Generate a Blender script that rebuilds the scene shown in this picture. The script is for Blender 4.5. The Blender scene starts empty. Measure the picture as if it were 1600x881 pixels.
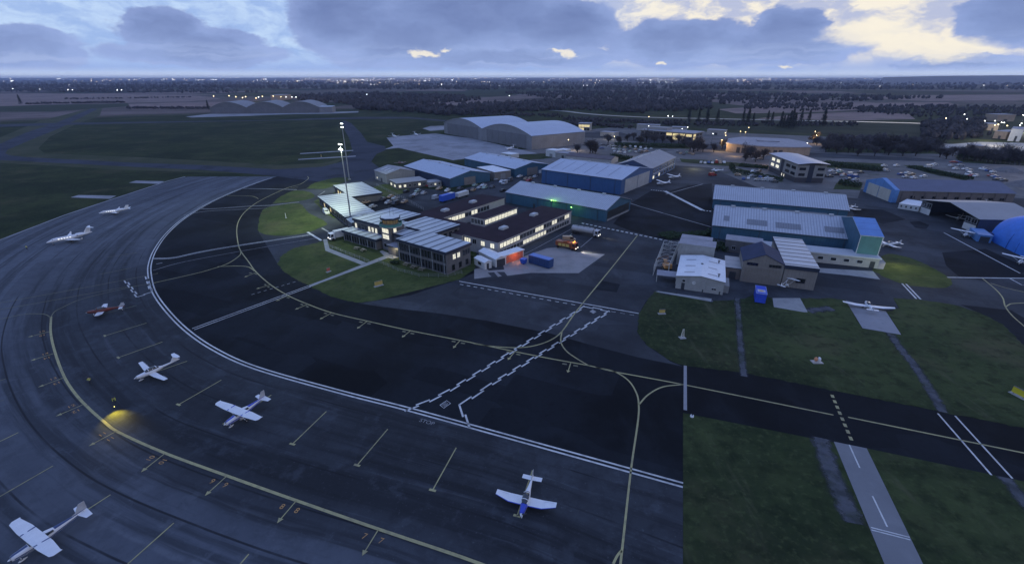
import bpy, math, random
from math import radians as R, sin, cos, pi, atan2, hypot, sqrt
from mathutils import Vector, Matrix
random.seed(11)
SC = bpy.context.scene
COL = SC.collection
# ------------------------------------------------------------------ camera
FPX, HOR, CX, CY, CH = 735.0, 121.0, 800.0, 440.5, 57.0     # focal length and horizon measured on the 1600 px photograph
PITCH = math.atan((CY - HOR) / FPX)
cp, sp = cos(PITCH), sin(PITCH)
cd = bpy.data.cameras.new('camera')
cam = bpy.data.objects.new('camera', cd)
COL.objects.link(cam)
cam.location = (0, 0, CH)
cam.rotation_euler = (pi / 2 - PITCH, 0, 0)
cd.sensor_width = 36.0
cd.lens = FPX / 1600 * 36.0
cd.clip_start = 0.5
cd.clip_end = 120000
SC.camera = cam
SC.view_settings.view_transform = 'Standard'
SC.view_settings.look = 'None'
SC.view_settings.gamma = 1
SC.view_settings.use_curve_mapping = False
SC.view_settings.exposure = 0
SC.cycles.max_bounces = 5
SC.cycles.diffuse_bounces = 2
SC.cycles.glossy_bounces = 3
SC.cycles.volume_bounces = 0
SC.cycles.transparent_max_bounces = 4
SC.cycles.sample_clamp_indirect = 3


def s2l(*c):
    return tuple(((v / 255) / 12.92 if v / 255 <= .04045 else (((v / 255) + .055) / 1.055) ** 2.4) for v in c)


def azel(x, y):                       # direction of a point of the sky
    u = (x - CX) / FPX; v = (y - CY) / FPX
    X, Y, Z = u, cp - v * sp, -sp - v * cp
    return atan2(X, Y), math.asin(Z / sqrt(X * X + Y * Y + Z * Z))


# ------------------------------------------------------------------ node helper
class NT:
    def __init__(s, nt):
        s.nt = nt; s.n = nt.nodes; s.l = nt.links

    def node(s, typ, **kw):
        n = s.n.new(typ)
        for k, v in kw.items(): setattr(n, k, v)
        return n

    def put(s, sock, v):
        if hasattr(v, 'is_output'): s.l.new(v, sock)
        elif isinstance(v, (int, float)) or not hasattr(sock, 'default_value'): sock.default_value = v
        else:
            try: sock.default_value = v
            except Exception: sock.default_value = (*v, 1)

    def math(s, op, a, b=0.0, c=None, clamp=False):
        n = s.node('ShaderNodeMath', operation=op, use_clamp=clamp)
        s.put(n.inputs[0], a); s.put(n.inputs[1], b)
        if c is not None: s.put(n.inputs[2], c)
        return n.outputs[0]

    def vmath(s, op, a, b=(0, 0, 0)):
        n = s.node('ShaderNodeVectorMath', operation=op)
        s.put(n.inputs[0], a); s.put(n.inputs[1], b)
        return n.outputs['Value'] if op in ('LENGTH', 'DOT_PRODUCT', 'DISTANCE') else n.outputs['Vector']

    def mix(s, f, a, b, mode='MIX'):
        n = s.node('ShaderNodeMix', data_type='RGBA', blend_type=mode)
        s.put(n.inputs[0], f); s.put(n.inputs[6], a if hasattr(a, 'is_output') else (*a[:3], 1)); s.put(n.inputs[7], b if hasattr(b, 'is_output') else (*b[:3], 1))
        return n.outputs[2]

    def smooth(s, x, lo, hi):
        n = s.node('ShaderNodeMapRange', interpolation_type='SMOOTHSTEP')
        s.put(n.inputs[0], x); n.inputs[1].default_value = lo; n.inputs[2].default_value = hi
        return n.outputs[0]

    def noise(s, vec, scale, detail=4, rough=.55, col=False):
        n = s.node('ShaderNodeTexNoise')
        n.inputs['Scale'].default_value = scale; n.inputs['Detail'].default_value = detail; n.inputs['Roughness'].default_value = rough
        if vec is not None: s.l.new(vec, n.inputs['Vector'])
        return n.outputs['Color'] if col else n.outputs['Fac']

    def comb(s, x, y, z=0.0):
        n = s.node('ShaderNodeCombineXYZ')
        s.put(n.inputs[0], x); s.put(n.inputs[1], y); s.put(n.inputs[2], z)
        return n.outputs[0]

    def sep(s, v):
        n = s.node('ShaderNodeSeparateXYZ'); s.l.new(v, n.inputs[0]); return n.outputs


# ------------------------------------------------------------------ world: cloudy dusk sky
W = bpy.data.worlds.new('World'); SC.world = W; W.use_nodes = True
w = NT(W.node_tree); w.n.clear()
SUN_AZ, SUN_EL = R(40), R(4)
d = w.node('ShaderNodeTexCoord').outputs['Generated']
dx, dy, dz = w.sep(d)
az = w.math('ARCTAN2', dx, dy)
el = w.math('ARCSINE', dz)
vec = w.comb(az, el)
wn = w.noise(w.vmath('MULTIPLY', vec, (9, 16, 1)), 1.0, 6, .6, col=True)
warp = w.vmath('MULTIPLY', w.vmath('SUBTRACT', wn, (.5, .5, .5)), (.10, .042, 0))
wn2 = w.noise(w.vmath('MULTIPLY', vec, (34, 60, 1)), 1.0, 5, .62, col=True)
warp2 = w.vmath('MULTIPLY', w.vmath('SUBTRACT', wn2, (.5, .5, .5)), (.028, .013, 0))
q = w.vmath('ADD', w.vmath('ADD', vec, warp), warp2)


def blobs(lst):
    acc = None
    for (x0, y0, x1, y1) in lst:
        a0, e0 = azel(x0, (y0 + y1) / 2); a1, _ = azel(x1, (y0 + y1) / 2)
        xm = (x0 + x1) / 2
        _, et = azel(xm, y0); _, eb = azel(xm, y1)
        c = ((a0 + a1) / 2, (et + eb) / 2, 0)
        inv = (2 / max(.004, abs(a1 - a0)), 2 / max(.002, abs(et - eb)), 0)
        ln = w.vmath('LENGTH', w.vmath('MULTIPLY', w.vmath('SUBTRACT', q, c), inv))
        v = w.math('SUBTRACT', 1.0, ln)
        acc = v if acc is None else w.math('MAXIMUM', acc, v)
    return acc


clouds = blobs([(165, 2, 330, 84), (220, 38, 425, 98), (-140, 40, 160, 116), (440, -60, 640, 100), (470, 20, 800, 112), (570, -70, 900, 88),
                (770, -10, 980, 92), (930, 28, 1200, 106), (1160, 2, 1290, 104), (1080, 44, 1385, 106), (1490, -60, 1760, 76), (1380, 84, 1620, 112), (560, 72, 1010, 108),
                (-400, -60, -60, 90), (1700, 20, 2000, 110), (150, 60, 470, 106)])
cm = w.smooth(clouds, -.03, .13)
# broken cloud for the rest of the sky that the photograph does not show
rest = w.smooth(w.noise(w.vmath('MULTIPLY', d, (3, 3, 7)), 1.0, 6, .6), .42, .62)
up = w.smooth(el, .15, .24)
cm = w.math('ADD', w.math('MULTIPLY', cm, w.math('SUBTRACT', 1.0, up)), w.math('MULTIPLY', rest, w.math('MULTIPLY', up, .8)), clamp=True)
q_cloud = q
q = w.vmath('ADD', vec, w.vmath('MULTIPLY', w.vmath('ADD', warp, w.vmath('MULTIPLY', warp2, (2.6, 2.2, 0))), (.75, .75, 0)))
gaps = blobs([(636, 76, 690, 88), (640, 76, 664, 93), (690, 75, 712, 81), (852, 75, 902, 83), (876, 77, 902, 91), (1022, 95, 1048, 99), (1208, 105, 1236, 109), (1270, 26, 1470, 74), (1360, 52, 1590, 96), (1420, 66, 1530, 102)])
gm = w.math('MULTIPLY', w.smooth(gaps, -.1, .6), .85)
q = q_cloud
# clear sky behind the clouds: pale blue to the left, cream where the sun has gone down
aA, _ = azel(700, 40); aB, _ = azel(1080, 40)
side = w.smooth(az, aA, aB)
patch = w.smooth(w.noise(w.vmath('MULTIPLY', q, (14, 30, 1)), 1.0, 5, .6), .38, .6)
clear_l = w.mix(patch, s2l(160, 188, 236), s2l(194, 218, 250))
clear_r = w.mix(patch, s2l(186, 194, 222), s2l(250, 242, 226))
clear = w.mix(side, clear_l, clear_r)
low = w.math('SUBTRACT', 1.0, w.smooth(el, .012, .045))
clear = w.mix(w.math('MULTIPLY', low, .85), clear, s2l(156, 182, 236))
_, eH = azel(800, 100)
# cloud bodies: slate blue, mottled, paler towards their bases
cn = w.noise(w.vmath('MULTIPLY', q, (13, 30, 1)), 1.0, 7, .55)
shade = w.math('ADD', w.math('MULTIPLY', w.smooth(el, .015, .10), .62), w.math('MULTIPLY', w.math('SUBTRACT', cn, .5), .95), clamp=True)
ccol = w.mix(shade, s2l(158, 180, 230), s2l(106, 126, 178))
ccol = w.mix(w.math('MULTIPLY', w.smooth(clouds, .12, .75), .28), ccol, s2l(96, 112, 160))
band = w.smooth(w.noise(w.vmath('MULTIPLY', q, (3, 75, 1)), 1.0, 5, .55), .46, .66)
ccol = w.mix(w.math('MULTIPLY', w.math('MULTIPLY', band, w.math('SUBTRACT', 1.0, w.smooth(el, .02, .07))), .55), ccol, s2l(180, 198, 238))
edge = w.math('SUBTRACT', 1.0, w.smooth(clouds, .05, .4))
ccol = w.mix(w.math('MULTIPLY', edge, .35), ccol, s2l(160, 178, 228))
sky = w.mix(cm, clear, ccol)
sky = w.mix(gm, sky, s2l(252, 244, 226))
hz = w.math('SUBTRACT', 1.0, w.smooth(el, .001, .016))
sky = w.mix(w.math('MULTIPLY', hz, .9), sky, s2l(214, 229, 255))
zen = w.smooth(el, .16, .7)
sky = w.mix(w.math('MULTIPLY', zen, .85), sky, (.285, .45, 1.03))
ns = w.node('ShaderNodeTexSky', sky_type='NISHITA', sun_disc=False, sun_elevation=SUN_EL, sun_rotation=SUN_AZ)
nsk = w.vmath('MULTIPLY', ns.outputs[0], (.1, .1, .1))
sky = w.mix(w.math('MULTIPLY', w.smooth(el, .14, .4), .12), sky, nsk)
bg = w.node('ShaderNodeBackground'); w.l.new(sky, bg.inputs[0]); bg.inputs[1].default_value = 1.0
w.l.new(bg.outputs[0], w.node('ShaderNodeOutputWorld').inputs[0])
W.cycles.sampling_method = 'MANUAL'; W.cycles.sample_map_resolution = 1024

sl = bpy.data.lights.new('sun', 'SUN'); so = bpy.data.objects.new('sun', sl); COL.objects.link(so)
sl.energy = .12; sl.angle = R(14); sl.color = (1, .9, .78)
so.rotation_euler = (pi / 2 - R(9), 0, pi - SUN_AZ)


# ------------------------------------------------------------------ pixel -> place
def P(x, y, z=0.0):
    u = (x - CX) / FPX; v = (y - CY) / FPX
    dx, dy, dz = u, cp - v * sp, -sp - v * cp
    t = (z - CH) / dz
    return Vector((dx * t, dy * t, z))


def P2(x, y, z=0.0):
    p = P(x, y, z); return Vector((p.x, p.y))


def projy(p):
    dz = p[2] - CH
    z = p[1] * cp - dz * sp; v = -p[1] * sp - dz * cp
    return CY + FPX * v / z


def height(bx, by, ty):
    b = P(bx, by); lo, hi = 0, 56
    for _ in range(50):
        m = (lo + hi) / 2
        if projy((b.x, b.y, m)) > ty: lo = m
        else: hi = m
    return m


# ------------------------------------------------------------------ materials
MATS = {}


def mat(name, col, rough=.75, var=.16, vs=.35, metal=0.0, emit=None, es=1.0, stripe=None, bump=0.0, bs=2.0, spec=.5, coords='pos', grime=0.0, alpha=None):
    if name in MATS: return MATS[name]
    m = bpy.data.materials.new(name); m.use_nodes = True
    t = NT(m.node_tree); b = t.n['Principled BSDF']
    pos = t.node('ShaderNodeNewGeometry').outputs['Position'] if coords == 'pos' else t.node('ShaderNodeTexCoord').outputs['Object']
    c = col
    if var:
        f = t.noise(pos, vs, 5, .6)
        f2 = t.noise(pos, vs * 9, 3, .6)
        f = t.math('ADD', t.math('MULTIPLY', f, .7), t.math('MULTIPLY', f2, .3))
        f = t.smooth(f, .3, .7)
        c = t.mix(f, tuple(v * (1 - var) for v in col), tuple(min(1, v * (1 + var)) for v in col))
    if grime:
        g = t.smooth(t.noise(t.vmath('MULTIPLY', pos, (1.2, 1.2, .25)), .9, 5, .65), .5, .75)
        c = t.mix(t.math('MULTIPLY', g, grime), c, tuple(v * .45 for v in col))
    if stripe:
        uv = t.sep(t.node('ShaderNodeTexCoord').outputs['UV'])
        for (ax, per, wd, sc_) in stripe:
            fr = t.math('FRACT', t.math('DIVIDE', uv[ax], per))
            k = t.math('LESS_THAN', fr, wd)
            c = t.mix(k, c, sc_)
    t.put(b.inputs['Base Color'], c if hasattr(c, 'is_output') else (*c, 1))
    b.inputs['Roughness'].default_value = rough
    b.inputs['Metallic'].default_value = metal
    b.inputs['Specular IOR Level'].default_value = spec
    if bump:
        bn = t.node('ShaderNodeBump'); bn.inputs['Strength'].default_value = bump; bn.inputs['Distance'].default_value = .05
        t.l.new(t.noise(pos, bs, 5, .6), bn.inputs['Height']); t.l.new(bn.outputs[0], b.inputs['Normal'])
    if emit:
        ef = t.mix(t.smooth(t.noise(pos, 1.3, 3), .35, .65), tuple(v * .62 for v in emit), emit)
        t.put(b.inputs['Emission Color'], ef); b.inputs['Emission Strength'].default_value = es
        m.cycles.emission_sampling = 'NONE'
    MATS[name] = m
    return m




def ground_mat(name, layers, rough=.9, spec=.3, bump=.0, patch=0):
    """layers: base colour, then (colour, scale, low, high, amount, (stretch)) blotches in world metres"""
    m = bpy.data.materials.new(name); m.use_nodes = True
    t = NT(m.node_tree); b = t.n['Principled BSDF']
    pos = t.node('ShaderNodeNewGeometry').outputs['Position']
    c = (*layers[0], 1)
    for i, L in enumerate(layers[1:]):
        col, s, lo, hi, amt = L[:5]
        st = L[5] if len(L) > 5 else (1, 1, 1)
        pv = t.vmath('MULTIPLY', t.vmath('ADD', pos, (37 * i, 91 * i, 0)), st)
        f = t.smooth(t.noise(pv, s, 6, .62), lo, hi)
        c = t.mix(t.math('MULTIPLY', f, amt), c, col)
    if patch:                         # rectangular lanes of different age
        rot = t.node('ShaderNodeVectorRotate', rotation_type='Z_AXIS'); t.l.new(pos, rot.inputs[0]); rot.inputs['Angle'].default_value = .42
        v = t.node('ShaderNodeTexVoronoi', feature='F1', distance='CHEBYCHEV'); v.inputs['Scale'].default_value = 1.0
        t.l.new(t.vmath('MULTIPLY', rot.outputs[0], (.045, .11, 0)), v.inputs['Vector'])
        k = t.math('ADD', 1 - patch / 2, t.math('MULTIPLY', t.sep(v.outputs['Color'])[0], patch))
        c = t.vmath('MULTIPLY', c, t.comb(k, k, k))
    t.put(b.inputs['Base Color'], c)
    b.inputs['Roughness'].default_value = rough; b.inputs['Specular IOR Level'].default_value = spec
    if bump:
        bn = t.node('ShaderNodeBump'); bn.inputs['Strength'].default_value = bump; bn.inputs['Distance'].default_value = .1
        t.l.new(t.noise(pos, 1.6, 6, .65), bn.inputs['Height']); t.l.new(bn.outputs[0], b.inputs['Normal'])
    MATS[name] = m
    return m


GRASS = ground_mat('grass', [(.036, .052, .020), ((.066, .084, .032), .05, .38, .66, .9), ((.018, .027, .013), .018, .42, .62, .8), ((.082, .074, .040), .035, .50, .72, .75), ((.012, .018, .009), .35, .45, .68, .6), ((.072, .088, .036), .9, .5, .7, .55), ((.095, .092, .052), .30, .56, .74, .55, (1, .16, 1)), ((.020, .028, .012), .22, .52, .7, .5, (.14, 1, 1)), ((.11, .10, .07), 2.2, .62, .78, .4)], 1.0, .1, .6)
LAWN = ground_mat('lawn', [(.050, .070, .022), ((.085, .104, .034), .09, .38, .66, .8), ((.030, .044, .016), .16, .45, .68, .7), ((.098, .092, .044), .05, .50, .70, .6), ((.020, .032, .012), .8, .48, .7, .5), ((.10, .11, .05), .35, .55, .74, .45, (.2, 1, 1)), ((.11, .10, .06), 2.0, .62, .78, .35)], 1.0, .1, .6)
ASPH_DARK = ground_mat('asphalt_dark', [(.0118, .0142, .0178), ((.018, .0215, .027), .02, .4, .62, .9), ((.0085, .0096, .011), .045, .44, .62, .8), ((.026, .031, .038), .12, .52, .75, .45, (1, .35, 1)), ((.008, .009, .010), .9, .5, .7, .35), ((.040, .043, .047), 2.6, .62, .76, .4)], .95, .10, patch=.5)
ASPH = ground_mat('asphalt_worn', [(.036, .040, .046), ((.060, .066, .075), .025, .4, .62, .85), ((.026, .028, .032), .05, .45, .64, .8), ((.078, .082, .09), .16, .54, .76, .5, (1, .3, 1)), ((.022, .024, .027), .9, .52, .72, .4), ((.085, .088, .095), 2.4, .64, .78, .4)], .93, .14, patch=.35)
CONC = ground_mat('concrete', [(.25, .25, .265), ((.31, .31, .325), .03, .4, .62, .8), ((.14, .14, .145), .06, .46, .66, .6), ((.11, .11, .115), .5, .55, .75, .45)], .9, .3)
PATHM = ground_mat('path_concrete', [(.30, .30, .29), ((.22, .22, .215), .25, .45, .66, .7), ((.15, .15, .15), 1.1, .52, .74, .4)], .9, .3)
DIRT = ground_mat('dirt', [(.092, .096, .108), ((.045, .050, .052), .3, .42, .62, .9), ((.12, .115, .11), .9, .52, .7, .6), ((.03, .042, .02), .12, .5, .66, .8)], 1, .1, .4)
def track_mat():
    m = DIRT.copy(); m.name = 'dirt_track'; t = NT(m.node_tree); b = t.n['Principled BSDF']; out = [n for n in t.n if n.type == 'OUTPUT_MATERIAL'][0]
    uv = t.sep(t.node('ShaderNodeTexCoord').outputs['UV']); pos = t.node('ShaderNodeNewGeometry').outputs['Position']
    e = t.math('ABSOLUTE', t.math('SUBTRACT', uv[1], .5)); e = t.math('ADD', e, t.math('MULTIPLY', t.math('SUBTRACT', t.noise(pos, .7, 6, .7), .5), .75))
    mx = t.node('ShaderNodeMixShader'); t.l.new(t.smooth(e, .16, .48), mx.inputs[0]); t.l.new(b.outputs[0], mx.inputs[1]); t.l.new(t.node('ShaderNodeBsdfTransparent').outputs[0], mx.inputs[2]); t.l.new(mx.outputs[0], out.inputs[0])
    MATS['dirt_track'] = m; return m


FIELD = ground_mat('ploughed_field', [(.20, .145, .13), ((.25, .18, .16), .006, .4, .6, .8), ((.13, .105, .085), .02, .46, .64, .7), ((.06, .062, .045), .012, .56, .7, .6, (.3, 1, 1))], 1, .1)
YARD = ground_mat('yard_gravel', [(.15, .145, .14), ((.095, .095, .095), .03, .42, .62, .8), ((.22, .21, .20), .06, .5, .68, .6), ((.05, .06, .04), .05, .58, .7, .7)], 1, .1)


def paint(name, col, wear=.45):
    m = bpy.data.materials.new(name); m.use_nodes = True
    t = NT(m.node_tree); b = t.n['Principled BSDF']
    pos = t.node('ShaderNodeNewGeometry').outputs['Position']
    f = t.smooth(t.noise(pos, .9, 6, .7), .42, .72)
    f2 = t.smooth(t.noise(pos, .06, 3), .4, .65)
    f = t.math('MULTIPLY', t.math('ADD', t.math('MULTIPLY', f, .8), t.math('MULTIPLY', f2, .5), clamp=True), wear)
    t.put(b.inputs['Base Color'], t.mix(f, col, (.07, .07, .075)))
    b.inputs['Roughness'].default_value = .85
    return m


WHITE_P = paint('white_marking', (.62, .62, .60), .5)
FAINT_P = paint('faint_white_marking', (.30, .30, .30), .75)
YEL_P = paint('yellow_marking', (.40, .36, .17), .5)
ORG_P = paint('orange_marking', (.50, .27, .09), .45)


# ------------------------------------------------------------------ mesh building
class MB:
    def __init__(s): s.v = []; s.f = []; s.m = []; s.uv = []

    def poly(s, pts, mi=0, uv=None):
        n = len(s.v); s.v += [tuple(p) for p in pts]; s.f.append(tuple(range(n, n + len(pts)))); s.m.append(mi)
        s.uv.append(uv if uv else [(p[0], p[1]) for p in pts])

    def box8(s, b, t, mi=0, mt=None, cap=True, bot=False):
        """b, t: matching rings of points (bottom and top, counter clockwise from above)"""
        k = len(b)
        for i in range(k):
            j = (i + 1) % k
            L = hypot(b[j][0] - b[i][0], b[j][1] - b[i][1]); h = t[i][2] - b[i][2]
            s.poly([b[i], b[j], t[j], t[i]], mi, [(0, 0), (L, 0), (L, h), (0, h)])
        if cap: s.poly(list(t), mi if mt is None else mt)
        if bot: s.poly(list(b)[::-1], mi)

    def box(s, c, size, rot=0.0, mi=0, mt=None, bot=True):
        hx, hy, hz = size[0] / 2, size[1] / 2, size[2] / 2
        ca, sa = cos(rot), sin(rot)
        r = [(c[0] + x * ca - y * sa, c[1] + x * sa + y * ca) for x, y in ((-hx, -hy), (hx, -hy), (hx, hy), (-hx, hy))]
        s.box8([(x, y, c[2] - hz) for x, y in r], [(x, y, c[2] + hz) for x, y in r], mi, mt, True, bot)

    def tube(s, a, b, r0, r1=None, n=8, mi=0, cap=True):
        a = Vector(a); b = Vector(b); r1 = r0 if r1 is None else r1
        d = (b - a).normalized(); x = d.orthogonal().normalized(); y = d.cross(x)
        A = [a + (x * cos(2 * pi * i / n) + y * sin(2 * pi * i / n)) * r0 for i in range(n)]
        B = [b + (x * cos(2 * pi * i / n) + y * sin(2 * pi * i / n)) * r1 for i in range(n)]
        for i in range(n):
            j = (i + 1) % n; s.poly([A[i], A[j], B[j], B[i]], mi)
        if cap: s.poly(A[::-1], mi); s.poly(B, mi)

    def loft(s, rings, mi=0, cap=True, mif=None):
        k = len(rings[0])
        for a in range(len(rings) - 1):
            for i in range(k):
                j = (i + 1) % k
                s.poly([rings[a][i], rings[a][j], rings[a + 1][j], rings[a + 1][i]], mi if mif is None else mif(a, i))
        if cap: s.poly(rings[0][::-1], mi); s.poly(rings[-1], mi)

    def build(s, name, mats, parent=None, loc=(0, 0, 0), smooth=False, merge=False):
        me = bpy.data.meshes.new(name)
        L = Vector(loc)
        me.from_pydata([tuple(Vector(p) - L) for p in s.v], [], s.f)
        if not isinstance(mats, (list, tuple)): mats = [mats]
        for m in mats: me.materials.append(m)
        me.polygons.foreach_set('material_index', s.m)
        ul = me.uv_layers.new(name='UVMap')
        flat = [c for u in s.uv for p in u for c in p]
        ul.data.foreach_set('uv', flat)
        if merge:
            import bmesh
            bm = bmesh.new(); bm.from_mesh(me); bmesh.ops.remove_doubles(bm, verts=bm.verts, dist=.002)
            bmesh.ops.recalc_face_normals(bm, faces=bm.faces); bm.to_mesh(me); bm.free()
        if smooth: me.polygons.foreach_set('use_smooth', [True] * len(me.polygons))
        me.update()
        o = bpy.data.objects.new(name, me); COL.objects.link(o)
        if parent is not None: o.parent = parent
        else: o.location = L
        return o


def tag(o, label=None, cat=None, group=None, kind=None):
    if label: o['label'] = label
    if cat: o['category'] = cat
    if group: o['group'] = group
    if kind: o['kind'] = kind
    return o


def empty(name, loc, label, cat, group=None, rz=0.0):
    o = bpy.data.objects.new(name, None); COL.objects.link(o)
    o.location = loc; o.rotation_euler = (0, 0, rz); o.empty_display_size = 1
    return tag(o, label, cat, group)


def copy_tree(o, parent=None):
    c = o.copy(); COL.objects.link(c); c.parent = parent
    for ch in list(o.children): copy_tree(ch, c)
    return c


def ragged(ps, amp=.3, step=1.3, seed=1):
    rn = random.Random(seed); out = []
    for i in range(len(ps)):
        a, b = ps[i], ps[(i + 1) % len(ps)]; L = (b - a).length; n = max(1, min(60, int(L / step)))
        d = (b - a).normalized() if L > 1e-6 else Vector((1, 0)); nn = Vector((-d.y, d.x))
        for k in range(n): out.append(a.lerp(b, k / n) + nn * rn.gauss(0, amp) * (1 if n > 1 else .5))
    return out


def sheet(name, px, z, m, world=False, kind='structure'):
    """a flat polygon of ground (photo outline brought down to the ground plane)"""
    from mathutils.geometry import tessellate_polygon
    pts = [Vector((p[0], p[1], 0)) for p in px] if world else [Vector((*P2(*p), 0)) for p in px]
    tr = tessellate_polygon([pts])
    mb = MB(); mb.v = [(p.x, p.y, z) for p in pts]
    for t in tr:
        a, b, c = [pts[i] for i in t]
        if (b - a).cross(c - a).z < 0: t = t[::-1]
        mb.f.append(tuple(t)); mb.m.append(0); mb.uv.append([(pts[i].x, pts[i].y) for i in t])
    return tag(mb.build(name, m), kind=kind)


def catmull(pts, n=8):
    out = []
    P_ = [2 * pts[0] - pts[1]] + list(pts) + [2 * pts[-1] - pts[-2]]
    for i in range(1, len(P_) - 2):
        a, b, c, e = P_[i - 1], P_[i], P_[i + 1], P_[i + 2]
        for k in range(n):
            t = k / n
            out.append(.5 * ((2 * b) + (c - a) * t + (2 * a - 5 * b + 4 * c - e) * t * t + (3 * b - a - 3 * c + e) * t ** 3))
    out.append(pts[-1]); return out


def normals(ps):
    out = []
    for i in range(len(ps)):
        d = ps[min(i + 1, len(ps) - 1)] - ps[max(i - 1, 0)]
        d.normalize(); out.append(Vector((-d.y, d.x)))
    return out


def ribbon(mb, ps, width, z, off=0.0, mi=0):
    ns = normals(ps); s = 0
    for i in range(len(ps) - 1):
        a0 = ps[i] + ns[i] * (off - width / 2); a1 = ps[i] + ns[i] * (off + width / 2)
        b0 = ps[i + 1] + ns[i + 1] * (off - width / 2); b1 = ps[i + 1] + ns[i + 1] * (off + width / 2)
        L = (ps[i + 1] - ps[i]).length
        mb.poly([(a0.x, a0.y, z), (b0.x, b0.y, z), (b1.x, b1.y, z), (a1.x, a1.y, z)], mi, [(s, 0), (s + L, 0), (s + L, width), (s, width)])
        s += L


def line(mb, px, width, z, curve=False, off=0.0, mi=0):
    ps = [P2(*p) for p in px]
    if curve and len(ps) > 2: ps = catmull(ps, 8)
    ribbon(mb, ps, width, z, off, mi)


def dashes(mb, a, b, n, width, z, duty=.5):
    A, B = P2(*a), P2(*b)
    for i in range(n):
        t0 = i / n; t1 = t0 + duty / n
        ribbon(mb, [A.lerp(B, t0), A.lerp(B, t1)], width, z)


def zigzag(mb, px, z, step=2.2, amp=.26, width=.36):
    ps = [P2(*p) for p in px]
    for a, b in zip(ps[:-1], ps[1:]):
        L = (b - a).length; n = max(2, int(L / step)); d = (b - a) / n; nn = Vector((-d.y, d.x)).normalized()
        for i in range(n):
            s_ = amp if i % 2 else -amp
            ribbon(mb, [a + d * (i - .08) + nn * s_, a + d * (i + 1.08) + nn * s_], width, z)


_txt = {}


def text_geo(s):
    if s not in _txt:
        cu = bpy.data.curves.new('t', 'FONT'); cu.body = s; cu.align_x = 'CENTER'; cu.align_y = 'CENTER'
        o = bpy.data.objects.new('t', cu); COL.objects.link(o)
        dg = bpy.context.evaluated_depsgraph_get(); dg.update()
        me = bpy.data.meshes.new_from_object(o.evaluated_get(dg))
        _txt[s] = ([v.co.copy() for v in me.vertices], [tuple(p.vertices) for p in me.polygons])
        bpy.data.objects.remove(o); bpy.data.curves.remove(cu); bpy.data.meshes.remove(me)
    return _txt[s]


def text(mb, s, origin, ux, uy, size, mi=0):
    vs, fs = text_geo(s)
    O = Vector(origin); ux = Vector(ux).normalized(); uy = Vector(uy).normalized()
    for f in fs:
        mb.poly([O + ux * vs[i].x * size + uy * vs[i].y * size for i in f], mi)



# ------------------------------------------------------------------ the ground
def far_ground_mat():
    m = bpy.data.materials.new('ground'); m.use_nodes = True
    t = NT(m.node_tree); b = t.n['Principled BSDF']
    pos = t.node('ShaderNodeNewGeometry').outputs['Position']
    # near the airfield: mown grass
    c = (.030, .040, .018, 1)
    for i, (col, s, lo, hi, amt) in enumerate([((.052, .062, .026), .05, .4, .66, .85), ((.017, .026, .013), .018, .42, .62, .85), ((.072, .066, .036), .035, .52, .72, .7), ((.011, .017, .009), .35, .48, .68, .5), ((.062, .078, .032), .9, .52, .7, .5)]):
        f = t.smooth(t.noise(t.vmath('ADD', pos, (37 * i, 91 * i, 0)), s, 6, .62), lo, hi)
        c = t.mix(t.math('MULTIPLY', f, amt), c, col)
    # beyond it: a patchwork of fields, hedged woods and towns
    wp = t.vmath('ADD', pos, t.vmath('MULTIPLY', t.noise(pos, .004, 3, col=True), (90, 90, 0)))
    v = t.node('ShaderNodeTexVoronoi', feature='F1', distance='CHEBYCHEV'); v.inputs['Scale'].default_value = .0036; t.l.new(wp, v.inputs['Vector'])
    rnd = t.sep(v.outputs['Color'])[0]
    ramp = t.node('ShaderNodeValToRGB'); t.l.new(rnd, ramp.inputs[0]); ramp.color_ramp.interpolation = 'CONSTANT'
    stops = [(0, (.034, .044, .024)), (.22, (.050, .056, .034)), (.36, (.125, .100, .088)), (.52, (.042, .050, .030)), (.64, (.175, .135, .122)), (.80, (.026, .032, .020)), (.90, (.10, .09, .076))]
    e = ramp.color_ramp.elements
    e[0].position = 0; e[0].color = (*stops[0][1], 1); e[1].position = stops[1][0]; e[1].color = (*stops[1][1], 1)
    for p, cc in stops[2:]:
        x = e.new(p); x.color = (*cc, 1)
    f = t.mix(t.math('MULTIPLY', t.smooth(t.noise(pos, .02, 5), .45, .65), .4), ramp.outputs[0], (.03, .032, .022))
    wood = t.smooth(t.noise(t.vmath('MULTIPLY', pos, (.6, 1, 1)), .0011, 5, .6), .545, .59)
    f = t.mix(t.math('MULTIPLY', wood, .9), f, (.013, .016, .011))
    dist = t.vmath('LENGTH', t.vmath('MULTIPLY', t.vmath('SUBTRACT', pos, (0, 330, 0)), (.8, 1, 0)))
    c = t.mix(t.smooth(dist, 640, 760), c, f)
    t.put(b.inputs['Base Color'], c); b.inputs['Roughness'].default_value = 1; b.inputs['Specular IOR Level'].default_value = .05
    return m


mb = MB()
rr = [0, 60, 150, 400, 1000, 3000, 9000, 25000, 70000]
for i in range(len(rr) - 1):
    for k in range(48):
        a, b = 2 * pi * k / 48, 2 * pi * (k + 1) / 48
        q4 = [(rr[i] * cos(a), rr[i] * sin(a), 0), (rr[i + 1] * cos(a), rr[i + 1] * sin(a), 0), (rr[i + 1] * cos(b), rr[i + 1] * sin(b), 0), (rr[i] * cos(b), rr[i] * sin(b), 0)]
        mb.poly(q4 if i else q4[1:3] + [q4[0]])
tag(mb.build('ground', far_ground_mat()), kind='structure')

Z1, Z2, Z3, Z4, Z5, Z6 = .02, .03, .04, .05, .06, .07
HEDGE = (.02, .03, .015)
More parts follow.
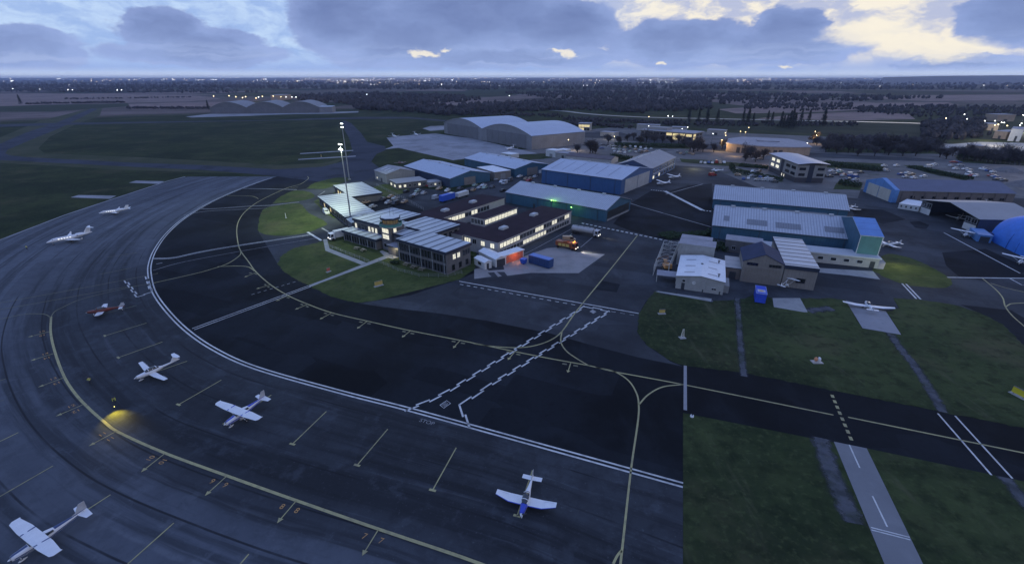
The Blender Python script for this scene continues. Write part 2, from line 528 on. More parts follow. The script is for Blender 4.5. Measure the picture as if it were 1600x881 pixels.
# runway and taxiways of the far airfield
TAXI = ground_mat('taxiway_asphalt', [(.040, .045, .060), ((.054, .060, .078), .02, .4, .62, .8), ((.022, .024, .030), .05, .48, .66, .7)], .95, .1)
VERGE = ground_mat('verge', [(.060, .064, .034), ((.04, .05, .024), .03, .4, .62, .8), ((.085, .08, .05), .07, .5, .7, .6)], 1, .1)
sheet('verge', [(-200, 226), (0, 215), (60, 190), (131, 172), (160, 169), (156, 181), (115, 196), (78, 214), (60, 232), (70, 240), (220, 246), (330, 252), (440, 258), (505, 255), (540, 247), (500, 268), (420, 272), (320, 270), (160, 264), (80, 259), (0, 255), (-200, 252)], Z1, VERGE)
sheet('runway', [(-300, 194), (0, 194.5), (86, 192.6), (163, 191.3), (420, 188), (560, 183), (640, 183), (705, 189), (705, 191), (640, 185.5), (560, 186), (300, 191), (163, 194), (96, 195.6), (0, 198.5), (-300, 200)], Z2, TAXI)
sheet('taxiway', [(-250, 252), (-250, 226), (0, 225), (41, 207.4), (86, 193), (131, 174.7), (143, 169.6), (153, 170.6), (122.6, 186), (92, 201), (41, 221.7), (12, 234), (8, 240), (16, 243.2), (41, 246), (122.6, 250), (204, 254.4), (320, 258.5),
                  (432.8, 264.9), (504, 260.8), (535, 252.6), (551, 236), (545, 215), (531, 190), (540, 189), (549, 193), (563.6, 207.6), (573.8, 222), (602, 229), (602, 235), (588, 241), (580, 252.6), (600, 268), (560, 290), (505, 300), (447, 300), (407, 286), (440, 286.5), (447, 281), (435, 276), (380, 271), (320, 266), (245, 262.6), (163.5, 258.5), (81.7, 254.4), (0, 250.5)], Z3, TAXI)
for pg in ([(110, 308.7), (122.5, 305), (182, 306), (172, 311)], [(201, 285.8), (212.5, 282.5), (257, 283.6), (247.5, 287.5)], [(469, 239.7), (552, 234.7), (552, 236), (469, 241)], [(466, 248.7), (556, 243.5), (556, 245), (466, 250.2)]):
    sheet('concrete_pad', pg, Z3 + .005, CONC)
sheet('far_apron', [(601, 233.7), (614.6, 228.3), (604, 215.5), (623, 213), (648, 211), (681, 209), (740, 217), (840, 240), (790, 244), (724.6, 248.7), (708, 250.8), (629, 232.7), (622, 231.4)], Z4, CONC)
sheet('far_apron', [(660, 201), (672, 197.5), (697, 196.5), (697, 203), (672, 204.8)], Z2, CONC)
sheet('far_apron', [(290, 182.5), (330, 178), (520, 175), (560, 174), (560, 176), (510, 178.2), (470, 178.5), (430, 179.6), (390, 181.3), (365, 182), (300, 184)], Z2, CONC)
# ploughed fields
for pg in ([(-400, 146), (180, 146.5), (290, 149.5), (330, 152), (345, 155), (300, 158.4), (200, 161), (82, 163.5), (0, 166.5), (-400, 170)], [(200, 162.6), (320, 159.5), (352, 160), (345, 167), (325, 169.5), (207, 171.3)],
           [(1122, 171), (1200, 166), (1340, 161.5), (1480, 160), (1500, 165), (1340, 172), (1245, 176.5), (1150, 177.5)], [(1180, 186), (1245, 179), (1340, 175), (1420, 178), (1430, 186.5), (1340, 188.5)], [(650, 164), (700, 158), (765, 157), (770, 169), (690, 170)], [(1300, 153), (1430, 149), (1600, 148), (1700, 156), (1450, 158)], [(1290, 213), (1340, 212.5), (1440, 217), (1430, 222), (1340, 218)]):
    sheet('ploughed_field', pg, Z1, FIELD)
sheet('meadow', [(890, 178), (1031, 185.5), (1200, 189.5), (1400, 193), (1700, 200), (1700, 222), (1480, 216), (1340, 212), (1200, 205), (1000, 197), (880, 190)], Z1 + .004, ground_mat('meadow', [(.022, .030, .018), ((.034, .042, .024), .01, .4, .62, .8), ((.012, .017, .010), .02, .46, .66, .8)], 1, .1))
mb = MB(); line(mb, [(860, 172.5), (885.5, 174.3), (913, 177.6), (952.6, 180.7), (996, 182.9), (1031, 184), (1160, 186.8), (1240, 188.4), (1340, 190.4), (1430, 192.8), (1500, 196)], 13, Z3, True)
WATER = mat('canal_water', (.10, .115, .13), .4, 0, spec=.6)
tag(mb.build('canal', WATER), kind='structure')
# town ground behind the airfield
sheet('yard', [(800, 236), (890, 224), (905, 204), (960, 199), (1100, 206), (1320, 215), (1600, 232), (1700, 240), (1700, 330), (1340, 330), (1110, 300), (1060, 262), (1000, 280), (850, 262)], Z1 + .008, YARD)
sheet('road', [(905, 208), (960, 204), (1000, 216), (1090, 224), (1160, 232), (1290, 240), (1460, 249), (1460, 253), (1290, 247), (1150, 239), (1060, 229), (990, 221), (900, 214)], Z3, ASPH)
sheet('quarry_ground', [(1480, 226), (1530, 222), (1700, 226), (1700, 240), (1540, 238), (1470, 232)], Z3 + .006, PATHM)
sheet('sand_ground', [(1536, 258), (1580, 257), (1700, 270), (1700, 300), (1600, 298), (1570, 287)], Z3 + .006, ground_mat('sand', [(.26, .22, .19), ((.18, .155, .14), .05, .4, .62, .8), ((.09, .085, .07), .1, .52, .7, .8)], 1, .1))

for pg in ([(1062, 248), (1110, 251), (1200, 259), (1200, 264), (1140, 260), (1066, 254)], [(1140, 262), (1150, 262), (1225, 279), (1222, 285), (1145, 271)], [(1285, 252), (1380, 256), (1382, 268), (1288, 262)], [(1410, 258), (1440, 259), (1516, 278), (1512, 283), (1450, 271)], [(930, 241), (985, 246), (982, 254), (930, 250)], [(955, 226), (1080, 229), (1078, 233), (955, 231)], [(1310, 284), (1346, 290), (1343, 297), (1300, 296)], [(800, 242), (860, 240), (862, 247), (810, 252)], [(1490, 243), (1700, 252), (1700, 264), (1500, 254)], [(1290, 226), (1470, 232), (1470, 241), (1290, 238)]):
    sheet('rough_grass', [tuple(p) for p in ragged([P2(*p) for p in pg], .6, 4, len(pg))], Z4, GRASS, world=True)
# the great curved apron: grid that follows the double white line, so that its streaks do too
WL = [(433, 276), (407, 284), (370, 298), (330, 316), (290, 340), (262, 364), (243, 390), (234.5, 412), (234, 430), (240, 455), (258, 482), (290, 515), (335, 546), (400, 575), (530, 612), (640, 640), (800, 684), (1067, 758)]
wl = catmull([P2(*p) for p in WL], 6)
OB = [Vector((-203, 296)), Vector((-205, 281)), Vector((-203.5, 237)), Vector((-200, 205)), Vector((-195, 171)), Vector((-184, 120)), Vector((-160, 60)), Vector((-120, 16)), Vector((-60, -10)), Vector((30, -25)), Vector((120, -40))]
ob = catmull(OB, 8)


def sheet_between(name, a, b, n, z, m):
    """grid between two curves, UV in metres along and across"""
    def resample(ps, k):
        ds = [0]
        for i in range(1, len(ps)): ds.append(ds[-1] + (ps[i] - ps[i - 1]).length)
        out = []; j = 0
        for i in range(k):
            s = ds[-1] * i / (k - 1)
            while j < len(ds) - 2 and ds[j + 1] < s: j += 1
            out.append(ps[j].lerp(ps[j + 1], (s - ds[j]) / max(1e-6, ds[j + 1] - ds[j])))
        return out, ds[-1]
    A, L = resample(a, n); B, _ = resample(b, n)
    mb = MB(); K = 16
    for i in range(n - 1):
        for k in range(K):
            t0, t1 = k / K, (k + 1) / K
            q = [A[i].lerp(B[i], t0), A[i + 1].lerp(B[i + 1], t0), A[i + 1].lerp(B[i + 1], t1), A[i].lerp(B[i], t1)]
            s0, s1 = L * i / (n - 1), L * (i + 1) / (n - 1)
            uv = [(s0, (B[i] - A[i]).length * t0), (s1, (B[i + 1] - A[i + 1]).length * t0), (s1, (B[i + 1] - A[i + 1]).length * t1), (s0, (B[i] - A[i]).length * t1)]
            if (q[1] - q[0]).cross(q[3] - q[0]) < 0: q = q[::-1]; uv = uv[::-1]
            mb.poly([(p.x, p.y, z) for p in q], 0, uv)
    return tag(mb.build(name, m), kind='structure')


def apron_mat():
    m = bpy.data.materials.new('apron_concrete'); m.use_nodes = True
    t = NT(m.node_tree); b = t.n['Principled BSDF']
    pos = t.node('ShaderNodeNewGeometry').outputs['Position']
    uv = t.node('ShaderNodeTexCoord').outputs['UV']
    us = t.sep(uv)
    wob = t.math('MULTIPLY', t.math('SUBTRACT', t.noise(pos, .03, 3), .5), 3.0)
    dcr = t.math('ADD', us[1], wob)
    outer = t.math('MAXIMUM', t.smooth(dcr, 21, 36), t.math('SUBTRACT', 1.0, t.smooth(us[0], 95, 205)))
    c = t.mix(outer, (.024, .028, .034), (.078, .088, .108))            # older, paler slabs further out
    f = t.smooth(t.noise(pos, .03, 6, .62), .36, .64)
    c = t.mix(t.math('MULTIPLY', f, .5), c, t.mix(outer, (.058, .066, .078), (.098, .109, .130)))
    f = t.smooth(t.noise(pos, .11, 6, .65), .46, .70)
    c = t.mix(t.math('MULTIPLY', f, .55), c, t.mix(outer, (.017, .019, .023), (.056, .064, .080)))
    st = t.smooth(t.noise(t.comb(t.math('MULTIPLY', us[0], .012), t.math('MULTIPLY', dcr, .22)), 1.0, 5, .62), .47, .61)
    c = t.mix(t.math('MULTIPLY', st, .78), c, t.mix(outer, (.0115, .0135, .017), (.024, .028, .035)))
    st2 = t.smooth(t.noise(t.comb(t.math('MULTIPLY', us[0], .02), t.math('MULTIPLY', dcr, .55), 7.0), 1.0, 4, .6), .56, .70)
    c = t.mix(t.math('MULTIPLY', st2, .5), c, t.mix(outer, (.075, .084, .10), (.13, .142, .165)))
    g = t.smooth(t.noise(pos, .32, 7, .72), .46, .64); c = t.mix(t.math('MULTIPLY', g, .5), c, t.mix(outer, (.013, .015, .019), (.050, .057, .070)))
    g = t.smooth(t.noise(t.vmath('ADD', pos, (300, 50, 0)), .22, 7, .7), .52, .68); c = t.mix(t.math('MULTIPLY', g, .42), c, t.mix(outer, (.066, .075, .09), (.12, .132, .155)))
    g = t.smooth(t.noise(pos, 2.2, 4, .65), .60, .76); c = t.mix(t.math('MULTIPLY', g, .4), c, (.12, .13, .145))
    lane = t.math('FLOOR', t.math('DIVIDE', us[1], 7.3)); bay = t.math('FLOOR', t.math('DIVIDE', us[0], 31.0))
    wn_ = t.node('ShaderNodeTexWhiteNoise', noise_dimensions='2D'); t.l.new(t.comb(lane, bay), wn_.inputs[0])
    kk = t.math('ADD', .84, t.math('MULTIPLY', wn_.outputs['Value'], .32)); c = t.vmath('MULTIPLY', c, t.comb(kk, kk, kk))
    # tar filled joints between the paved lanes
    fr = t.math('ABSOLUTE', t.math('SUBTRACT', t.math('FRACT', t.math('DIVIDE', t.math('ADD', us[1], t.math('MULTIPLY', wob, .18)), 7.3)), .5))
    jt = t.math('MULTIPLY', t.math('SUBTRACT', 1.0, t.smooth(fr, .010, .032)), t.smooth(t.noise(t.comb(t.math('MULTIPLY', us[0], .05), t.math('MULTIPLY', us[1], .05)), 1.0, 4), .40, .56))
    c = t.mix(t.math('MULTIPLY', jt, .85), c, (.008, .009, .012))
    t.put(b.inputs['Base Color'], c); b.inputs['Roughness'].default_value = .9; b.inputs['Specular IOR Level'].default_value = .3
    return m


# inner asphalt
inner = [p for p in wl if True]
edge_r = [P2(1067, 757), P2(1067, 641)]
sheet('inner_apron', [tuple(p) for p in wl] + [tuple(P2(1067, 645))] + [tuple(P2(*p)) for p in [(1270, 685), (1352.5, 700), (1600, 752), (2600, 962), (2600, 866), (1600, 668.7), (1297.5, 609), (1160, 581.7), (1067, 571.5), (1100, 420), (1000, 300), (720, 330), (560, 290), (490, 283)]], Z4 - .005, ASPH_DARK, world=True)
EA = wl + [P2(1067, 758)]
end = P2(1067, 990)
wl2 = list(wl)
oc = [p for p in ob if p.y > -60]
# stop the concrete at the straight edge where the grass begins
GX = [P2(1067, 758), P2(1067, 1150)]
oc2 = [p for p in ob if p.x < GX[1].x - 2] + [GX[1]]
sheet_between('curved_apron', wl2, oc2, 120, Z4, apron_mat())
sheet('apron_edge_strip', [(-300, 497.5), (0, 376), (100, 337.5), (180, 310.5), (262, 283.5), (290, 276.6), (289, 276), (262, 282.8), (180, 309.6), (100, 336.2), (0, 374.4), (-300, 494)], Z4 + .004, CONC)

# hangar aprons and yards on the right
sheet('hangar_apron', [(560, 290), (600, 262), (640, 292), (708, 300), (760, 285), (850, 268), (1000, 256), (1110, 262), (1200, 300), (1340, 310), (1345, 296), (1600, 310), (2100, 345), (2100, 760), (1600, 542), (1567, 508), (1530, 489.5), (1490, 477), (1430, 468.5), (1396, 467), (1405, 483), (1384, 488), (1321, 471), (1300, 467), (1250, 467), (1260, 488), (1209, 480.5), (1207, 467), (1111, 471), (1023, 457), (1009, 471), (998, 491), (996, 520), (1009.5, 539), (1048, 565), (1067, 572.5), (1000, 559), (930, 541), (860, 521), (760, 501), (680, 489), (600, 480), (560, 474), (640, 462), (717, 437), (745, 425), (690, 340)], Z5 - .005, ASPH)
sheet('asphalt_patch', [(941.7, 439), (969, 444.4), (963.5, 457), (930.8, 452.6)], Z5, ASPH_DARK)
sheet('asphalt_patch', [(985, 318), (1017, 298.5), (1040, 300.5), (1075, 290), (1112, 287), (1116, 330), (1113, 372), (1088, 374), (1060, 380), (1041, 376), (985, 361), (958, 350)], Z5, ASPH_DARK)
sheet('asphalt_patch', [(1472, 395), (1540, 389), (1620, 425), (1620, 434), (1500, 434), (1478, 415)], Z5, ASPH_DARK)
sheet('asphalt_patch', [(1421, 347), (1437, 346), (1452, 352), (1447, 358), (1430, 356)], Z5, ASPH_DARK)
sheet('asphalt_patch', [(1330, 325), (1380, 328), (1415, 343), (1380, 350), (1335, 338)], Z5, ASPH_DARK)
sheet('asphalt_patch', [(1500, 476), (1580, 485), (1640, 520), (1640, 560), (1600, 540), (1567, 507), (1530, 489)], Z5, ASPH_DARK)
CONC2 = ground_mat('pale_concrete', [(.27, .26, .255), ((.20, .195, .19), .12, .42, .64, .8), ((.25, .245, .24), .4, .5, .7, .6), ((.10, .10, .10), .7, .58, .74, .5)], .9, .3)
sheet('concrete_yard', [(741, 421), (757, 417), (764, 423), (788, 421.5), (786, 413.7), (812, 403), (855, 388), (878, 386), (901, 394), (945, 397.5), (904, 427), (829, 426.6), (792.7, 431), (788, 425), (776, 425), (784, 431.5), (778, 432.8), (772, 425.5), (762, 426.5), (768, 432.4), (741, 436)], Z5 + .004, CONC2)
sheet('service_road', [(402.6, 357), (405, 364), (433.5, 412), (446, 398), (500, 388), (520, 384), (540, 392), (560, 380), (545, 345), (560, 330), (600, 290), (545, 280), (500, 284), (478, 295), (460, 297), (416, 325), (416, 340)], Z5, ASPH)
LAWNS = [[(402.8, 357.5), (407.5, 335), (415, 325.6), (435.6, 321), (467.5, 318), (482.5, 333), (510.6, 348), (501, 355.6), (478.8, 364), (445, 368.8), (416.9, 366.9), (404.7, 362)],
         [(426, 318), (439, 307), (460, 298.4), (482.5, 300), (492, 307), (478.8, 312.5), (454, 316)],
         [(478.8, 294.7), (492, 286), (520, 278.8), (540, 277.6), (549, 281), (527, 289), (505.6, 295.4)],
         [(490, 315), (503, 311), (530, 330), (545, 345), (560, 352), (530, 342), (515, 338)],
         [(520, 302), (536, 296), (546, 301), (531, 306)],
         [(433.8, 411.7), (441, 398.4), (459.4, 388), (506, 377), (520, 376), (538, 365), (570, 360), (640, 345), (720, 350), (745, 392), (741, 422), (717, 437), (620, 461.7), (586, 470), (559.5, 473), (531, 468), (504, 457.6), (484, 447.4), (463.5, 438), (443, 424)],
         [(560, 305), (600, 288), (640, 297), (600, 310), (566, 314)],
         [(1364, 424), (1375, 403), (1394, 397), (1439, 409.7), (1483, 435), (1483, 448), (1451.6, 449.4), (1407, 443)]]
for pg in LAWNS: 
    ps = catmull([P2(*p) for p in pg] + [P2(*pg[0])], 5) if len(pg) not in (20,) else [P2(*p) for p in pg]
    sheet('lawn', [tuple(p) for p in ragged(ps[:-1] if len(pg) not in (20,) else ps, .16, 1.0, len(pg))], Z6, LAWN, world=True)
big_lawn = [(996, 520), (999, 490.8), (1009.5, 470), (1023, 455.6), (1111.6, 470), (1143, 469), (1161.6, 466.5), (1175, 461), (1207, 465.8), (1209, 479.4), (1259, 487), (1250, 466.5), (1300, 466), (1321, 469.5), (1347, 514), (1410, 524), (1384, 487), (1405, 482), (1396, 466), (1430, 467.5), (1490, 476), (1530, 488.7), (1567, 507), (1600, 540), (1700, 640), (1700, 689), (1600, 668.7), (1297, 609), (1160, 582), (1067, 571.5), (1048, 564.5), (1009.5, 538.5)]
sheet('lawn', [tuple(p) for p in ragged([P2(*p) for p in big_lawn], .18, 1.0, 3)], Z6, GRASS, world=True)
sheet('lawn', [(1067.3, 645), (1270, 685), (1352.5, 700), (1600, 752), (2600, 962), (2600, 1300), (1067.3, 1300)], Z4 - .002, GRASS)
sheet('concrete_pad', [(1321, 469.3), (1384, 486.5), (1408, 523.2), (1347.5, 513)], Z6 + .008, CONC)
TRK = track_mat()
for px_, wd_ in (([(1152, 466), (1155, 514), (1162, 588)], 2.0), ([(1389, 519), (1405, 542), (1435, 580), (1473, 644)], 2.5), ([(1570, 746), (1612, 800), (1680, 890)], 2.7), ([(1281, 684), (1299, 740), (1322, 790), (1336, 818)], 3.9), ([(1262, 486), (1300, 482)], 4.0), ([(1030, 458), (1072, 462), (1114, 471)], 2.6)):
    ps = catmull([P2(*p) for p in px_], 10); ns = normals(ps); mb = MB()
    for i in range(len(ps) - 1):
        q = [ps[i] - ns[i] * wd_ / 2, ps[i + 1] - ns[i + 1] * wd_ / 2, ps[i + 1] + ns[i + 1] * wd_ / 2, ps[i] + ns[i] * wd_ / 2]
        mb.poly([(p.x, p.y, Z6 + .006) for p in q], 0, [(i, 0), (i + 1, 0), (i + 1, 1), (i, 1)])
    tag(mb.build('dirt_track', TRK), kind='structure')
ROADC = ground_mat('pale_road', [(.185, .19, .20), ((.15, .155, .165), .05, .4, .62, .8), ((.22, .225, .235), .3, .5, .7, .5)], .9, .3)
sheet('road', [(1302.6, 690), (1354, 700.5), (1442, 881), (1530, 1060), (1455, 1060), (1381.7, 881)], Z6 + .01, ROADC)
for pg in ([(500, 442.6), (499.5, 439.8), (600, 400.2), (606, 403.4)], [(484, 449), (482.5, 445.8), (499.5, 439.6), (500, 442.8)], [(505, 374.5), (511, 374), (515, 388.5), (573, 411), (566, 414.5), (508.5, 392)], [(593, 393), (597, 391.5), (624, 402), (614, 405), (602, 402)], [(1024, 456), (1028, 455), (1112, 467), (1111, 471.5)], [(1280, 419), (1364, 424), (1375, 437), (1330, 431), (1280, 426)], [(1368, 420), (1376, 402), (1384, 411), (1380, 421)], [(1207, 466), (1250, 466), (1262, 488), (1256, 488), (1209, 480)]):
    sheet('path', pg, Z6 + .012, PATHM)

# ------------------------------------------------------------------ painted markings
wmb = MB(); ymb = MB(); fmb = MB(); omb = MB()
ZM = .095
ribbon(wmb, wl[2:], .34, ZM, -.42); ribbon(wmb, wl[2:], .34, ZM, .42)
for o_ in (-.55, .55): line(wmb, [(302, 514.6), (484, 447.4)], .26, ZM, off=o_)
for o_ in (-.45, .45):
    line(wmb, [(239, 404.4), (270.6, 403.2), (313.8, 394), (373.8, 383.8), (486, 367)], .32, ZM, True, off=o_)
    line(fmb, [(310, 323.8), (325, 326.8), (392.5, 322.4), (424.4, 321), (467.5, 316)], .4, ZM, True, off=o_)
line(wmb, [(480.6, 363), (502, 376)], .9, ZM); line(fmb, [(503, 356.6), (514, 363)], .7, ZM)
line(fmb, [(239, 423), (285.6, 410), (375.6, 393), (493.8, 372.5)], .3, ZM, True)
line(fmb, [(287.5, 337), (325, 330.3), (417, 325.6)], .4, ZM, True)
line(fmb, [(379, 294.7), (463.8, 296.6)], .9, ZM); line(fmb, [(244.4, 412.8), (253.8, 411)], .6, ZM); line(fmb, [(302.5, 330), (308, 330)], .8, ZM)
line(fmb, [(496, 307), (508, 299)], .5, ZM)
line(ymb, [(355, 306), (388.8, 306.5), (398, 308), (403.8, 311)], .3, ZM, True)
zigzag(wmb, [(196, 438.8), (215, 463.8), (236, 457.5)], ZM); zigzag(wmb, [(229, 432.5), (236, 455)], ZM)
zigzag(wmb, [(633, 641), (671, 626.5), (703, 610)], ZM); zigzag(wmb, [(703, 610), (913.8, 479), (952.6, 486.6)], ZM); zigzag(wmb, [(952.6, 486.6), (768.7, 600), (720, 633), (731, 667.5)], ZM)
for px_ in ([(687.5, 633), (698, 626), (704, 630.5), (693.5, 638), (687.5, 633)],): line(wmb, px_, .12, ZM)
A_, B_ = P2(687.5, 633), P2(698, 626); C_ = P2(693.5, 638)
for k in range(1, 5):
    t = k / 5; ribbon(fmb, [A_.lerp(C_, t) + (B_ - A_) * .12, A_.lerp(C_, t) + (B_ - A_) * (.85 if k % 2 else .7)], .12, ZM)
A_, B_, C_ = P2(921, 487), P2(926, 484), P2(927, 490.5)
D_ = B_ + C_ - A_
fmb.poly([(p.x, p.y, ZM) for p in (A_, C_, D_, B_)])
o_ = P(667, 659, ZM); d_ = P2(1067, 758) - P2(800, 684)
text(fmb, 'STOP', o_, (d_.x, d_.y, 0), (-d_.y, d_.x, 0), 1.25)
line(wmb, [(717.6, 439.8), (998, 490)], .38, ZM); dashes(wmb, (718.7, 444.5), (905, 478), 16, .3, ZM); dashes(fmb, (955, 487), (998, 494), 3, .3, ZM)
P_a, P_b = P2(1070.6, 571.6), P2(1070.6, 641)
bar = MB(); ribbon(bar, [P_a, P_b], .62, ZM + .004)
tag(bar.build('white_stop_bar', paint('grey_marking', (.27, .27, .28), .25)), kind='structure')
dashes(ymb, (1299.6, 617), (1332.5, 693), 8, .55, ZM, .55)
for px_ in ([(1326.7, 695), (1343, 731)], [(1363, 775), (1386, 823)]): line(wmb, px_, .22, ZM)
for px_ in ([(1360.4, 824), (1421, 839.5)], [(1361.5, 828), (1422, 843.5)]): line(wmb, px_, .18, ZM)
for o_ in (-1.35, 1.35): line(wmb, [(1478.5, 648), (1565, 745)], .3, ZM, off=o_)
dashes(wmb, (909, 349), (1046, 377.2), 19, .95, ZM, .58); line(fmb, [(1045, 377.2), (1062, 380.4)], .9, ZM)
line(wmb, [(1039, 298.9), (1098, 329)], 1.9, ZM); dashes(wmb, (1017, 297), (1039, 299.2), 6, .9, ZM, .6); dashes(wmb, (1099, 329.2), (1113, 330.8), 3, 1.1, ZM, .6)
line(fmb, [(985, 318), (1000, 323), (1111, 355)], .6, ZM)
line(wmb, [(1480, 433.7), (1620, 435.4)], .55, ZM); line(wmb, [(1474.6, 363.8), (1594, 427.5), (1620, 428.3)], .4, ZM); line(wmb, [(1577, 435), (1596.5, 445.6), (1620, 449)], .35, ZM)
for o_ in (-.5, .5): line(wmb, [(1412.4, 443.7), (1435, 467.5)], .42, ZM, off=o_)
for px_ in ([(812, 401), (840, 387), (892.7, 358)], [(871, 383.6), (896, 363.6)], [(907, 387), (926, 371)], [(936, 362.7), (940, 357)]): line(fmb, px_, .25, ZM)
line(fmb, [(1098, 288), (1040, 304)], .6, ZM); dashes(fmb, (393, 460.7), (466, 439.3), 8, .3, ZM)
YL = [(80, 495), (79.5, 520), (86, 550), (100, 587.5), (117.5, 615), (140, 639), (164, 660), (185.6, 675.5), (258, 708), (355, 743.5), (401, 760), (463, 782), (591, 826.5), (700, 863), (748, 880), (900, 936)]
line(ymb, YL, .46, ZM, True)
YI = [(480.6, 276), (481.6, 279.7), (469.4, 288), (447, 294.7), (407.5, 313.4), (385, 329.4), (373.8, 344), (370, 359), (372, 380), (376.6, 393), (389, 410), (400, 425), (422.6, 445), (450, 462), (481, 475.6), (518.6, 489), (574, 502), (641.6, 517), (719, 532), (844, 557.5), (920, 571.5), (960, 581), (1067, 601), (1302, 648.6)]
line(ymb, YI, .34, ZM, True); line(ymb, [(1325, 652), (1600, 708), (1720, 733)], .34, ZM)
for px_ in ([(740, 537), (762.6, 540.6), (803.5, 543.5), (834, 540.6), (860.7, 531.4), (878, 518), (895.4, 493.6), (909.7, 475), (954.7, 420), (996, 368)], [(878, 518), (876.4, 534.4), (885, 548.7), (902, 561), (920, 571.5)],
            [(930, 574), (959, 580.5), (981.4, 594.4), (994, 613.5), (998, 632.6), (996.5, 660), (986, 732.7), (972, 858), (960, 960)], [(998, 632.6), (1013, 616.7), (1035.5, 604.8), (1067, 601)],
            [(958, 881), (964, 869), (971, 860)], [(376.6, 393), (374, 400), (355, 412.5), (325, 422.5), (300, 429), (240, 442.5)], [(340, 417), (370, 416), (388, 417.5), (398, 424)],
            [(1534.7, 435), (1556, 453), (1566.6, 465.8), (1570.5, 479), (1581, 493), (1600, 510), (1640, 545)], [(1571, 480), (1576, 476.5), (1583, 474.5), (1620, 473)], [(1548, 443), (1575, 451), (1620, 461)], [(454, 293.5), (460, 293.2), (466, 293)]):
    line(ymb, px_, .32, ZM, True)
fyl = MB()
for px_ in ([(0, 473.7), (120, 452), (235, 430), (246, 427)], [(80, 495), (86, 487), (100, 479.5), (130, 467), (200, 450), (240, 442.5)], [(0, 499), (37.5, 491.5), (60, 490.6), (72, 492), (80, 497)], [(0, 484), (80, 470), (200, 448)]): line(fyl, px_, .22, ZM, True)
STANDS = [((79, 518), (48, 526), '15'), ((86, 552), (52, 562.6), '14'), ((101, 590), (64.5, 603.5), '13'), ((131, 632), (92.6, 648.5), '12'), ((182, 674), (144, 694.5), '11'), ((258, 708.5), (225, 734.5), '10'), ((354.4, 744), (324.6, 771), '9'), ((463.5, 782), (437, 813), '8'), ((591.6, 827), (569, 863.6), '7')]
INNER = [((400, 426), (384, 432.7), 'C9'), ((422.6, 445.4), (403, 451), 'C8'), ((450, 462), (434, 469.5), 'C7'), ((481, 475.6), (463.5, 483), 'C6'), ((518.6, 489), (502, 498), 'C5'), ((574, 502), (560, 512.4), 'C4'), ((641.6, 517), (630, 526), 'C3'), ((719, 532), (709.6, 542.6), 'C2'), ((805, 549), (795, 561), 'C1'), ((892, 566.5), (887.6, 580.4), '0')]


def arrow(m, a, b, wd, z, hd, head=True):
    A, B = P2(*a), P2(*b); d = (B - A).normalized(); n = Vector((-d.y, d.x))
    ribbon(m, [A, B], wd, z)
    if head: m.poly([(p.x, p.y, z + .003) for p in (B - d * hd * .4 + n * hd * .5, B + d * hd * .6, B - d * hd * .4 - n * hd * .5)][::-1])
    return A, B, d, n


for a, b, s in STANDS:
    A, B, d, n = arrow(ymb, a, b, .16, ZM, .8)
    for sg in (1, -1):
        o = A + d * 1.5 + n * sg * 1.25
        text(omb, s, (o.x, o.y, ZM), (d.x * sg, d.y * sg, 0) if len(s) > 1 else (n.x, n.y, 0), (n.x * sg, n.y * sg, 0) if len(s) > 1 else (-d.x * 1, -d.y, 0), 1.25)
for a, b, s in INNER:
    A, B, d, n = arrow(ymb, a, b, .22, ZM, .9)
    for sg in (1, -1):
        o = A + d * 1.0 + n * sg * 1.2
        ribbon(fyl, [o - n * .5, o + n * .5], .5, ZM)
PARK = [((229, 505), (164, 525)), ((254, 534.5), (185, 559)), ((292.5, 564.5), (225, 588)), ((346, 594), (279, 632.5)), ((424, 617.5), (352, 663)), ((510, 643), (457, 694)), ((606, 670.5), (558, 727)), ((713, 699.5), (676, 766)), ((832, 735), (808, 806)), ((214, 477.5), (150, 494)), ((214, 395), (168, 402.5)), ((205, 419), (156, 429)),
        ((83, 728), (0, 776)), ((173, 773), (60, 846)), ((272, 817), (200, 881)), ((389, 865.6), (330, 935)), ((29, 676), (0, 690)), ((9, 592), (-30, 606)), ((6, 625), (-20, 633))]
for i, (a, b) in enumerate(PARK):
    t_ = ymb if i < 9 or i in (12, 13, 14, 15, 16) else fyl
    ribbon(t_, [P2(*a), P2(*b)], .19, ZM)
    if 0 <= i < 9:
        A, B = P2(*a), P2(*b); d = (B - A).normalized(); n = Vector((-d.y, d.x)); ribbon(t_, [B - n * .55, B + n * .55], .4, ZM + .003)
tag(wmb.build('white_markings', WHITE_P), kind='structure'); tag(ymb.build('yellow_markings', YEL_P), kind='structure'); tag(fmb.build('faint_markings', FAINT_P), kind='structure')
tag(omb.build('stand_numbers', ORG_P), kind='structure'); tag(fyl.build('faint_yellow_markings', paint('faint_yellow_marking', (.20, .19, .10), .7)), kind='structure')

# ------------------------------------------------------------------ building kit
BRICK = mat('grey_brick', (.125, .120, .120), .85, .14, .5, bump=.15, bs=6, grime=.35)
RENDER = mat('pale_render', (.40, .38, .36), .85, .10, .4, grime=.3)
WHITEW = mat('white_panel', (.55, .55, .54), .6, .08, .5, grime=.25)
TANW = mat('tan_cladding', (.20, .18, .16), .8, .12, .4, grime=.35, stripe=[(0, 1.0, .08, (.15, .135, .12))])
GREYW = mat('grey_cladding', (.25, .25, .25), .7, .10, .3, grime=.3, stripe=[(0, 1.2, .1, (.19, .19, .19))])
BLUEW = mat('blue_cladding', (.035, .10, .24), .55, .10, .3, grime=.3, stripe=[(0, .9, .12, (.025, .075, .19))])
TEALW = mat('teal_cladding', (.035, .105, .165), .6, .16, .3, grime=.45, stripe=[(0, .9, .12, (.025, .08, .125))])
NAVYW = mat('navy_cladding', (.03, .05, .10), .6, .12, .3, grime=.3, stripe=[(0, .9, .12, (.022, .038, .075))])
GREENLITW = mat('green_lit_cladding', (.075, .20, .19), .6, .12, .4, grime=.3)  # greenish lamp light on the end block is put into its wall colour
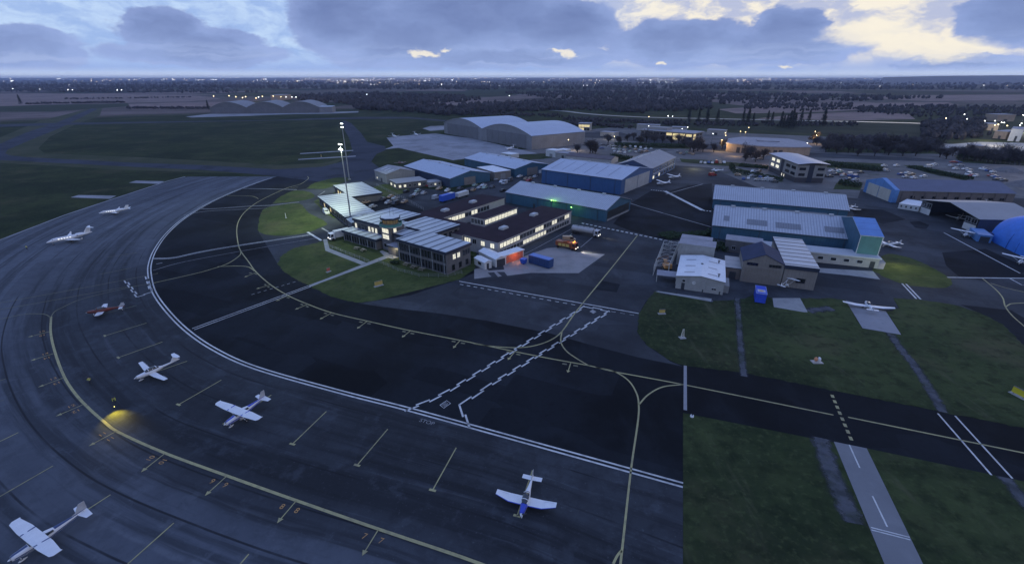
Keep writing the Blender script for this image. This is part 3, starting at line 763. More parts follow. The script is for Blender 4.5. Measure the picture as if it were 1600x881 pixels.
FASCIA = mat('navy_fascia', (.016, .024, .045), .5, .1, .4)
SEAM = mat('standing_seam_roof', (.42, .45, .48), .5, .10, .3, stripe=[(0, 3.7, .27, (.075, .09, .11)), (0, .62, .10, (.30, .33, .36))], grime=.15)
CORR = mat('corrugated_roof', (.40, .42, .46), .5, .08, .12, stripe=[(0, .95, .32, (.26, .28, .32)), (1, 4.4, .012, (.2, .21, .24))], grime=.38)
CORRB = mat('pale_blue_roof', (.40, .45, .54), .5, .07, .10, stripe=[(0, .5, .18, (.33, .37, .45)), (0, 6.0, .02, (.25, .28, .34))], grime=.3)
GREYR = mat('grey_sheet_roof', (.27, .27, .28), .6, .10, .15, stripe=[(0, 1.1, .14, (.21, .21, .22))], grime=.3)
BROWNR = mat('slate_blue_roof', (.085, .095, .15), .6, .12, .2, stripe=[(1, 1.6, .08, (.06, .068, .11))], grime=.2)
DARKR = mat('bitumen_roof', (.030, .019, .026), .95, .25, .25, spec=.15)
SLATE = mat('dark_slate_roof', (.034, .045, .085), .8, .12, .4, spec=.15)
WHITER = mat('white_sheet_roof', (.70, .72, .74), .5, .08, .3, stripe=[(0, 1.0, .08, (.42, .45, .48))], grime=.3)
LILAC = mat('lilac_flat_roof', (.26, .26, .29), .8, .18, .35)
CONCW = mat('concrete_wall', (.30, .30, .29), .9, .12, .4, grime=.4)
WARMW = mat('sandstone_wall', (.32, .25, .19), .9, .14, .4, grime=.4)
GLASS = mat('dark_window', (.012, .014, .018), .12, 0, spec=.8)
LIT = mat('lit_window', (.6, .57, .45), .4, 0, emit=(1.0, .94, .70), es=.95)
LITW = mat('warm_lit_window', (.6, .5, .3), .4, 0, emit=(1.0, .80, .36), es=.85)
FRAME = mat('window_frame', (.40, .40, .39), .6, 0)
DFRAME = mat('dark_window_frame', (.03, .035, .045), .5, 0)
STEEL = mat('galvanised_steel', (.32, .33, .34), .45, .1, 1.0, metal=.4)
DSTEEL = mat('dark_steel', (.06, .065, .07), .5, .1, 1.0)
VENT = mat('roof_vent', (.42, .43, .44), .6, .1, 1.0)


def rect3(A, B, C, h, world=False):
    a, b, c = (P2(*A, h), P2(*B, h), P2(*C, h)) if not world else (Vector(A), Vector(B), Vector(C))
    u = (a - b); L = u.length; u /= L
    v = c - b; v -= u * v.dot(u)
    return [b, b + u * L, b + u * L + v, b + v]


def ccw(r):
    s = sum(r[i].x * r[(i + 1) % len(r)].y - r[(i + 1) % len(r)].x * r[i].y for i in range(len(r)))
    return r if s > 0 else r[::-1]


def walls(name, r, z0, z1, m, parent, loc):
    r = ccw(list(r)); mb = MB()
    mb.box8([(p.x, p.y, z0) for p in r], [(p.x, p.y, z1) for p in r], 0, 0)
    return mb.build(name, m, parent, loc)


def inset(r, d):
    c = sum(r, Vector((0, 0))) / len(r)
    r = ccw(list(r)); n = len(r); out = []
    for i in range(n):
        a = (r[i] - r[i - 1]).normalized(); b = (r[(i + 1) % n] - r[i]).normalized()
        na, nb = Vector((-a.y, a.x)), Vector((-b.y, b.x))
        k = (na + nb); k = k / max(.3, k.length_squared / 2) / 1.0
        out.append(r[i] + k * d)
    return out


def slab(name, r, z0, z1, mats, parent, loc, ud, over=.35):
    """flat roof with a fascia; ud = direction the stripes are counted along"""
    r = inset(r, -over); u = Vector(ud).normalized(); v = Vector((-u.y, u.x)); mb = MB()
    b = [(p.x, p.y, z0) for p in r]; t = [(p.x, p.y, z1) for p in r]
    for i in range(len(r)):
        j = (i + 1) % len(r); mb.poly([b[i], b[j], t[j], t[i]], 1)
    mb.poly(t, 0, [(p.dot(u), p.dot(v)) for p in r]); mb.poly(b[::-1], 1)
    return mb.build(name, mats, parent, loc)


def window(parent, loc, p, q, t0, t1, z0, z1, lit=None, cen=None, bars=1, fr=FRAME, name='window', fw=.09):
    a = p.lerp(q, t0); b = p.lerp(q, t1); d = (q - p).normalized(); n = Vector((d.y, -d.x))
    if cen is not None and n.dot(a - cen) < 0: n = -n
    if n.cross(d) < 0: a, b = b, a; d = -d          # so that the outline runs counter clockwise seen from outside
    mb = MB(); W_ = (b - a).length

    def pt(s, z, o): 
        k = a + d * s + n * o
        return (k.x, k.y, z)

    def bx(s0, s1, za, zb, o, mi):
        mb.poly([pt(s0, za, o), pt(s1, za, o), pt(s1, zb, o), pt(s0, zb, o)], mi)
        for (c, e) in (((s0, za), (s0, zb)), ((s0, zb), (s1, zb)), ((s1, zb), (s1, za)), ((s1, za), (s0, za))):
            mb.poly([pt(*c, .005), pt(*c, o), pt(*e, o), pt(*e, .005)], mi)
    bx(0, W_, z0, z1, .05, 1)
    bx(0, W_, z1, z1 + fw, .11, 0); bx(0, W_, z0 - fw, z0, .13, 0); bx(-fw, 0, z0 - fw, z1 + fw, .112, 0); bx(W_, W_ + fw, z0 - fw, z1 + fw, .112, 0)
    for k in range(bars):
        s = W_ * (k + 1) / (bars + 1); bx(s - .035, s + .035, z0, z1, .09, 0)
    return mb.build(name, [fr, lit if lit else GLASS], parent, loc)


def windows(parent, loc, p, q, z0, z1, n, frac=.62, lit=(), cen=None, m0=0.02, m1=0.98, litm=None, bars=1, fr=FRAME):
    for i in range(n):
        c = m0 + (m1 - m0) * (i + .5) / n; hw = (m1 - m0) * frac / n / 2
        window(parent, loc, p, q, c - hw, c + hw, z0, z1, (litm or LIT) if i in lit else None, cen, bars, fr)


def panel(parent, loc, p, q, t0, t1, z0, z1, m, name='door', o=.06, cen=None):
    a = p.lerp(q, t0); b = p.lerp(q, t1); d = (q - p).normalized(); n = Vector((d.y, -d.x))
    if cen is not None and n.dot(a - cen) < 0: n = -n
    if n.cross(d) < 0: a, b = b, a
    mb = MB()
    r = [a + n * o, b + n * o, b - n * .02, a - n * .02]; r = ccw(r); L = (b - a).length
    mb.box8([(p_.x, p_.y, z0) for p_ in r], [(p_.x, p_.y, z1) for p_ in r], 0, 0, True, True)
    return mb.build(name, m, parent, loc)


def gable(root, loc, E1, E2, wd, he, rise, wallm, roofm, over=.4, th=.16, trim=None, gwall=None):
    """E1-E2: near eave, wd: vector across the building; walls with gable ends and one roof mesh of two slopes"""
    F1, F2 = E1 + wd, E2 + wd; M1, M2 = E1 + wd / 2, E2 + wd / 2
    mb = MB(); L = (E2 - E1).length; Wd = wd.length
    pz = lambda p, z: (p.x, p.y, z)
    faces = [([pz(E1, 0), pz(E2, 0), pz(E2, he), pz(E1, he)], L, 0), ([pz(F2, 0), pz(F1, 0), pz(F1, he), pz(F2, he)], L, 0)]
    for f, l, mi in faces: mb.poly(f, mi, [(0, 0), (l, 0), (l, he), (0, he)])
    mb.poly([pz(E2, 0), pz(F2, 0), pz(F2, he), pz(M2, he + rise), pz(E2, he)], 1 if gwall else 0, [(0, 0), (Wd, 0), (Wd, he), (Wd / 2, he + rise), (0, he)])
    mb.poly([pz(F1, 0), pz(E1, 0), pz(E1, he), pz(M1, he + rise), pz(F1, he)], 1 if gwall else 0, [(0, 0), (Wd, 0), (Wd, he), (Wd / 2, he + rise), (0, he)])
    wl_ = mb.build('wall', [wallm, gwall or wallm], root, loc, merge=True)
    d = (E2 - E1).normalized(); a = wd.normalized(); sl_ = rise / (Wd / 2)
    mb = MB()
    for s, (p, q, dr) in enumerate(((E1, E2, a), (F1, F2, -a))):
        lo0, lo1 = p - d * over - dr * over, q + d * over - dr * over
        m0, m1 = M1 - d * over, M2 + d * over
        zl = he - sl_ * over + .03; zr = he + rise + .03; Ls = hypot(Wd / 2 + over, rise + sl_ * over)
        top = [(lo0.x, lo0.y, zl + th), (lo1.x, lo1.y, zl + th), (m1.x, m1.y, zr + th), (m0.x, m0.y, zr + th)]
        bot = [(lo0.x, lo0.y, zl), (lo1.x, lo1.y, zl), (m1.x, m1.y, zr), (m0.x, m0.y, zr)]
        LL = (lo1 - lo0).length; uv = [(0, 0), (LL, 0), (LL, Ls), (0, Ls)]
        flip = (lo1 - lo0).cross(m1 - lo0) < 0
        mb.poly(top[::-1] if flip else top, 0, uv[::-1] if flip else uv)
        mb.poly(bot if flip else bot[::-1], 1)
        for i, j in ((0, 1), (1, 2), (3, 0)): mb.poly([bot[i], bot[j], top[j], top[i]], 1)
    rf = mb.build('roof', [roofm, trim or roofm], root, loc)
    return F1, F2, M1, M2, rf


def across(E1, E2, W_, flip=False):
    d = (E2 - E1).normalized(); n = Vector((-d.y, d.x))
    if n.y < 0: n = -n
    if flip: n = -n
    return n * W_


def ctr(*ps): return sum(ps, Vector((0, 0))) / len(ps)


# ------------------------------------------------------------------ terminal
A = P2(620.2, 372.7, 7.7); B = P2(696.7, 393.9, 7.7); C = P2(736.6, 379.6, 7.7)
tu = (A - B).normalized(); tw = Vector((tu.y, -tu.x)); tw = tw if tw.dot(C - B) > 0 else -tw
T = lambda s, t: B + tu * s + tw * t
tr = empty('terminal_building', (B.x, B.y, 0), 'two storey brick terminal with striped metal roofs beside the control tower', 'airport terminal')
tl = (B.x, B.y, 0)


def tblock(s0, s1, t0, t1, h, fas=.75):
    r = [T(s0, t0), T(s1, t0), T(s1, t1), T(s0, t1)]
    walls('wall', r, 0, h - .02, BRICK, tr, tl)
    slab('roof', r, h - .15, h + fas, [SEAM, FASCIA], tr, tl, tu, .35)
    return r


HT = 6.95
ra = tblock(0, 22.4, 0, 11.3, HT)
rb = tblock(16.9, 34.2, 11.75, 24.6, HT - .01)
rc = tblock(38.9, 55.4, 7.0, 26, HT)
rd = tblock(36.4, 56, 2.1, 6.6, 3.3)
re = tblock(30.6, 37.6, 11.0, 16, HT - .3)
rf_ = tblock(22.8, 30.2, 5.2, 11.3, 6.2)
ca = ctr(*ra)
windows(tr, tl, ra[1], ra[0], 4.1, 6.3, 16, .68, (), ca, .02, .99, bars=0, fr=DFRAME)
windows(tr, tl, ra[1], ra[0], .6, 3.0, 16, .64, (), ca, .02, .99, bars=0, fr=DFRAME)
for i in range(5):
    panel(tr, tl, ra[1], ra[0], .02 + i * .232, .034 + i * .232, 0, 6.6, STEEL, 'downpipe', .12, ca)
windows(tr, tl, ra[0], ra[3], 4.4, 6.0, 2, .62, (0, 1), ca, .22, .58, bars=1, fr=FRAME)
windows(tr, tl, ra[0], ra[3], 4.4, 6.0, 3, .5, (), ca, .66, .97, bars=1, fr=DFRAME)
windows(tr, tl, ra[0], ra[3], .9, 2.6, 3, .35, (), ca, .12, .97, bars=0, fr=DFRAME)
windows(tr, tl, ra[3], ra[2], 4.4, 6.0, 6, .4, (), ca, bars=0, fr=DFRAME)
cb = ctr(*rb); windows(tr, tl, rb[0], rb[3], 4.2, 6.1, 4, .5, (), cb, .1, .95, bars=0, fr=DFRAME)
cc_ = ctr(*rc); windows(tr, tl, rc[1], rc[0], 3.9, 5.9, 8, .6, (0, 4, 5, 6), cc_, .02, .98, bars=1, fr=DFRAME)
cdd = ctr(*rd); windows(tr, tl, rd[1], rd[0], .5, 2.7, 12, .6, (), cdd, .01, .99, bars=0, fr=DFRAME)
for i in range(5): panel(tr, tl, rd[1], rd[0], .02 + i * .235, .036 + i * .235, 0, 3.1, STEEL, 'downpipe', .14, cdd)
windows(tr, tl, rd[1], rd[2], .6, 2.6, 2, .5, (), cdd, bars=0, fr=DFRAME)
windows(tr, tl, rc[1], rc[2], 3.9, 5.7, 6, .5, (), cc_, bars=0, fr=DFRAME)
rg = [T(22.9, 1.9), T(30.0, 1.9), T(30.0, 5.0), T(22.9, 5.0)]
walls('porch', rg, 0, 3.0, BRICK, tr, tl); slab('porch_roof', rg, 3.0, 3.5, [LILAC, FASCIA], tr, tl, tu, .4)
panel(tr, tl, rg[1], rg[0], .55, .78, 0, 2.4, DFRAME, 'door', .06, ctr(*rg))

# control tower
tc = T(33.0, 6.6)
ct = empty('control_tower', (tc.x, tc.y, 0), 'brick control tower with octagonal glazed cab and green balcony rising over the terminal', 'control tower')
cl = (tc.x, tc.y, 0)
rt = [T(30.5, 4.0), T(35.6, 4.0), T(35.6, 10.4), T(30.5, 10.4)]
walls('shaft', rt, 0, 8.8, BRICK, ct, cl)
window(ct, cl, rt[1], rt[0], .16, .82, 6.6, 8.2, LIT, tc, 1); window(ct, cl, rt[1], rt[0], .16, .82, 4.4, 6.0, LIT, tc, 1)
window(ct, cl, rt[0], rt[3], .22, .42, 6.9, 8.3, LIT, tc, 0); window(ct, cl, rt[1], rt[0], .2, .8, 1.2, 2.6, None, tc, 1)


def octo(c, r, rot=pi / 8, k=8): return [Vector((c.x + r * cos(rot + 2 * pi * i / k), c.y + r * sin(rot + 2 * pi * i / k))) for i in range(k)]


ang = atan2(tu.y, tu.x) + pi / 8
GREENRAIL = mat('green_rail', (.06, .22, .19), .5, .1, 1)


def octring(name, z0, z1, r0, r1, m, parent=ct, cap=True):
    a = octo(tc, r0, ang); b = octo(tc, r1, ang); mb_ = MB()
    mb_.box8([(p.x, p.y, z0) for p in a], [(p.x, p.y, z1) for p in b], 0, 0, cap, cap)
    return mb_.build(name, m, parent, cl)


octring('balcony_floor', 8.7, 9.05, 4.15, 4.15, CONCW)
rail = MB(); o8 = octo(tc, 4.05, ang)
for i in range(8):
    a, b = o8[i], o8[(i + 1) % 8]
    for z in (9.4, 9.75, 10.1): rail.tube((a.x, a.y, z), (b.x, b.y, z), .05, n=5)
    for k in range(6):
        p = a.lerp(b, k / 6); rail.tube((p.x, p.y, 9.0), (p.x, p.y, 10.12), .045, n=5)
    n_ = Vector((b.y - a.y, a.x - b.x)).normalized() * .03
    rail.poly([(a.x + n_.x, a.y + n_.y, 9.06), (b.x + n_.x, b.y + n_.y, 9.06), (b.x + n_.x, b.y + n_.y, 9.7), (a.x + n_.x, a.y + n_.y, 9.7)])
rail.build('balcony_rail', GREENRAIL, ct, cl)
octring('cab_wall', 9.05, 9.8, 2.7, 2.7, BRICK, cap=False)
octring('cab_glass', 9.8, 11.4, 2.7, 3.05, mat('cab_glazing', (.04, .05, .06), .08, .5, 1.1, emit=(.55, .40, .16), es=.16, spec=.8), cap=False)
fm = MB(); oa = octo(tc, 2.73, ang); ob_ = octo(tc, 3.08, ang)
for i in range(8):
    fm.tube((oa[i].x, oa[i].y, 9.8), (ob_[i].x, ob_[i].y, 11.4), .09, n=5)
    j = (i + 1) % 8; ma, mb2 = oa[i].lerp(oa[j], .5), ob_[i].lerp(ob_[j], .5); fm.tube((ma.x, ma.y, 9.8), (mb2.x, mb2.y, 11.4), .06, n=5)
fm.build('cab_mullions', DFRAME, ct, cl)
octring('roof_fascia', 11.4, 12.0, 3.65, 3.75, FASCIA); octring('roof', 12.0, 12.12, 3.4, 3.4, mat('tower_roof', (.46, .49, .54), .5, .1, .5))
am = MB(); am.tube((tc.x, tc.y, 12.2), (tc.x, tc.y, 16.0), .05, n=5); am.tube((tc.x + 1, tc.y + 1, 12.2), (tc.x + 1, tc.y + 1, 14.8), .04, n=5); am.build('antenna', DSTEEL, ct, cl)

# left wing of striped roofs
lw = empty('departure_wing', (*P2(540, 338, 3.5), 0), 'single storey wing with pale green striped metal roofs left of the terminal', 'airport building')
lo = tuple(lw.location)
r1 = rect3((498, 307), (540, 338.5), (583, 330), 4); r2 = rect3((522, 289.7), (550, 307), (592, 299), 4)
for r in (r1, r2):
    walls('wall', r, 0, 3.3, BRICK, lw, lo); slab('roof', r, 3.3, 4.0, [SEAM, FASCIA], lw, lo, r[1] - r[0], .5)
windows(lw, lo, r1[1], r1[0], .8, 2.6, 12, .5, (2, 5), ctr(*r1), bars=0, fr=DFRAME, litm=LITW)
windows(lw, lo, r2[1], r2[0], .8, 2.6, 7, .5, (1, 2, 3), ctr(*r2), bars=0, fr=DFRAME, litm=LITW)
r3 = [r1[0] + (r1[1] - r1[0]) * .25 + (r1[3] - r1[0]) * .55, r1[1] * .6 + r1[2] * .4, r1[2], r1[3]]
uu = (r1[0] - r1[1]).normalized(); vv = (r1[3] - r1[0]).normalized()
r4 = [r1[0] + uu * .9 + vv * .2, r1[0] + uu * 7.5 + vv * .2, r1[0] + uu * 7.5 + vv * 9.2, r1[0] + uu * .9 + vv * 9.2]
c4 = ctr(*r4); mb = MB(); r4 = ccw(r4)
mb.box8([(p.x, p.y, 0) for p in r4], [(p.x, p.y, 3.2) for p in r4], 0, 0); mb.build('end_wall', BRICK, lw, lo)
mb = MB(); ee = inset(r4, -.4); top = [ctr(ee[0], ee[3]).lerp(c4, .55), ctr(ee[1], ee[2]).lerp(c4, .55)]
for tri in ((ee[0], ee[1], top[1], top[0]), (ee[1], ee[2], top[1]), (ee[2], ee[3], top[0], top[1]), (ee[3], ee[0], top[0])):
    mb.poly([(p.x, p.y, 4.6 if p in top else 3.22) for p in tri])
mb.build('hipped_roof', mat('pale_sheet_roof', (.36, .40, .40), .5, .1, .4), lw, lo)

# ------------------------------------------------------------------ E shaped office block
S = P2(777.7, 379.2, 5.6); Rr = P2(893, 329.5, 5.6); oa_ = (Rr - S).normalized(); on = Vector((-oa_.y, oa_.x)); 
O = lambda a, n: S + oa_ * a + on * n
ofb = empty('office_block', (S.x, S.y, 0), 'dark flat roofed office block with three wings and rows of lit windows', 'office building')
ol = (S.x, S.y, 0)


def oblock(a0, a1, n0, n1, h):
    r = [O(a0, n0), O(a1, n0), O(a1, n1), O(a0, n1)]
    walls('wall', r, 0, h - .25, RENDER, ofb, ol); slab('roof', r, h - .25, h, [DARKR, RENDER], ofb, ol, oa_, .22); return r


om = oblock(0, 51, 0, 15.0, 5.6); os_ = oblock(-1, 11.5, 15.3, 50, 5.59); olw = oblock(11.8, 53, 36.5, 50, 5.58); omd = oblock(20.5, 43.5, 22.5, 29.5, 5.3)
com = ctr(*om)
L_up = [0, 1, 2, 3, 4, 5, 11, 12, 13, 17, 18, 22, 23]
windows(ofb, ol, om[0], om[1], 3.25, 4.85, 24, .84, L_up, com, .02, .965, bars=1)
windows(ofb, ol, om[0], om[1], .75, 2.2, 24, .8, [7, 8, 9, 10, 11, 12, 13, 14], com, .02, .965, bars=1)
for t_, l_ in ((.05, 1), (.12, 1), (.30, 0), (.55, 1), (.83, 1)): window(ofb, ol, om[0], om[3], 1 - t_ - .11 if 0 else .93 - t_, .93 - t_ + .11, 3.2, 4.8, LIT if l_ else None, com, 1)
window(ofb, ol, om[0], om[3], .30, .44, 1.0, 2.3, None, com, 1)
windows(ofb, ol, olw[0], olw[1], 2.9, 4.6, 14, .86, [0, 1, 2, 3, 4, 5, 8, 9], ctr(*olw), .02, .72, bars=1)
windows(ofb, ol, omd[0], omd[1], 2.9, 4.7, 10, .9, range(10), ctr(*omd), .02, .98, bars=1)
windows(ofb, ol, omd[0], omd[3], 2.9, 4.7, 4, .8, (), ctr(*omd), .04, .96, bars=1, fr=WHITEW)
windows(ofb, ol, os_[1], os_[2], 2.9, 4.6, 6, .7, [0, 1], ctr(*os_), .05, .5, bars=1)
for a_, n_ in ((14, 8), (36, 9), (20, 43), (38, 43), (5, 30)):
    mb = MB(); c_ = O(a_, n_); an_ = atan2(oa_.y, oa_.x)
    mb.box((c_.x, c_.y, 5.9), (3.4, 2.2, .7), an_); mb.box((c_.x, c_.y, 6.35), (3.0, 1.8, .25), an_, bot=False); mb.build('roof_light', VENT, ofb, ol)


# ------------------------------------------------------------------ hangars
def hangar(name, label, cat, e1, e2, he, W_, rise, wallm, roofm, flip=False, gwall=None, trim=None, over=.4):
    E1, E2 = P2(*e1, he), P2(*e2, he)
    if flip is not None: wd = across(E1, E2, W_, flip)
    root = empty(name, (E1.x, E1.y, 0), label, cat); loc = (E1.x, E1.y, 0)
    F1, F2, M1, M2, rf = gable(root, loc, E1, E2, wd, he, rise, wallm, roofm, over, trim=trim, gwall=gwall)
    d = (E2 - E1).normalized(); n = -wd.normalized(); mb = MB()
    a, b = E1 + n * .48, E2 + n * .48
    mb.tube((a.x, a.y, he + .0), (b.x, b.y, he + .0), .13, n=5); mb.build('gutter', DSTEEL, root, loc)
    for k in range(4):
        p = E1.lerp(E2, .06 + .29 * k) + n * .1; mb = MB(); mb.tube((p.x, p.y, .05), (p.x, p.y, he), .09, n=5); mb.build('downpipe', DSTEEL, root, loc)
        p = M1.lerp(M2, .14 + .24 * k); mb = MB(); mb.box((p.x, p.y, he + rise + .45), (1.5, .8, .5), atan2(d.y, d.x)); mb.build('roof_vent', VENT, root, loc)
    mb = MB(); mb.tube((M1.x, M1.y, he + rise + .2), (M2.x, M2.y, he + rise + .2), .16, n=5); mb.build('ridge_cap', VENT, root, loc)
    return root, loc, E1, E2, F1, F2, ctr(E1, E2, F1, F2)


hg = hangar('hangar', 'low green lit hangar with pale corrugated roof behind the office block', 'hangar', (790.6, 300.5), (947, 328.5), 5.2, 24, 3.4, TEALW, CORR, gwall=TEALW)
root, loc, E1, E2, F1, F2, c = hg
panel(root, loc, E2, F2, .06, .94, .1, 4.3, mat('hangar_door', (.022, .028, .034), .5, .2, .5), 'door', .08, c)
panel(root, loc, E2, F2, .06, .94, .05, .9, GREYW, 'kick_plate', .14, c)
panel(root, loc, E1, E2, .3, .325, .05, 2.1, DFRAME, 'side_door', .05, c)
hb_ = hangar('hangar', 'large royal blue hangar with tall grey sliding doors', 'hangar', (846.7, 265), (971.3, 281.5), 7.8, 42, 3.5, BLUEW, CORRB, gwall=BLUEW, trim=BLUEW)
root, loc, E1, E2, F1, F2, c = hb_
DOORG = mat('grey_sliding_door', (.36, .37, .38), .6, .12, .3, stripe=[(0, 3.0, .02, (.2, .2, .2))], grime=.3)
panel(root, loc, E2, F2, .11, .49, .1, 7.3, DOORG, 'sliding_door', .1, c); panel(root, loc, E2, F2, .5, .88, .1, 7.3, DOORG, 'sliding_door', .16, c)
for k in range(6):
    t = .09 + k * .145; mb = MB(); d = (E2 - E1); wdv = (F1 - E1)
    p0 = E1 + d * t + wdv * .07; p1 = E1 + d * t + wdv * .43; dn = d.normalized() * .35
    z0_ = 7.8 + 3.5 * .14 + .22; z1_ = 7.8 + 3.5 * .86 + .22
    mb.poly([((p0 - dn).x, (p0 - dn).y, z0_), ((p0 + dn).x, (p0 + dn).y, z0_), ((p1 + dn).x, (p1 + dn).y, z1_), ((p1 - dn).x, (p1 - dn).y, z1_)])
    mb.build('rooflight', mat('rooflight', (.16, .20, .30), .3, .1, .5), root, loc)
hs = hangar('hangar_annex', 'grey roofed blue building with office windows behind the royal blue hangar', 'workshop', (1018, 264), (1056, 246), 7.5, 23, 4, BLUEW, GREYR, flip=False, gwall=NAVYW)
root, loc, E1, E2, F1, F2, c = hs
windows(root, loc, E1, E2, .8, 2.6, 8, .5, (0, 2), c, .05, .95); windows(root, loc, E1, E2, 4.6, 5.6, 8, .5, (), c, .05, .95, fr=WHITEW)
panel(root, loc, E1, E2, .02, .98, 3.4, 3.75, WHITEW, 'white_band', .07, c)
h9 = hangar('hangar', 'navy hangar with pale blue roof and cream door at the car park', 'hangar', (632, 259.7), (703, 279.4), 5, 28, 2.8, NAVYW, CORRB, gwall=TEALW)
root, loc, E1, E2, F1, F2, c = h9
panel(root, loc, E2, F2, .34, .62, .05, 4.4, TANW, 'door', .1, c); panel(root, loc, E2, F2, .64, .9, .05, 4.4, TEALW, 'door', .12, c)
h10 = hangar('hangar', 'teal hangar with pale blue roof second from the far grey apron', 'hangar', (725.6, 247.5), (804.4, 264.4), 5.1, 28, 2.6, TEALW, CORRB, gwall=TEALW)
root, loc, E1, E2, F1, F2, c = h10
panel(root, loc, E2, F2, .36, .68, .05, 4.6, TANW, 'door', .1, c); panel(root, loc, E2, F2, .72, .8, .05, 2.2, WHITEW, 'side_door', .06, c)
# white flat roofed store between the two
r = rect3((745, 261.6), (773, 269.6), (794, 265.3), 4.8)
bx = empty('storage_shed', (r[0].x, r[0].y, 0), 'white roofed tan box shed between two blue hangars', 'shed'); bl = tuple(bx.location)
walls('wall', r, 0, 4.7, TANW, bx, bl); slab('roof', r, 4.7, 4.95, [WHITER, TANW], bx, bl, r[1] - r[0], .15)
panel(bx, bl, r[0], r[3], .35, .65, .05, 3.6, GREYW, 'door', .06, ctr(*r))
# grey gabled workshop with a lit lean-to
gs = hangar('workshop', 'grey gabled workshop with three rooflights and a lit lean-to office', 'workshop', (585, 266.3), (603.8, 272.8), 5.6, 1, 1, GREYW, GREYR) if 0 else None
E1, E2 = P2(603.8, 272.8, 5.4), P2(585, 266.3, 5.4); FF = P2(647, 267, 5.4)
wd = across(E1, E2, 1); wd = wd * (FF - E1).dot(wd)
gsr = empty('workshop', (E1.x, E1.y, 0), 'grey gabled workshop with three rooflights and a lit lean-to office', 'workshop'); gl = tuple(gsr.location)
F1, F2, M1, M2, _ = gable(gsr, gl, E1, E2, wd, 5.4, 2.2, GREYW, GREYR, .3)
for k in range(3):
    d = E2 - E1; p0 = E1 + d * (.2 + .27 * k) + wd * .14; p1 = E1 + d * (.2 + .27 * k) + wd * .36; dn = d.normalized() * .55; mb = MB()
    mb.poly([((p0 + dn).x, (p0 + dn).y, 5.4 + 2.2 * .28 + .23), ((p0 - dn).x, (p0 - dn).y, 5.4 + 2.2 * .28 + .23), ((p1 - dn).x, (p1 - dn).y, 5.4 + 2.2 * .72 + .23), ((p1 + dn).x, (p1 + dn).y, 5.4 + 2.2 * .72 + .23)])
    mb.build('rooflight', WHITEW, gsr, gl)
panel(gsr, gl, E1, E2, .4, .52, .05, 2.2, DFRAME, 'door', .05, ctr(E1, E2, F1))
window(gsr, gl, E1, E2, .78, .84, .9, 2.0, LIT, ctr(E1, E2, F1), 0)
r = rect3((608.4, 281), (619.7, 287), (662, 279.4), 3.4)
walls('lean_to', r, 0, 3.3, BRICK, gsr, gl); slab('lean_to_roof', r, 3.3, 3.55, [GREYR, GREYW], gsr, gl, r[1] - r[0], .2)
windows(gsr, gl, r[0], r[3], 1.0, 2.3, 6, .45, (0, 1, 4), ctr(*r)); windows(gsr, gl, r[1], r[0], 1.0, 2.3, 2, .45, (0, 1), ctr(*r))
r = rect3((662, 282), (670, 285.6), (688, 282.6), 2.7)
pc = empty('portacabin', (r[0].x, r[0].y, 0), 'small grey portacabin with a lit window beside the workshop lean-to', 'portacabin'); pl_ = tuple(pc.location)
walls('wall', r, 0, 2.6, GREYW, pc, pl_); slab('roof', r, 2.6, 2.75, [GREYR, GREYW], pc, pl_, r[1] - r[0], .1); windows(pc, pl_, r[0], r[3], 1, 2, 3, .4, (1,), ctr(*r))


# arched hangars
def arch_hangar(root, loc, p, q, dep, he, rise, wm, rm, k=16, depv=None):
    d = (q - p); n = depv * dep
    mb = MB(); ring = [(t / k, sin(pi * (.12 + .76 * t / k))) for t in range(k + 1)]; s0 = sin(pi * .12)
    prof = [(t, he + rise * (s - s0) / (1 - s0)) for t, s in ring]
    f = [(p.x, p.y, 0), (q.x, q.y, 0)] + [((p + d * t).x, (p + d * t).y, z) for t, z in prof[::-1]]
    Wd = d.length
    mb.poly(f, 0, [(0, 0), (Wd, 0)] + [(Wd * t, z) for t, z in prof[::-1]])
    bk = [((Vector(v[:2]) + n).x, (Vector(v[:2]) + n).y, v[2]) for v in f]
    mb.poly(bk[::-1], 0); D = n.length
    mb.poly([f[1], bk[1], bk[2], f[2]], 0, [(0, 0), (D, 0), (D, he), (0, he)]); mb.poly([bk[0], f[0], f[-1], bk[-1]], 0, [(0, 0), (D, 0), (D, he), (0, he)])
    mb.build('wall', wm, root, loc)
    mb = MB(); nn = n.normalized() * .4
    for (t0, z0), (t1, z1) in zip(prof[:-1], prof[1:]):
        a, b = p + d * t0, p + d * t1
        mb.poly([((a - nn).x, (a - nn).y, z0 + .25), ((b - nn).x, (b - nn).y, z1 + .25), ((b + n + nn).x, (b + n + nn).y, z1 + .25), ((a + n + nn).x, (a + n + nn).y, z0 + .25)], 0, [(t0 * Wd, 0), (t1 * Wd, 0), (t1 * Wd, D), (t0 * Wd, D)])
        mb.poly([((a - nn).x, (a - nn).y, z0 - .2), ((b - nn).x, (b - nn).y, z1 - .2), ((b - nn).x, (b - nn).y, z1 + .25), ((a - nn).x, (a - nn).y, z0 + .25)], 1)
    mb.build('barrel_roof', [rm, GREYW], root, loc, smooth=False)
    for i in range(6):
        panel(root, loc, p, q, .1 + .134 * i, .1 + .134 * (i + .97), .1, he + .5, DOORA, 'sliding_door', .15 + .08 * (i % 2), p + d * .5 + n * .5)


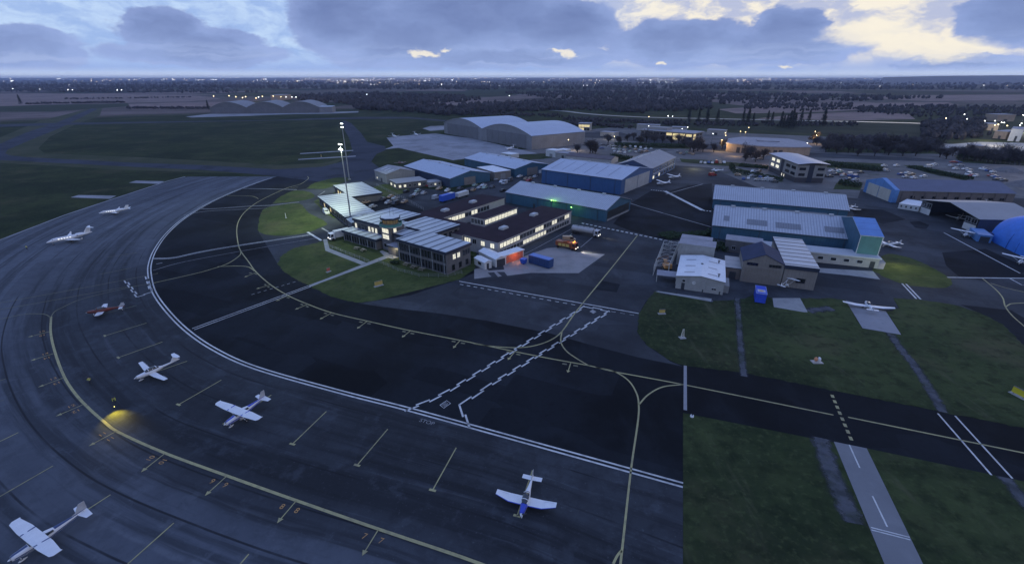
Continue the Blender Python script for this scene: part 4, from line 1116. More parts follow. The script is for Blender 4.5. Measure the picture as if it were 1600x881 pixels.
DOORA = mat('hangar_grey_door', (.135, .135, .145), .7, .14, .15, grime=.3)
GREYH = mat('hangar_grey_wall', (.20, .20, .21), .75, .12, .15, grime=.35, stripe=[(0, 2.0, .06, (.15, .15, .16))])
F1_ = P2(753.5, 201.5, 11); F2_ = P2(831, 213.3, 11); F0_ = F1_ * 2 - F2_
dv = across(F1_, F2_, 1)
ah = empty('arched_hangar', (F2_.x, F2_.y, 0), 'big grey twin hangar with two barrel roofs beside the far apron', 'hangar')
al = tuple(ah.location)
arch_hangar(ah, al, F0_, F1_ - (F1_ - F0_).normalized() * .05, 62, 11, 7, GREYH, CORRB, depv=dv); arch_hangar(ah, al, F1_ + (F2_ - F1_).normalized() * .05, F2_, 62, 11, 7, GREYH, CORRB, depv=dv)
G = [P2(x, 178.0) for x in (329.6, 388, 441, 498)]
G0, G3 = P2(329.6, 178.2), P2(499, 176.6); gd = (G3 - G0) / 3; dv = across(G0, G3, 1)
a3 = empty('arched_hangar', (G0.x, G0.y, 0), 'distant grey triple hangar with three shallow barrel roofs across the airfield', 'hangar'); al = tuple(a3.location)
for k in range(3): arch_hangar(a3, al, G0 + gd * k, G0 + gd * (k + .998), 70, 9.5, 9, mat('dull_hangar_wall', (.13, .13, .135), .8, .14, .1, grime=.3), mat('dull_barrel_roof', (.20, .205, .22), .7, .14, .1, grime=.3), depv=dv)
r = [G3 + gd.normalized() * .5, G3 + gd.normalized() * 22, G3 + gd.normalized() * 22 + dv * 30, G3 + gd.normalized() * .5 + dv * 30]
walls('annex', r, 0, 9.5, GREYH, a3, al); slab('annex_roof', r, 9.5, 10, [CORRB, GREYH], a3, al, gd, .3)

# the two long white roofed hangars and their blue end block
h1 = hangar('hangar', 'long blue sided hangar with white corrugated roof, the farther of a pair', 'hangar', (1115, 311), (1326, 329), 4.5, 25, 4.0, TEALW, CORR, gwall=NAVYW)
root, loc, E1, E2, F1, F2, c = h1
panel(root, loc, E2, F2, .15, .85, .1, 4.0, DOORG, 'door', .1, c)
mb = MB(); d = E2 - E1; n = -across(E1, E2, 1)
p0, p1 = E1 + d * .3, E1 + d * .86
mb.box8([(x.x, x.y, 2.2) for x in ccw([p0 + n * .01, p1 + n * .01, p1 + n * 1.6, p0 + n * 1.6])], [(x.x, x.y, 2.5) for x in ccw([p0 + n * .01, p1 + n * .01, p1 + n * 1.6, p0 + n * 1.6])], 0, 0, True, True); mb.build('canopy', GREYR, root, loc)
h2 = hangar('hangar', 'long blue sided hangar with white corrugated roof and dark rooflight strips', 'hangar', (1114, 352), (1338, 375), 5.1, 26, 4.6, TEALW, CORR, gwall=NAVYW)
root, loc, E1, E2, F1, F2, c = h2
for (t0, t1, s0, s1) in ((.075, .12, .25, .5), (.25, .40, .18, .44), (.46, .64, .16, .42), (.80, .93, .2, .45)):
    d = E2 - E1; wdv = F1 - E1; mb = MB(); q_ = []
    for t, s in ((t0, s0), (t1, s0), (t1, s1), (t0, s1)):
        p = E1 + d * t + wdv * s / 2; q_.append((p.x, p.y, 5.1 + 4.6 * s + .26))
    mb.poly(q_, 0, [(0, 0), (9, 0), (9, 3), (0, 3)]); mb.build('rooflight', mat('grey_rooflight', (.17, .18, .20), .4, .1, .5, stripe=[(0, .9, .3, (.12, .13, .15))]), root, loc)
# end block: tall gabled portal, lit from the grass corner
E1 = P2(1345, 368, 9.7); E2 = P2(1381, 371.2, 9.7); wd = across(E1, E2, 24)
eb = empty('hangar_end_block', (E1.x, E1.y, 0), 'bright blue roofed end block with green lit wall at the end of long hangar', 'hangar'); el_ = tuple(eb.location)
BRB = mat('bright_blue_roof', (.085, .21, .47), .5, .12, .3, stripe=[(1, 4.2, .05, (.04, .11, .34))])
F1, F2, M1, M2, _ = gable(eb, el_, E1, E2, wd, 9.7, 3.0, GREENLITW, BRB, .12, trim=WHITEW, gwall=TEALW)
c = ctr(E1, E2, F1, F2)
panel(eb, el_, E1, E2, .965, 1.0, 0, 9.6, WHITEW, 'corner_trim', .06, c); panel(eb, el_, E1, E2, 0, .03, 0, 9.6, WHITEW, 'corner_trim', .06, c)
panel(eb, el_, E2, F2, .12, .5, .1, 7.5, WHITEW, 'sliding_door', .2, c); panel(eb, el_, E2, F2, .5, .88, .1, 7.5, WHITEW, 'sliding_door', .3, c)
# low white office in front
r = rect3((1150, 372), (1372, 402), (1368.5, 391), 4.0) if 0 else None
Q0, Q1 = P2(1372, 408), P2(1268, 398); Q0 = P2(1370.5, 420); q1 = P2(1258, 408)
dq = (q1 - Q0).normalized(); nq = across(Q0, q1, 1)
r = [Q0, Q0 + dq * 34, Q0 + dq * 34 + nq * 6.5, Q0 + nq * 6.5]
lw2 = empty('office_annex', (Q0.x, Q0.y, 0), 'low white flat roofed office along the front of the long hangar', 'office'); ll = tuple(lw2.location)
walls('wall', r, 0, 3.2, RENDER, lw2, ll); slab('roof', r, 3.2, 3.6, [mat('pale_flat_roof', (.40, .42, .44), .7, .1, .3), WHITEW], lw2, ll, dq, .35)
windows(lw2, ll, r[0], r[1], 1.3, 2.3, 8, .42, (), ctr(*r), .1, .98, bars=0, fr=WHITEW); panel(lw2, ll, r[0], r[1], .03, .07, 0, 2.3, DFRAME, 'door', .05, ctr(*r))
# three storey office
r = rect3((1205, 241.2), (1247.5, 257), (1288.8, 256.3), 10.6)
of3 = empty('office_building', (r[0].x, r[0].y, 0), 'three storey pale office building with curved pale roof in the car park', 'office building'); o3 = tuple(of3.location)
walls('wall', r, 3.0, 10.4, mat('dull_render', (.25, .24, .23), .85, .12, .4, grime=.35), of3, o3); walls('plinth', inset(r, .25), 0, 3.0, mat('dark_brick', (.06, .055, .06), .9, .12, .5), of3, o3)
rr_ = inset(r, -.8); rr_ = rr_
b0, b1, b2, b3 = r[0], r[1], r[2], r[3]
mb = MB(); k = 8; ux = (b3 - b0); uy = (b1 - b0)
o_ = -.06
for i in range(k):
    t0, t1 = o_ + (1 - 2 * o_) * i / k, o_ + (1 - 2 * o_) * (i + 1) / k
    z = lambda t: 10.45 + 1.0 * sin(pi * max(0, min(1, t)) * .8 + .25)
    qa = [b0 + ux * t0 - uy * .05, b0 + ux * t1 - uy * .05, b0 + ux * t1 + uy * 1.05, b0 + ux * t0 + uy * 1.05]
    zz = [z(t0), z(t1), z(t1), z(t0)]
    tp = [(p.x, p.y, a + .25) for p, a in zip(qa, zz)]; bt = [(p.x, p.y, a) for p, a in zip(qa, zz)]
    fl = (qa[1] - qa[0]).cross(qa[3] - qa[0]) < 0
    mb.poly(tp[::-1] if fl else tp); mb.poly(bt if fl else bt[::-1], 1)
    mb.poly([bt[0], bt[1], tp[1], tp[0]], 1); mb.poly([bt[3], bt[2], tp[2], tp[3]], 1)
mb.build('curved_roof', [mat('zinc_roof', (.34, .36, .42), .45, .1, .3), FASCIA], of3, o3)
c = ctr(*r)
for z in (4.0, 7.3):
    windows(of3, o3, r[1], r[0], z + .1, z + 1.9, 2, .62, (0, 1), c, .04, .42, bars=0); windows(of3, o3, r[1], r[0], z, z + 1.5, 2, .72, (), c, .6, .98, bars=2, fr=DFRAME)
    windows(of3, o3, r[0], r[3], z, z + 1.4, 1, .8, (), c, .06, .32, bars=1, fr=DFRAME); windows(of3, o3, r[0], r[3], z, z + 1.4, 1, .8, (), c, .68, .96, bars=1, fr=DFRAME)
panel(of3, o3, r[0], r[3], .40, .58, .1, 10.3, FASCIA, 'stair_glazing', .08, c); panel(of3, o3, r[1], r[0], .44, .54, 3.1, 10.3, FASCIA, 'stair_glazing', .08, c)
windows(of3, o3, inset(r, .25)[0] if 0 else r[1], r[0], .8, 2.3, 2, .3, (0, 1), c, .5, .66, bars=0)
# round fronted hall with sandstone wall
cA, cB, cM = P2(1133.5, 236.5), P2(1264, 243.5), P2(1198, 244.5)
hl = empty('curved_hall', (cM.x, cM.y, 0), 'wide low hall with curved sandstone front lit by warm street lamps', 'hall'); hlc = tuple(hl.location)
arc = []
dv = across(cA, cB, 1); d = cB - cA
for i in range(17):
    t = i / 16; arc.append(cA + d * t - dv * (10 * sin(pi * t)))
bk = [cB + dv * 34 - d * .02, cB + dv * 52 - d * .2, cA + dv * 52 + d * .2, cA + dv * 34 + d * .02]
pg = ccw(arc + bk)
walls('wall', pg, 0, 6.2, WARMW, hl, hlc)
slab('roof', inset(pg, -.6), 6.2, 6.9, [LILAC, LILAC], hl, hlc, d, 0)
for (t0, t1) in ((.14, .19), (.22, .26), (.60, .65), (.68, .72)):
    i = int(t0 * 16); panel(hl, hlc, arc[i], arc[i + 1], .1, .8, 0, 4.2, DFRAME, 'door', .1, cM + dv * 20)
up_ = [cA + d * t + dv * s for t, s in ((.38, 20), (.66, 20), (.66, 34), (.38, 34))]
mb = MB(); u4 = ccw(up_); mb.box8([(p.x, p.y, 6.9) for p in u4], [(p.x, p.y, 7.8) for p in u4], 0, 0); mb.build('roof_plant', LILAC, hl, hlc)
# modern lit office beyond
r = rect3((1002, 203), (1083, 209), (1093, 205.5), 7.6)
mo = empty('office_building', (r[0].x, r[0].y, 0), 'long modern office with a band of bright yellow windows beyond the car parks', 'office building'); ml = tuple(mo.location)
walls('wall', r, 0, 7.3, mat('dark_cladding', (.09, .09, .10), .7, .1, .3), mo, ml); slab('roof', r, 7.3, 7.9, [LILAC, GREYW], mo, ml, r[1] - r[0], 1.2)
c = ctr(*r)
windows(mo, ml, r[0], r[1], 4.3, 6.6, 8, .86, (0, 1, 2, 3), c, .01, .99, litm=LITW); windows(mo, ml, r[0], r[1], .8, 3.4, 8, .82, (1, 2), c, .01, .99, litm=LITW)
windows(mo, ml, r[0], r[3], 4.3, 6.6, 3, .7, (0,), c, litm=LITW); windows(mo, ml, r[0], r[3], .8, 3.4, 3, .7, (0,), c, litm=LITW)
r2_ = [r[0].lerp(r[1], .55) + (r[3] - r[0]) * .3, r[0].lerp(r[1], .95) + (r[3] - r[0]) * .3, r[0].lerp(r[1], .95) + (r[3] - r[0]) * .8, r[0].lerp(r[1], .55) + (r[3] - r[0]) * .8]
walls('penthouse', r2_, 7.9, 10.4, GREYW, mo, ml)
r = rect3((904, 193.5), (922, 194), (926, 192.4), 8)
sm = empty('office_building', (r[0].x, r[0].y, 0), 'small office with two rows of yellow windows left of the modern office', 'office building'); sl_ = tuple(sm.location)
walls('wall', r, 0, 8, CONCW, sm, sl_); slab('roof', r, 8, 8.5, [LILAC, GREYW], sm, sl_, r[1] - r[0], .4)
windows(sm, sl_, r[0], r[1], 4.6, 7.0, 4, .9, range(4), ctr(*r), litm=LITW); windows(sm, sl_, r[0], r[1], 1, 3.6, 4, .9, (2, 3), ctr(*r), litm=LITW)
for (a, b, cpx, h, lab) in (((938, 206.5), (960, 208), (962.5, 206.2), 4, 'small dark shed on the pale yard left of the modern office'), ((1105, 203), (1133, 204.5), (1136, 203), 5, 'distant low shed under street lamps left of the curved hall'), ((1050, 199), (1073, 199.8), (1076, 198.4), 5, 'distant flat building just behind the modern office'), ((995, 195), (1030, 196.2), (1033, 194.8), 6, 'distant long low building behind the modern office trees'), ((868, 239), (890, 241), (893, 238), 4, 'white hut beside the big twin hangar')):
    r = rect3(a, b, cpx, h); o = empty('shed', (r[0].x, r[0].y, 0), lab, 'shed'); l_ = tuple(o.location)
    walls('wall', r, 0, h, CONCW, o, l_); slab('roof', r, h, h + .3, [LILAC, GREYW], o, l_, r[1] - r[0], .4); panel(o, l_, r[0], r[1], .4, .55, 0, 2.5, DFRAME, 'door', .08, ctr(*r))
# low brown roofed store behind the blue hangar
E1, E2 = P2(884, 243.5, 3.2), P2(955, 250, 3.2)
o = empty('storage_shed', (E1.x, E1.y, 0), 'low brown roofed store with pale gable behind the royal blue hangar', 'shed'); l_ = tuple(o.location)
gable(o, l_, E1, E2, across(E1, E2, 14), 3.2, 1.6, RENDER, mat('brown_roof', (.115, .095, .10), .85, .15, .3), .3)
# pale sheds near the far apron
for (a, b, cpx, h, lab) in (((783, 239.5), (799, 242), (806, 239.5), 3, 'low white tent behind the teal hangar'), ((853, 234), (868, 236), (872, 233.5), 5, 'white box store in front of the twin hangar wall'), ((872, 233.5), (884, 235), (887, 233), 4, 'pale store next to the white box store')):
    r = rect3(a, b, cpx, h); o = empty('storage_shed', (r[0].x, r[0].y, 0), lab, 'shed'); l_ = tuple(o.location)
    walls('wall', r, 0, h, WHITEW, o, l_); slab('roof', r, h, h + .2, [WHITER, WHITEW], o, l_, r[1] - r[0], .2); panel(o, l_, r[0], r[1], .3, .6, 0, 2.4, GREYW, 'door', .08, ctr(*r))

# ------------------------------------------------------------------ workshop cluster on the right
E1, E2 = P2(1057.7, 431.3, 3.9), P2(1064.5, 399.7, 3.9)
wd = across(E1, E2, 12.9, True); wd = wd if wd.x > 0 else -wd
ws = empty('flying_club_shed', (E1.x, E1.y, 0), 'grey shed with bright white roof and round white sign on its gable', 'shed'); wl_l = tuple(ws.location)
F1, F2, M1, M2, _ = gable(ws, wl_l, E1, E2, wd, 3.9, .9, CONCW, WHITER, .25, trim=GREYW); c = ctr(E1, E2, F1, F2)
panel(ws, wl_l, E1, F1, .12, .19, 0, 2.1, DFRAME, 'door', .05, c); window(ws, wl_l, E1, F1, .13, .19, 2.5, 3.1, None, c, 0); window(ws, wl_l, E1, F1, .76, .85, 1.2, 1.7, None, c, 1); panel(ws, wl_l, E1, F1, .57, .595, 0, .9, DFRAME, 'meter_box', .05, c); panel(ws, wl_l, E1, F1, .92, .945, 0, 1.0, DFRAME, 'meter_box', .05, c)
d = (F1 - E1).normalized(); n = -(E2 - E1).normalized(); sc = E1 + (F1 - E1) * .375
mb = MB(); ring = [(sc + d * (.5 * cos(2 * pi * i / 20)), 2.55 + .5 * sin(2 * pi * i / 20)) for i in range(20)]
fr_ = [((p + n * .1).x, (p + n * .1).y, z) for p, z in ring]; bk_ = [((p + n * .01).x, (p + n * .01).y, z) for p, z in ring]
mb.poly(fr_); [mb.poly([bk_[i], bk_[(i + 1) % 20], fr_[(i + 1) % 20], fr_[i]]) for i in range(20)]
rs = mb.build('round_sign', WHITEW, ws, wl_l)
mb = MB(); mb.poly([((sc + n * .11 + d * x).x, (sc + n * .11 + d * x).y, z) for x, z in ((.02, 2.5), (.30, 2.5), (.30, 2.7), (.02, 2.7))]); mb.build('grey_mark', GREYW, rs, (0, 0, 0) if 0 else wl_l)
SKY_ = mat('grey_skylight', (.30, .32, .36), .3, .15, .5)
for k in range(3):
    for sd in (0, 1):
        dd = E2 - E1; t = .14 + .3 * k
        s0, s1 = (.14, .36) if sd == 0 else (.64, .84)
        q_ = []
        for tt, ss in ((t, s0), (t, s1), (t + .045, s1), (t + .045, s0)):
            p = E1 + dd * tt + wd * ss; q_.append((p.x, p.y, 3.9 + .9 * (1 - abs(ss - .5) * 2) + .22))
        mb = MB(); mb.poly(q_); mb.build('skylight', SKY_, ws, wl_l)
for tt, ss in ((.16, .87), (.80, .87), (.55, .5)):
    p = E1 + (E2 - E1) * tt + wd * ss; mb = MB(); mb.tube((p.x, p.y, 4.1), (p.x, p.y, 5.0), .22, .18, 8); mb.box((p.x, p.y, 5.1), (.6, .6, .16)); mb.build('roof_vent', DSTEEL, ws, wl_l)
r = [F1 + wd.normalized() * .05, F1 + wd.normalized() * 1.5, F1 + wd.normalized() * 1.5 + (E2 - E1) * .35, F1 + wd.normalized() * .05 + (E2 - E1) * .35]
r = [p + (E2 - E1) * .1 for p in r]; walls('side_store', r, 0, 2.3, GREYW, ws, wl_l)
# flat lilac building behind
r = rect3((1064.3, 371.7), (1061, 380), (1118, 386.5), 7.4)
fb = empty('flat_roofed_store', (r[0].x, r[0].y, 0), 'tall plain store with lilac grey flat roof behind the white roofed shed', 'store'); fl_ = tuple(fb.location)
walls('wall', r, 0, 7.2, CONCW, fb, fl_); slab('roof', r, 7.2, 7.5, [LILAC, CONCW], fb, fl_, r[1] - r[0], .1)
dd_ = (r[1] - r[0]).normalized(); r2_ = [r[1] + dd_ * .05, r[2] * .88 + r[1] * .12 + dd_ * .05, r[2] * .88 + r[1] * .12 + dd_ * 4, r[1] + dd_ * 4]
walls('rear_wing', r2_, 0, 7.2, CONCW, fb, fl_); slab('rear_roof', r2_, 7.21, 7.6, [LILAC, CONCW], fb, fl_, dd_, .1)
panel(fb, fl_, r[0], r[1], .3, .5, 0, 2.4, DFRAME, 'door', .06, ctr(*r)); window(fb, fl_, r[0], r[1], .6, .8, 3.6, 4.8, None, ctr(*r), 1)
# dark slate gabled workshop
E1, E2 = P2(1162.5, 405.6, 7.0), P2(1158, 385.6, 7.0)
wd = across(E1, E2, 11.0); wd = wd if wd.x > 0 else -wd
wk = empty('workshop', (E1.x, E1.y, 0), 'tan workshop with dark slate gable roof behind the blue container', 'workshop'); wkl = tuple(wk.location)
F1, F2, M1, M2, _ = gable(wk, wkl, E1, E2, wd, 6.6, 2.6, TANW, SLATE, .25); c = ctr(E1, E2, F1, F2)
window(wk, wkl, E1, F1, .10, .36, 5.6, 6.3, None, c, 3, DFRAME); window(wk, wkl, E1, F1, .64, .92, 5.6, 6.3, None, c, 3, DFRAME)
panel(wk, wkl, E1, F1, .06, .5, .05, 4.9, mat('tan_door', (.175, .155, .135), .8, .1, .4, stripe=[(0, .8, .06, (.2, .18, .16))], grime=.3), 'sliding_door', .1, c); panel(wk, wkl, E1, F1, .5, .94, .05, 4.9, MATS['tan_door'], 'sliding_door', .15, c)
# striped roof workshop next to it
e = (E2 - E1).normalized(); s_ = wd.normalized()
Rr2 = F1 + s_ * .15
qn = P2(1273, 418, 6.6) ; wid = max(8.5, (qn - Rr2).dot(s_)); dep = (P2(1251, 375.6, 6.6) - Rr2).dot(e)
r = [Rr2 - e * .2, Rr2 + s_ * wid - e * .2, Rr2 + s_ * wid + e * dep, Rr2 + e * dep]
sw = empty('workshop', (r[0].x, r[0].y, 0), 'tan workshop with striped metal roof and navy fascia beside the slate gable', 'workshop'); swl = tuple(sw.location)
walls('wall', r, 0, 6.2, TANW, sw, swl); slab('roof', r, 5.75, 6.95, [SEAM, FASCIA], sw, swl, e, .2); window(sw, swl, r[0], r[1], .42, .68, 1.9, 3.2, None, ctr(*r), 1, DFRAME)
# small lean store left of the workshop
r = rect3((1133, 399.4), (1133.5, 417), (1159.5, 420), 3.6)
sv = empty('store', (r[0].x, r[0].y, 0), 'small brown store with two pale roof panels left of the slate workshop', 'store'); svl = tuple(sv.location)
walls('wall', r, 0, 3.4, mat('brown_cladding', (.15, .125, .11), .85, .14, .5, grime=.3), sv, svl); slab('roof', r, 3.4, 3.65, [mat('two_panel_roof', (.34, .34, .34), .6, .1, .5, stripe=[(0, 4.0, .05, (.06, .06, .08))]), FASCIA], sv, svl, r[1] - r[0], .1); panel(sv, svl, r[0], r[3], .3, .7, 0, 2.4, DFRAME, 'door', .06, ctr(*r))
r = rect3((1136, 366.5), (1134.5, 374), (1192, 381), 4.5)
sv = empty('store', (r[0].x, r[0].y, 0), 'long grey roofed brick store against the side of the long hangar', 'store'); svl = tuple(sv.location)
walls('wall', r, 0, 4.3, BRICK, sv, svl); slab('roof', r, 4.3, 4.6, [LILAC, CONCW], sv, svl, r[1] - r[0], .15); window(sv, svl, r[0], r[3], .2, .3, 1.2, 2.4, None, ctr(*r), 1)

# ------------------------------------------------------------------ right edge
E1, E2 = P2(1406, 298, 6.0), P2(1587.5, 302.8, 6.0)
bh = empty('hangar', (E1.x, E1.y, 0), 'long brick hangar with slate blue roof and bright blue door portal', 'hangar'); bhl = tuple(bh.location)
wd = across(E1, E2, 24); F1, F2, M1, M2, _ = gable(bh, bhl, E1, E2, wd, 6.0, 3.4, mat('brown_brick', (.155, .13, .12), .9, .14, .4, grime=.3), BROWNR, .4, trim=GREYR); c = ctr(E1, E2, F1, F2)
windows(bh, bhl, E1, E2, 2.4, 3.6, 9, .4, (), c, .08, .95, bars=1, fr=MATS['brown_brick'])
for k in range(10): panel(bh, bhl, E1, E2, .03 + k * .1, .038 + k * .1, 0, 5.6, MATS['brown_brick'], 'buttress', .35, c)
d = (E1 - E2).normalized(); q0 = E1 + d * .4; q1 = F1 + d * .4
pr = [q0 - wd.normalized() * .6, q1 + wd.normalized() * .6, q1 + wd.normalized() * .6 + d * 2.2, q0 - wd.normalized() * .6 + d * 2.2]
mb = MB(); a_, b_ = pr[3], pr[2]; m_ = ctr(a_, b_)
f_ = [(a_.x, a_.y, 0), (a_.x, a_.y, 6.4), (m_.x, m_.y, 9.9), (b_.x, b_.y, 6.4), (b_.x, b_.y, 0)]
off_ = -d * 2.2; g_ = [(x + off_.x, y + off_.y, z) for x, y, z in f_]
mb.poly(f_); mb.poly(g_[::-1]); [mb.poly([f_[i], g_[i], g_[(i + 1) % 5], f_[(i + 1) % 5]][::-1]) for i in range(4)]
SKYB = mat('sky_blue_cladding', (.09, .22, .46), .5, .12, .3, stripe=[(0, .9, .1, (.07, .18, .39))])
mb.build('door_portal', SKYB, bh, bhl, merge=True)
CREAM = mat('cream_door', (.44, .42, .37), .7, .1, .4, grime=.3)
pc_ = ctr(*pr) - d * 10
panel(bh, bhl, a_, b_, .1, .48, .1, 5.7, CREAM, 'sliding_door', .12, pc_); panel(bh, bhl, a_, b_, .5, .88, .1, 5.7, CREAM, 'sliding_door', .2, pc_)
# white letters painted low on the long wall
mb = MB(); o_ = E1 + (E2 - E1) * .775; dl = (E2 - E1).normalized(); nl = -across(E1, E2, 1)
text(mb, 'ATA', (o_.x + nl.x * .05, o_.y + nl.y * .05, 1.7), (dl.x, dl.y, 0), (0, 0, 1), 3.4); mb.build('wall_letters', WHITEW, bh, bhl)

Bp = P2(1532, 342.4, 5.6); Ap = P2(1442, 312.5, 5.6); Cp = P2(1600, 342.5, 5.6)
r = rect3((1442, 312.5), (1532, 342.4), (1600, 342.5), 5.6)
oh = empty('open_hangar', (r[0].x, r[0].y, 0), 'open fronted hangar with pale grey gable roof sheltering a white aircraft', 'hangar'); ohl = tuple(oh.location)
b, a, a2, b2 = r
du = (a - b).normalized(); dw = (b2 - b).normalized(); dep = max(24.0, (b2 - b).length); W_ = (a - b).length
b2, a2 = b + dw * dep, a + dw * dep
mb = MB()
for (p, q) in ((b, b2), (a2, a), (b2, a2)):
    mb.box8([(x.x, x.y, 0) for x in ccw([p, q, q + (ctr(a, b2) - ctr(p, q)).normalized() * .2, p + (ctr(a, b2) - ctr(p, q)).normalized() * .2])], [(x.x, x.y, 5.5) for x in ccw([p, q, q + (ctr(a, b2) - ctr(p, q)).normalized() * .2, p + (ctr(a, b2) - ctr(p, q)).normalized() * .2])])
mb.build('wall', NAVYW, oh, ohl)
mb = MB(); m0, m1 = ctr(a, b) - dw * .8, ctr(a2, b2) + dw * .4
for p, q in ((b - du * .5 - dw * .8, b2 - du * .5 + dw * .4), (a + du * .5 - dw * .8, a2 + du * .5 + dw * .4)):
    t = [(p.x, p.y, 5.75), (q.x, q.y, 5.75), (m1.x, m1.y, 8.6), (m0.x, m0.y, 8.6)]; L_ = (q - p).length
    fl = (q - p).cross(m1 - p) < 0; uv = [(0, 0), (L_, 0), (L_, 15), (0, 15)]
    mb.poly(t[::-1] if fl else t, 0, uv[::-1] if fl else uv); u_ = [(x, y, z - .2) for x, y, z in t]; mb.poly(u_ if fl else u_[::-1], 1)
    mb.poly([u_[0], u_[3], t[3], t[0]], 1); mb.poly([u_[0], u_[1], t[1], t[0]], 1)
mb.build('roof', [GREYR, WHITEW], oh, ohl)
for t0 in (.0, .78):
    p, q = a.lerp(b, t0 + .01), a.lerp(b, t0 + .2); cen = ctr(a, b2)
    panel(oh, ohl, p, q, 0, 1, .05, 2.6, WHITEW, 'door_panel', .05, cen); panel(oh, ohl, p, q, 0, 1, 2.6, 5.5, DFRAME, 'window_panel', .04, cen)
    for k in range(2): window(oh, ohl, p, q, .05 + .5 * k, .46 + .5 * k, 3.2, 5.0, None, cen, 1)
# blue dome shelter
cD = P2(1640, 372); ds = empty('fabric_shelter', (cD.x, cD.y, 0), 'large bright blue domed fabric shelter at the right edge', 'shelter'); dsl = tuple(ds.location)
mb = MB(); nu, nv = 20, 10; ax = (P2(1600, 397) - P2(1537, 368)).normalized(); ay = Vector((-ax.y, ax.x)); base0 = P2(1534, 366.5)
Ld, Wd_ = 44, 22
cD = base0 + ax * 22.5 + ay * 8.5
def dome(u, v):
    x = cos(v) * cos(u); y = cos(v) * sin(u)
    p = cD + ax * (Ld / 2 * math.copysign(abs(x) ** .55, x)) + ay * (Wd_ / 2 * math.copysign(abs(y) ** .7, y)); return (p.x, p.y, 11.5 * sin(v) ** .85 if v > 0 else 0)
for j in range(nv):
    for i in range(nu):
        u0, u1 = 2 * pi * i / nu, 2 * pi * (i + 1) / nu; v0, v1 = pi / 2 * j / nv, pi / 2 * (j + 1) / nv
        mb.poly([dome(u0, v0), dome(u1, v0), dome(u1, v1), dome(u0, v1)])
mb.build('fabric', mat('blue_fabric', (.035, .18, .62), .6, .12, .4), ds, dsl, smooth=True, merge=True)
mb = MB()
for i in range(9):
    xx = -.88 + .22 * i
    for k in range(16):
        a0, a1 = pi * k / 16, pi * (k + 1) / 16; f_ = lambda a: cD + ax * (Ld / 2 * xx) + ay * (Wd_ / 2 * cos(a) * (1 - abs(xx) ** 3.2) ** .5)
        pa, pb = f_(a0), f_(a1); hh = 11.5 * (1 - abs(xx) ** 3.2) ** .42
        mb.tube((pa.x, pa.y, hh * sin(a0) ** .8 if k else 0), (pb.x, pb.y, hh * sin(a1) ** .8 if k < 15 else 0), .12, n=5)
mb.build('rib', mat('dark_blue_rib', (.015, .08, .34), .6, .1, .4), ds, dsl)
pp = base0 + ax * 7 - ay * .2; mb = MB(); mb.box((pp.x, pp.y, 1.3), (3, 2.4, 2.6), atan2(ax.y, ax.x)); mb.build('porch', mat('dark_blue_fabric', (.015, .05, .2), .6, .1, .4), ds, dsl)
# small blue hut and white trailer
r = rect3((1516, 356), (1530, 366.5), (1541, 361), 2.8); ht = empty('hut', (r[0].x, r[0].y, 0), 'small light blue hut between the open hangar and the domed shelter', 'hut'); hl2 = tuple(ht.location)
walls('wall', r, 0, 2.7, SKYB, ht, hl2); slab('roof', r, 2.7, 2.85, [SKYB, SKYB], ht, hl2, r[1] - r[0], .15); panel(ht, hl2, r[0], r[3], .15, .85, .1, 2.2, DFRAME, 'door', .06, ctr(*r))
r = rect3((1405, 318), (1437, 323), (1441, 315), 2.6); wt = empty('portacabin', (r[0].x, r[0].y, 0), 'long white portacabin beside the blue door portal', 'portacabin'); wtl = tuple(wt.location)
walls('wall', r, .2, 2.6, WHITEW, wt, wtl); slab('roof', r, 2.6, 2.75, [WHITER, WHITEW], wt, wtl, r[1] - r[0], .1); windows(wt, wtl, r[0], r[1], 1.2, 2.0, 4, .3, (), ctr(*r))
# bright store at the far right
r = rect3((1581, 202), (1600, 203), (1612, 200), 11); bs = empty('floodlit_store', (r[0].x, r[0].y, 0), 'brightly floodlit white warehouse in the far right retail park', 'warehouse'); bsl = tuple(bs.location)
walls('wall', r, 0, 11, WHITEW, bs, bsl); slab('roof', r, 11, 11.4, [LILAC, WHITEW], bs, bsl, r[1] - r[0], .3); panel(bs, bsl, r[0], r[1], .3, .5, 0, 5, DFRAME, 'door', .1, ctr(*r))
for (a, b, cpx, h, lab) in (((1555, 205), (1575, 206.5), (1579, 203.5), 7, 'pale shop unit left of the floodlit warehouse'), ((1545, 194), (1562, 194.6), (1566, 193), 7, 'low grey shop unit among lamps in the retail park'), ((1560, 179.5), (1588, 179.5), (1590, 178), 9, 'distant lilac roofed shed in the far right fields'), ((1520, 228), (1540, 229), (1548, 226.5), 5, 'low shed on the pale quarry ground')):
    r = rect3(a, b, cpx, h); o = empty('shop_unit', (r[0].x, r[0].y, 0), lab, 'shop unit'); l_ = tuple(o.location)
    walls('wall', r, 0, h, WARMW, o, l_); slab('roof', r, h, h + .3, [LILAC, GREYW], o, l_, r[1] - r[0], .4); panel(o, l_, r[0], r[1], .4, .6, 0, 3, DFRAME, 'door', .1, ctr(*r))
# lit depot behind the triple hangar
r = [P2(424, 157.2), P2(441, 157.2), P2(441, 157.2) + Vector((0, 60)), P2(424, 157.2) + Vector((0, 60))]
o = empty('depot', (r[0].x, r[0].y, 0), 'orange lit depot shed behind the distant triple hangar', 'warehouse'); l_ = tuple(o.location)
walls('wall', r, 0, 13, WARMW, o, l_); slab('roof', r, 13, 13.5, [GREYR, GREYR], o, l_, r[1] - r[0], .4); panel(o, l_, r[0], r[1], .3, .6, 0, 8, GREYW, 'door', .1, ctr(*r))

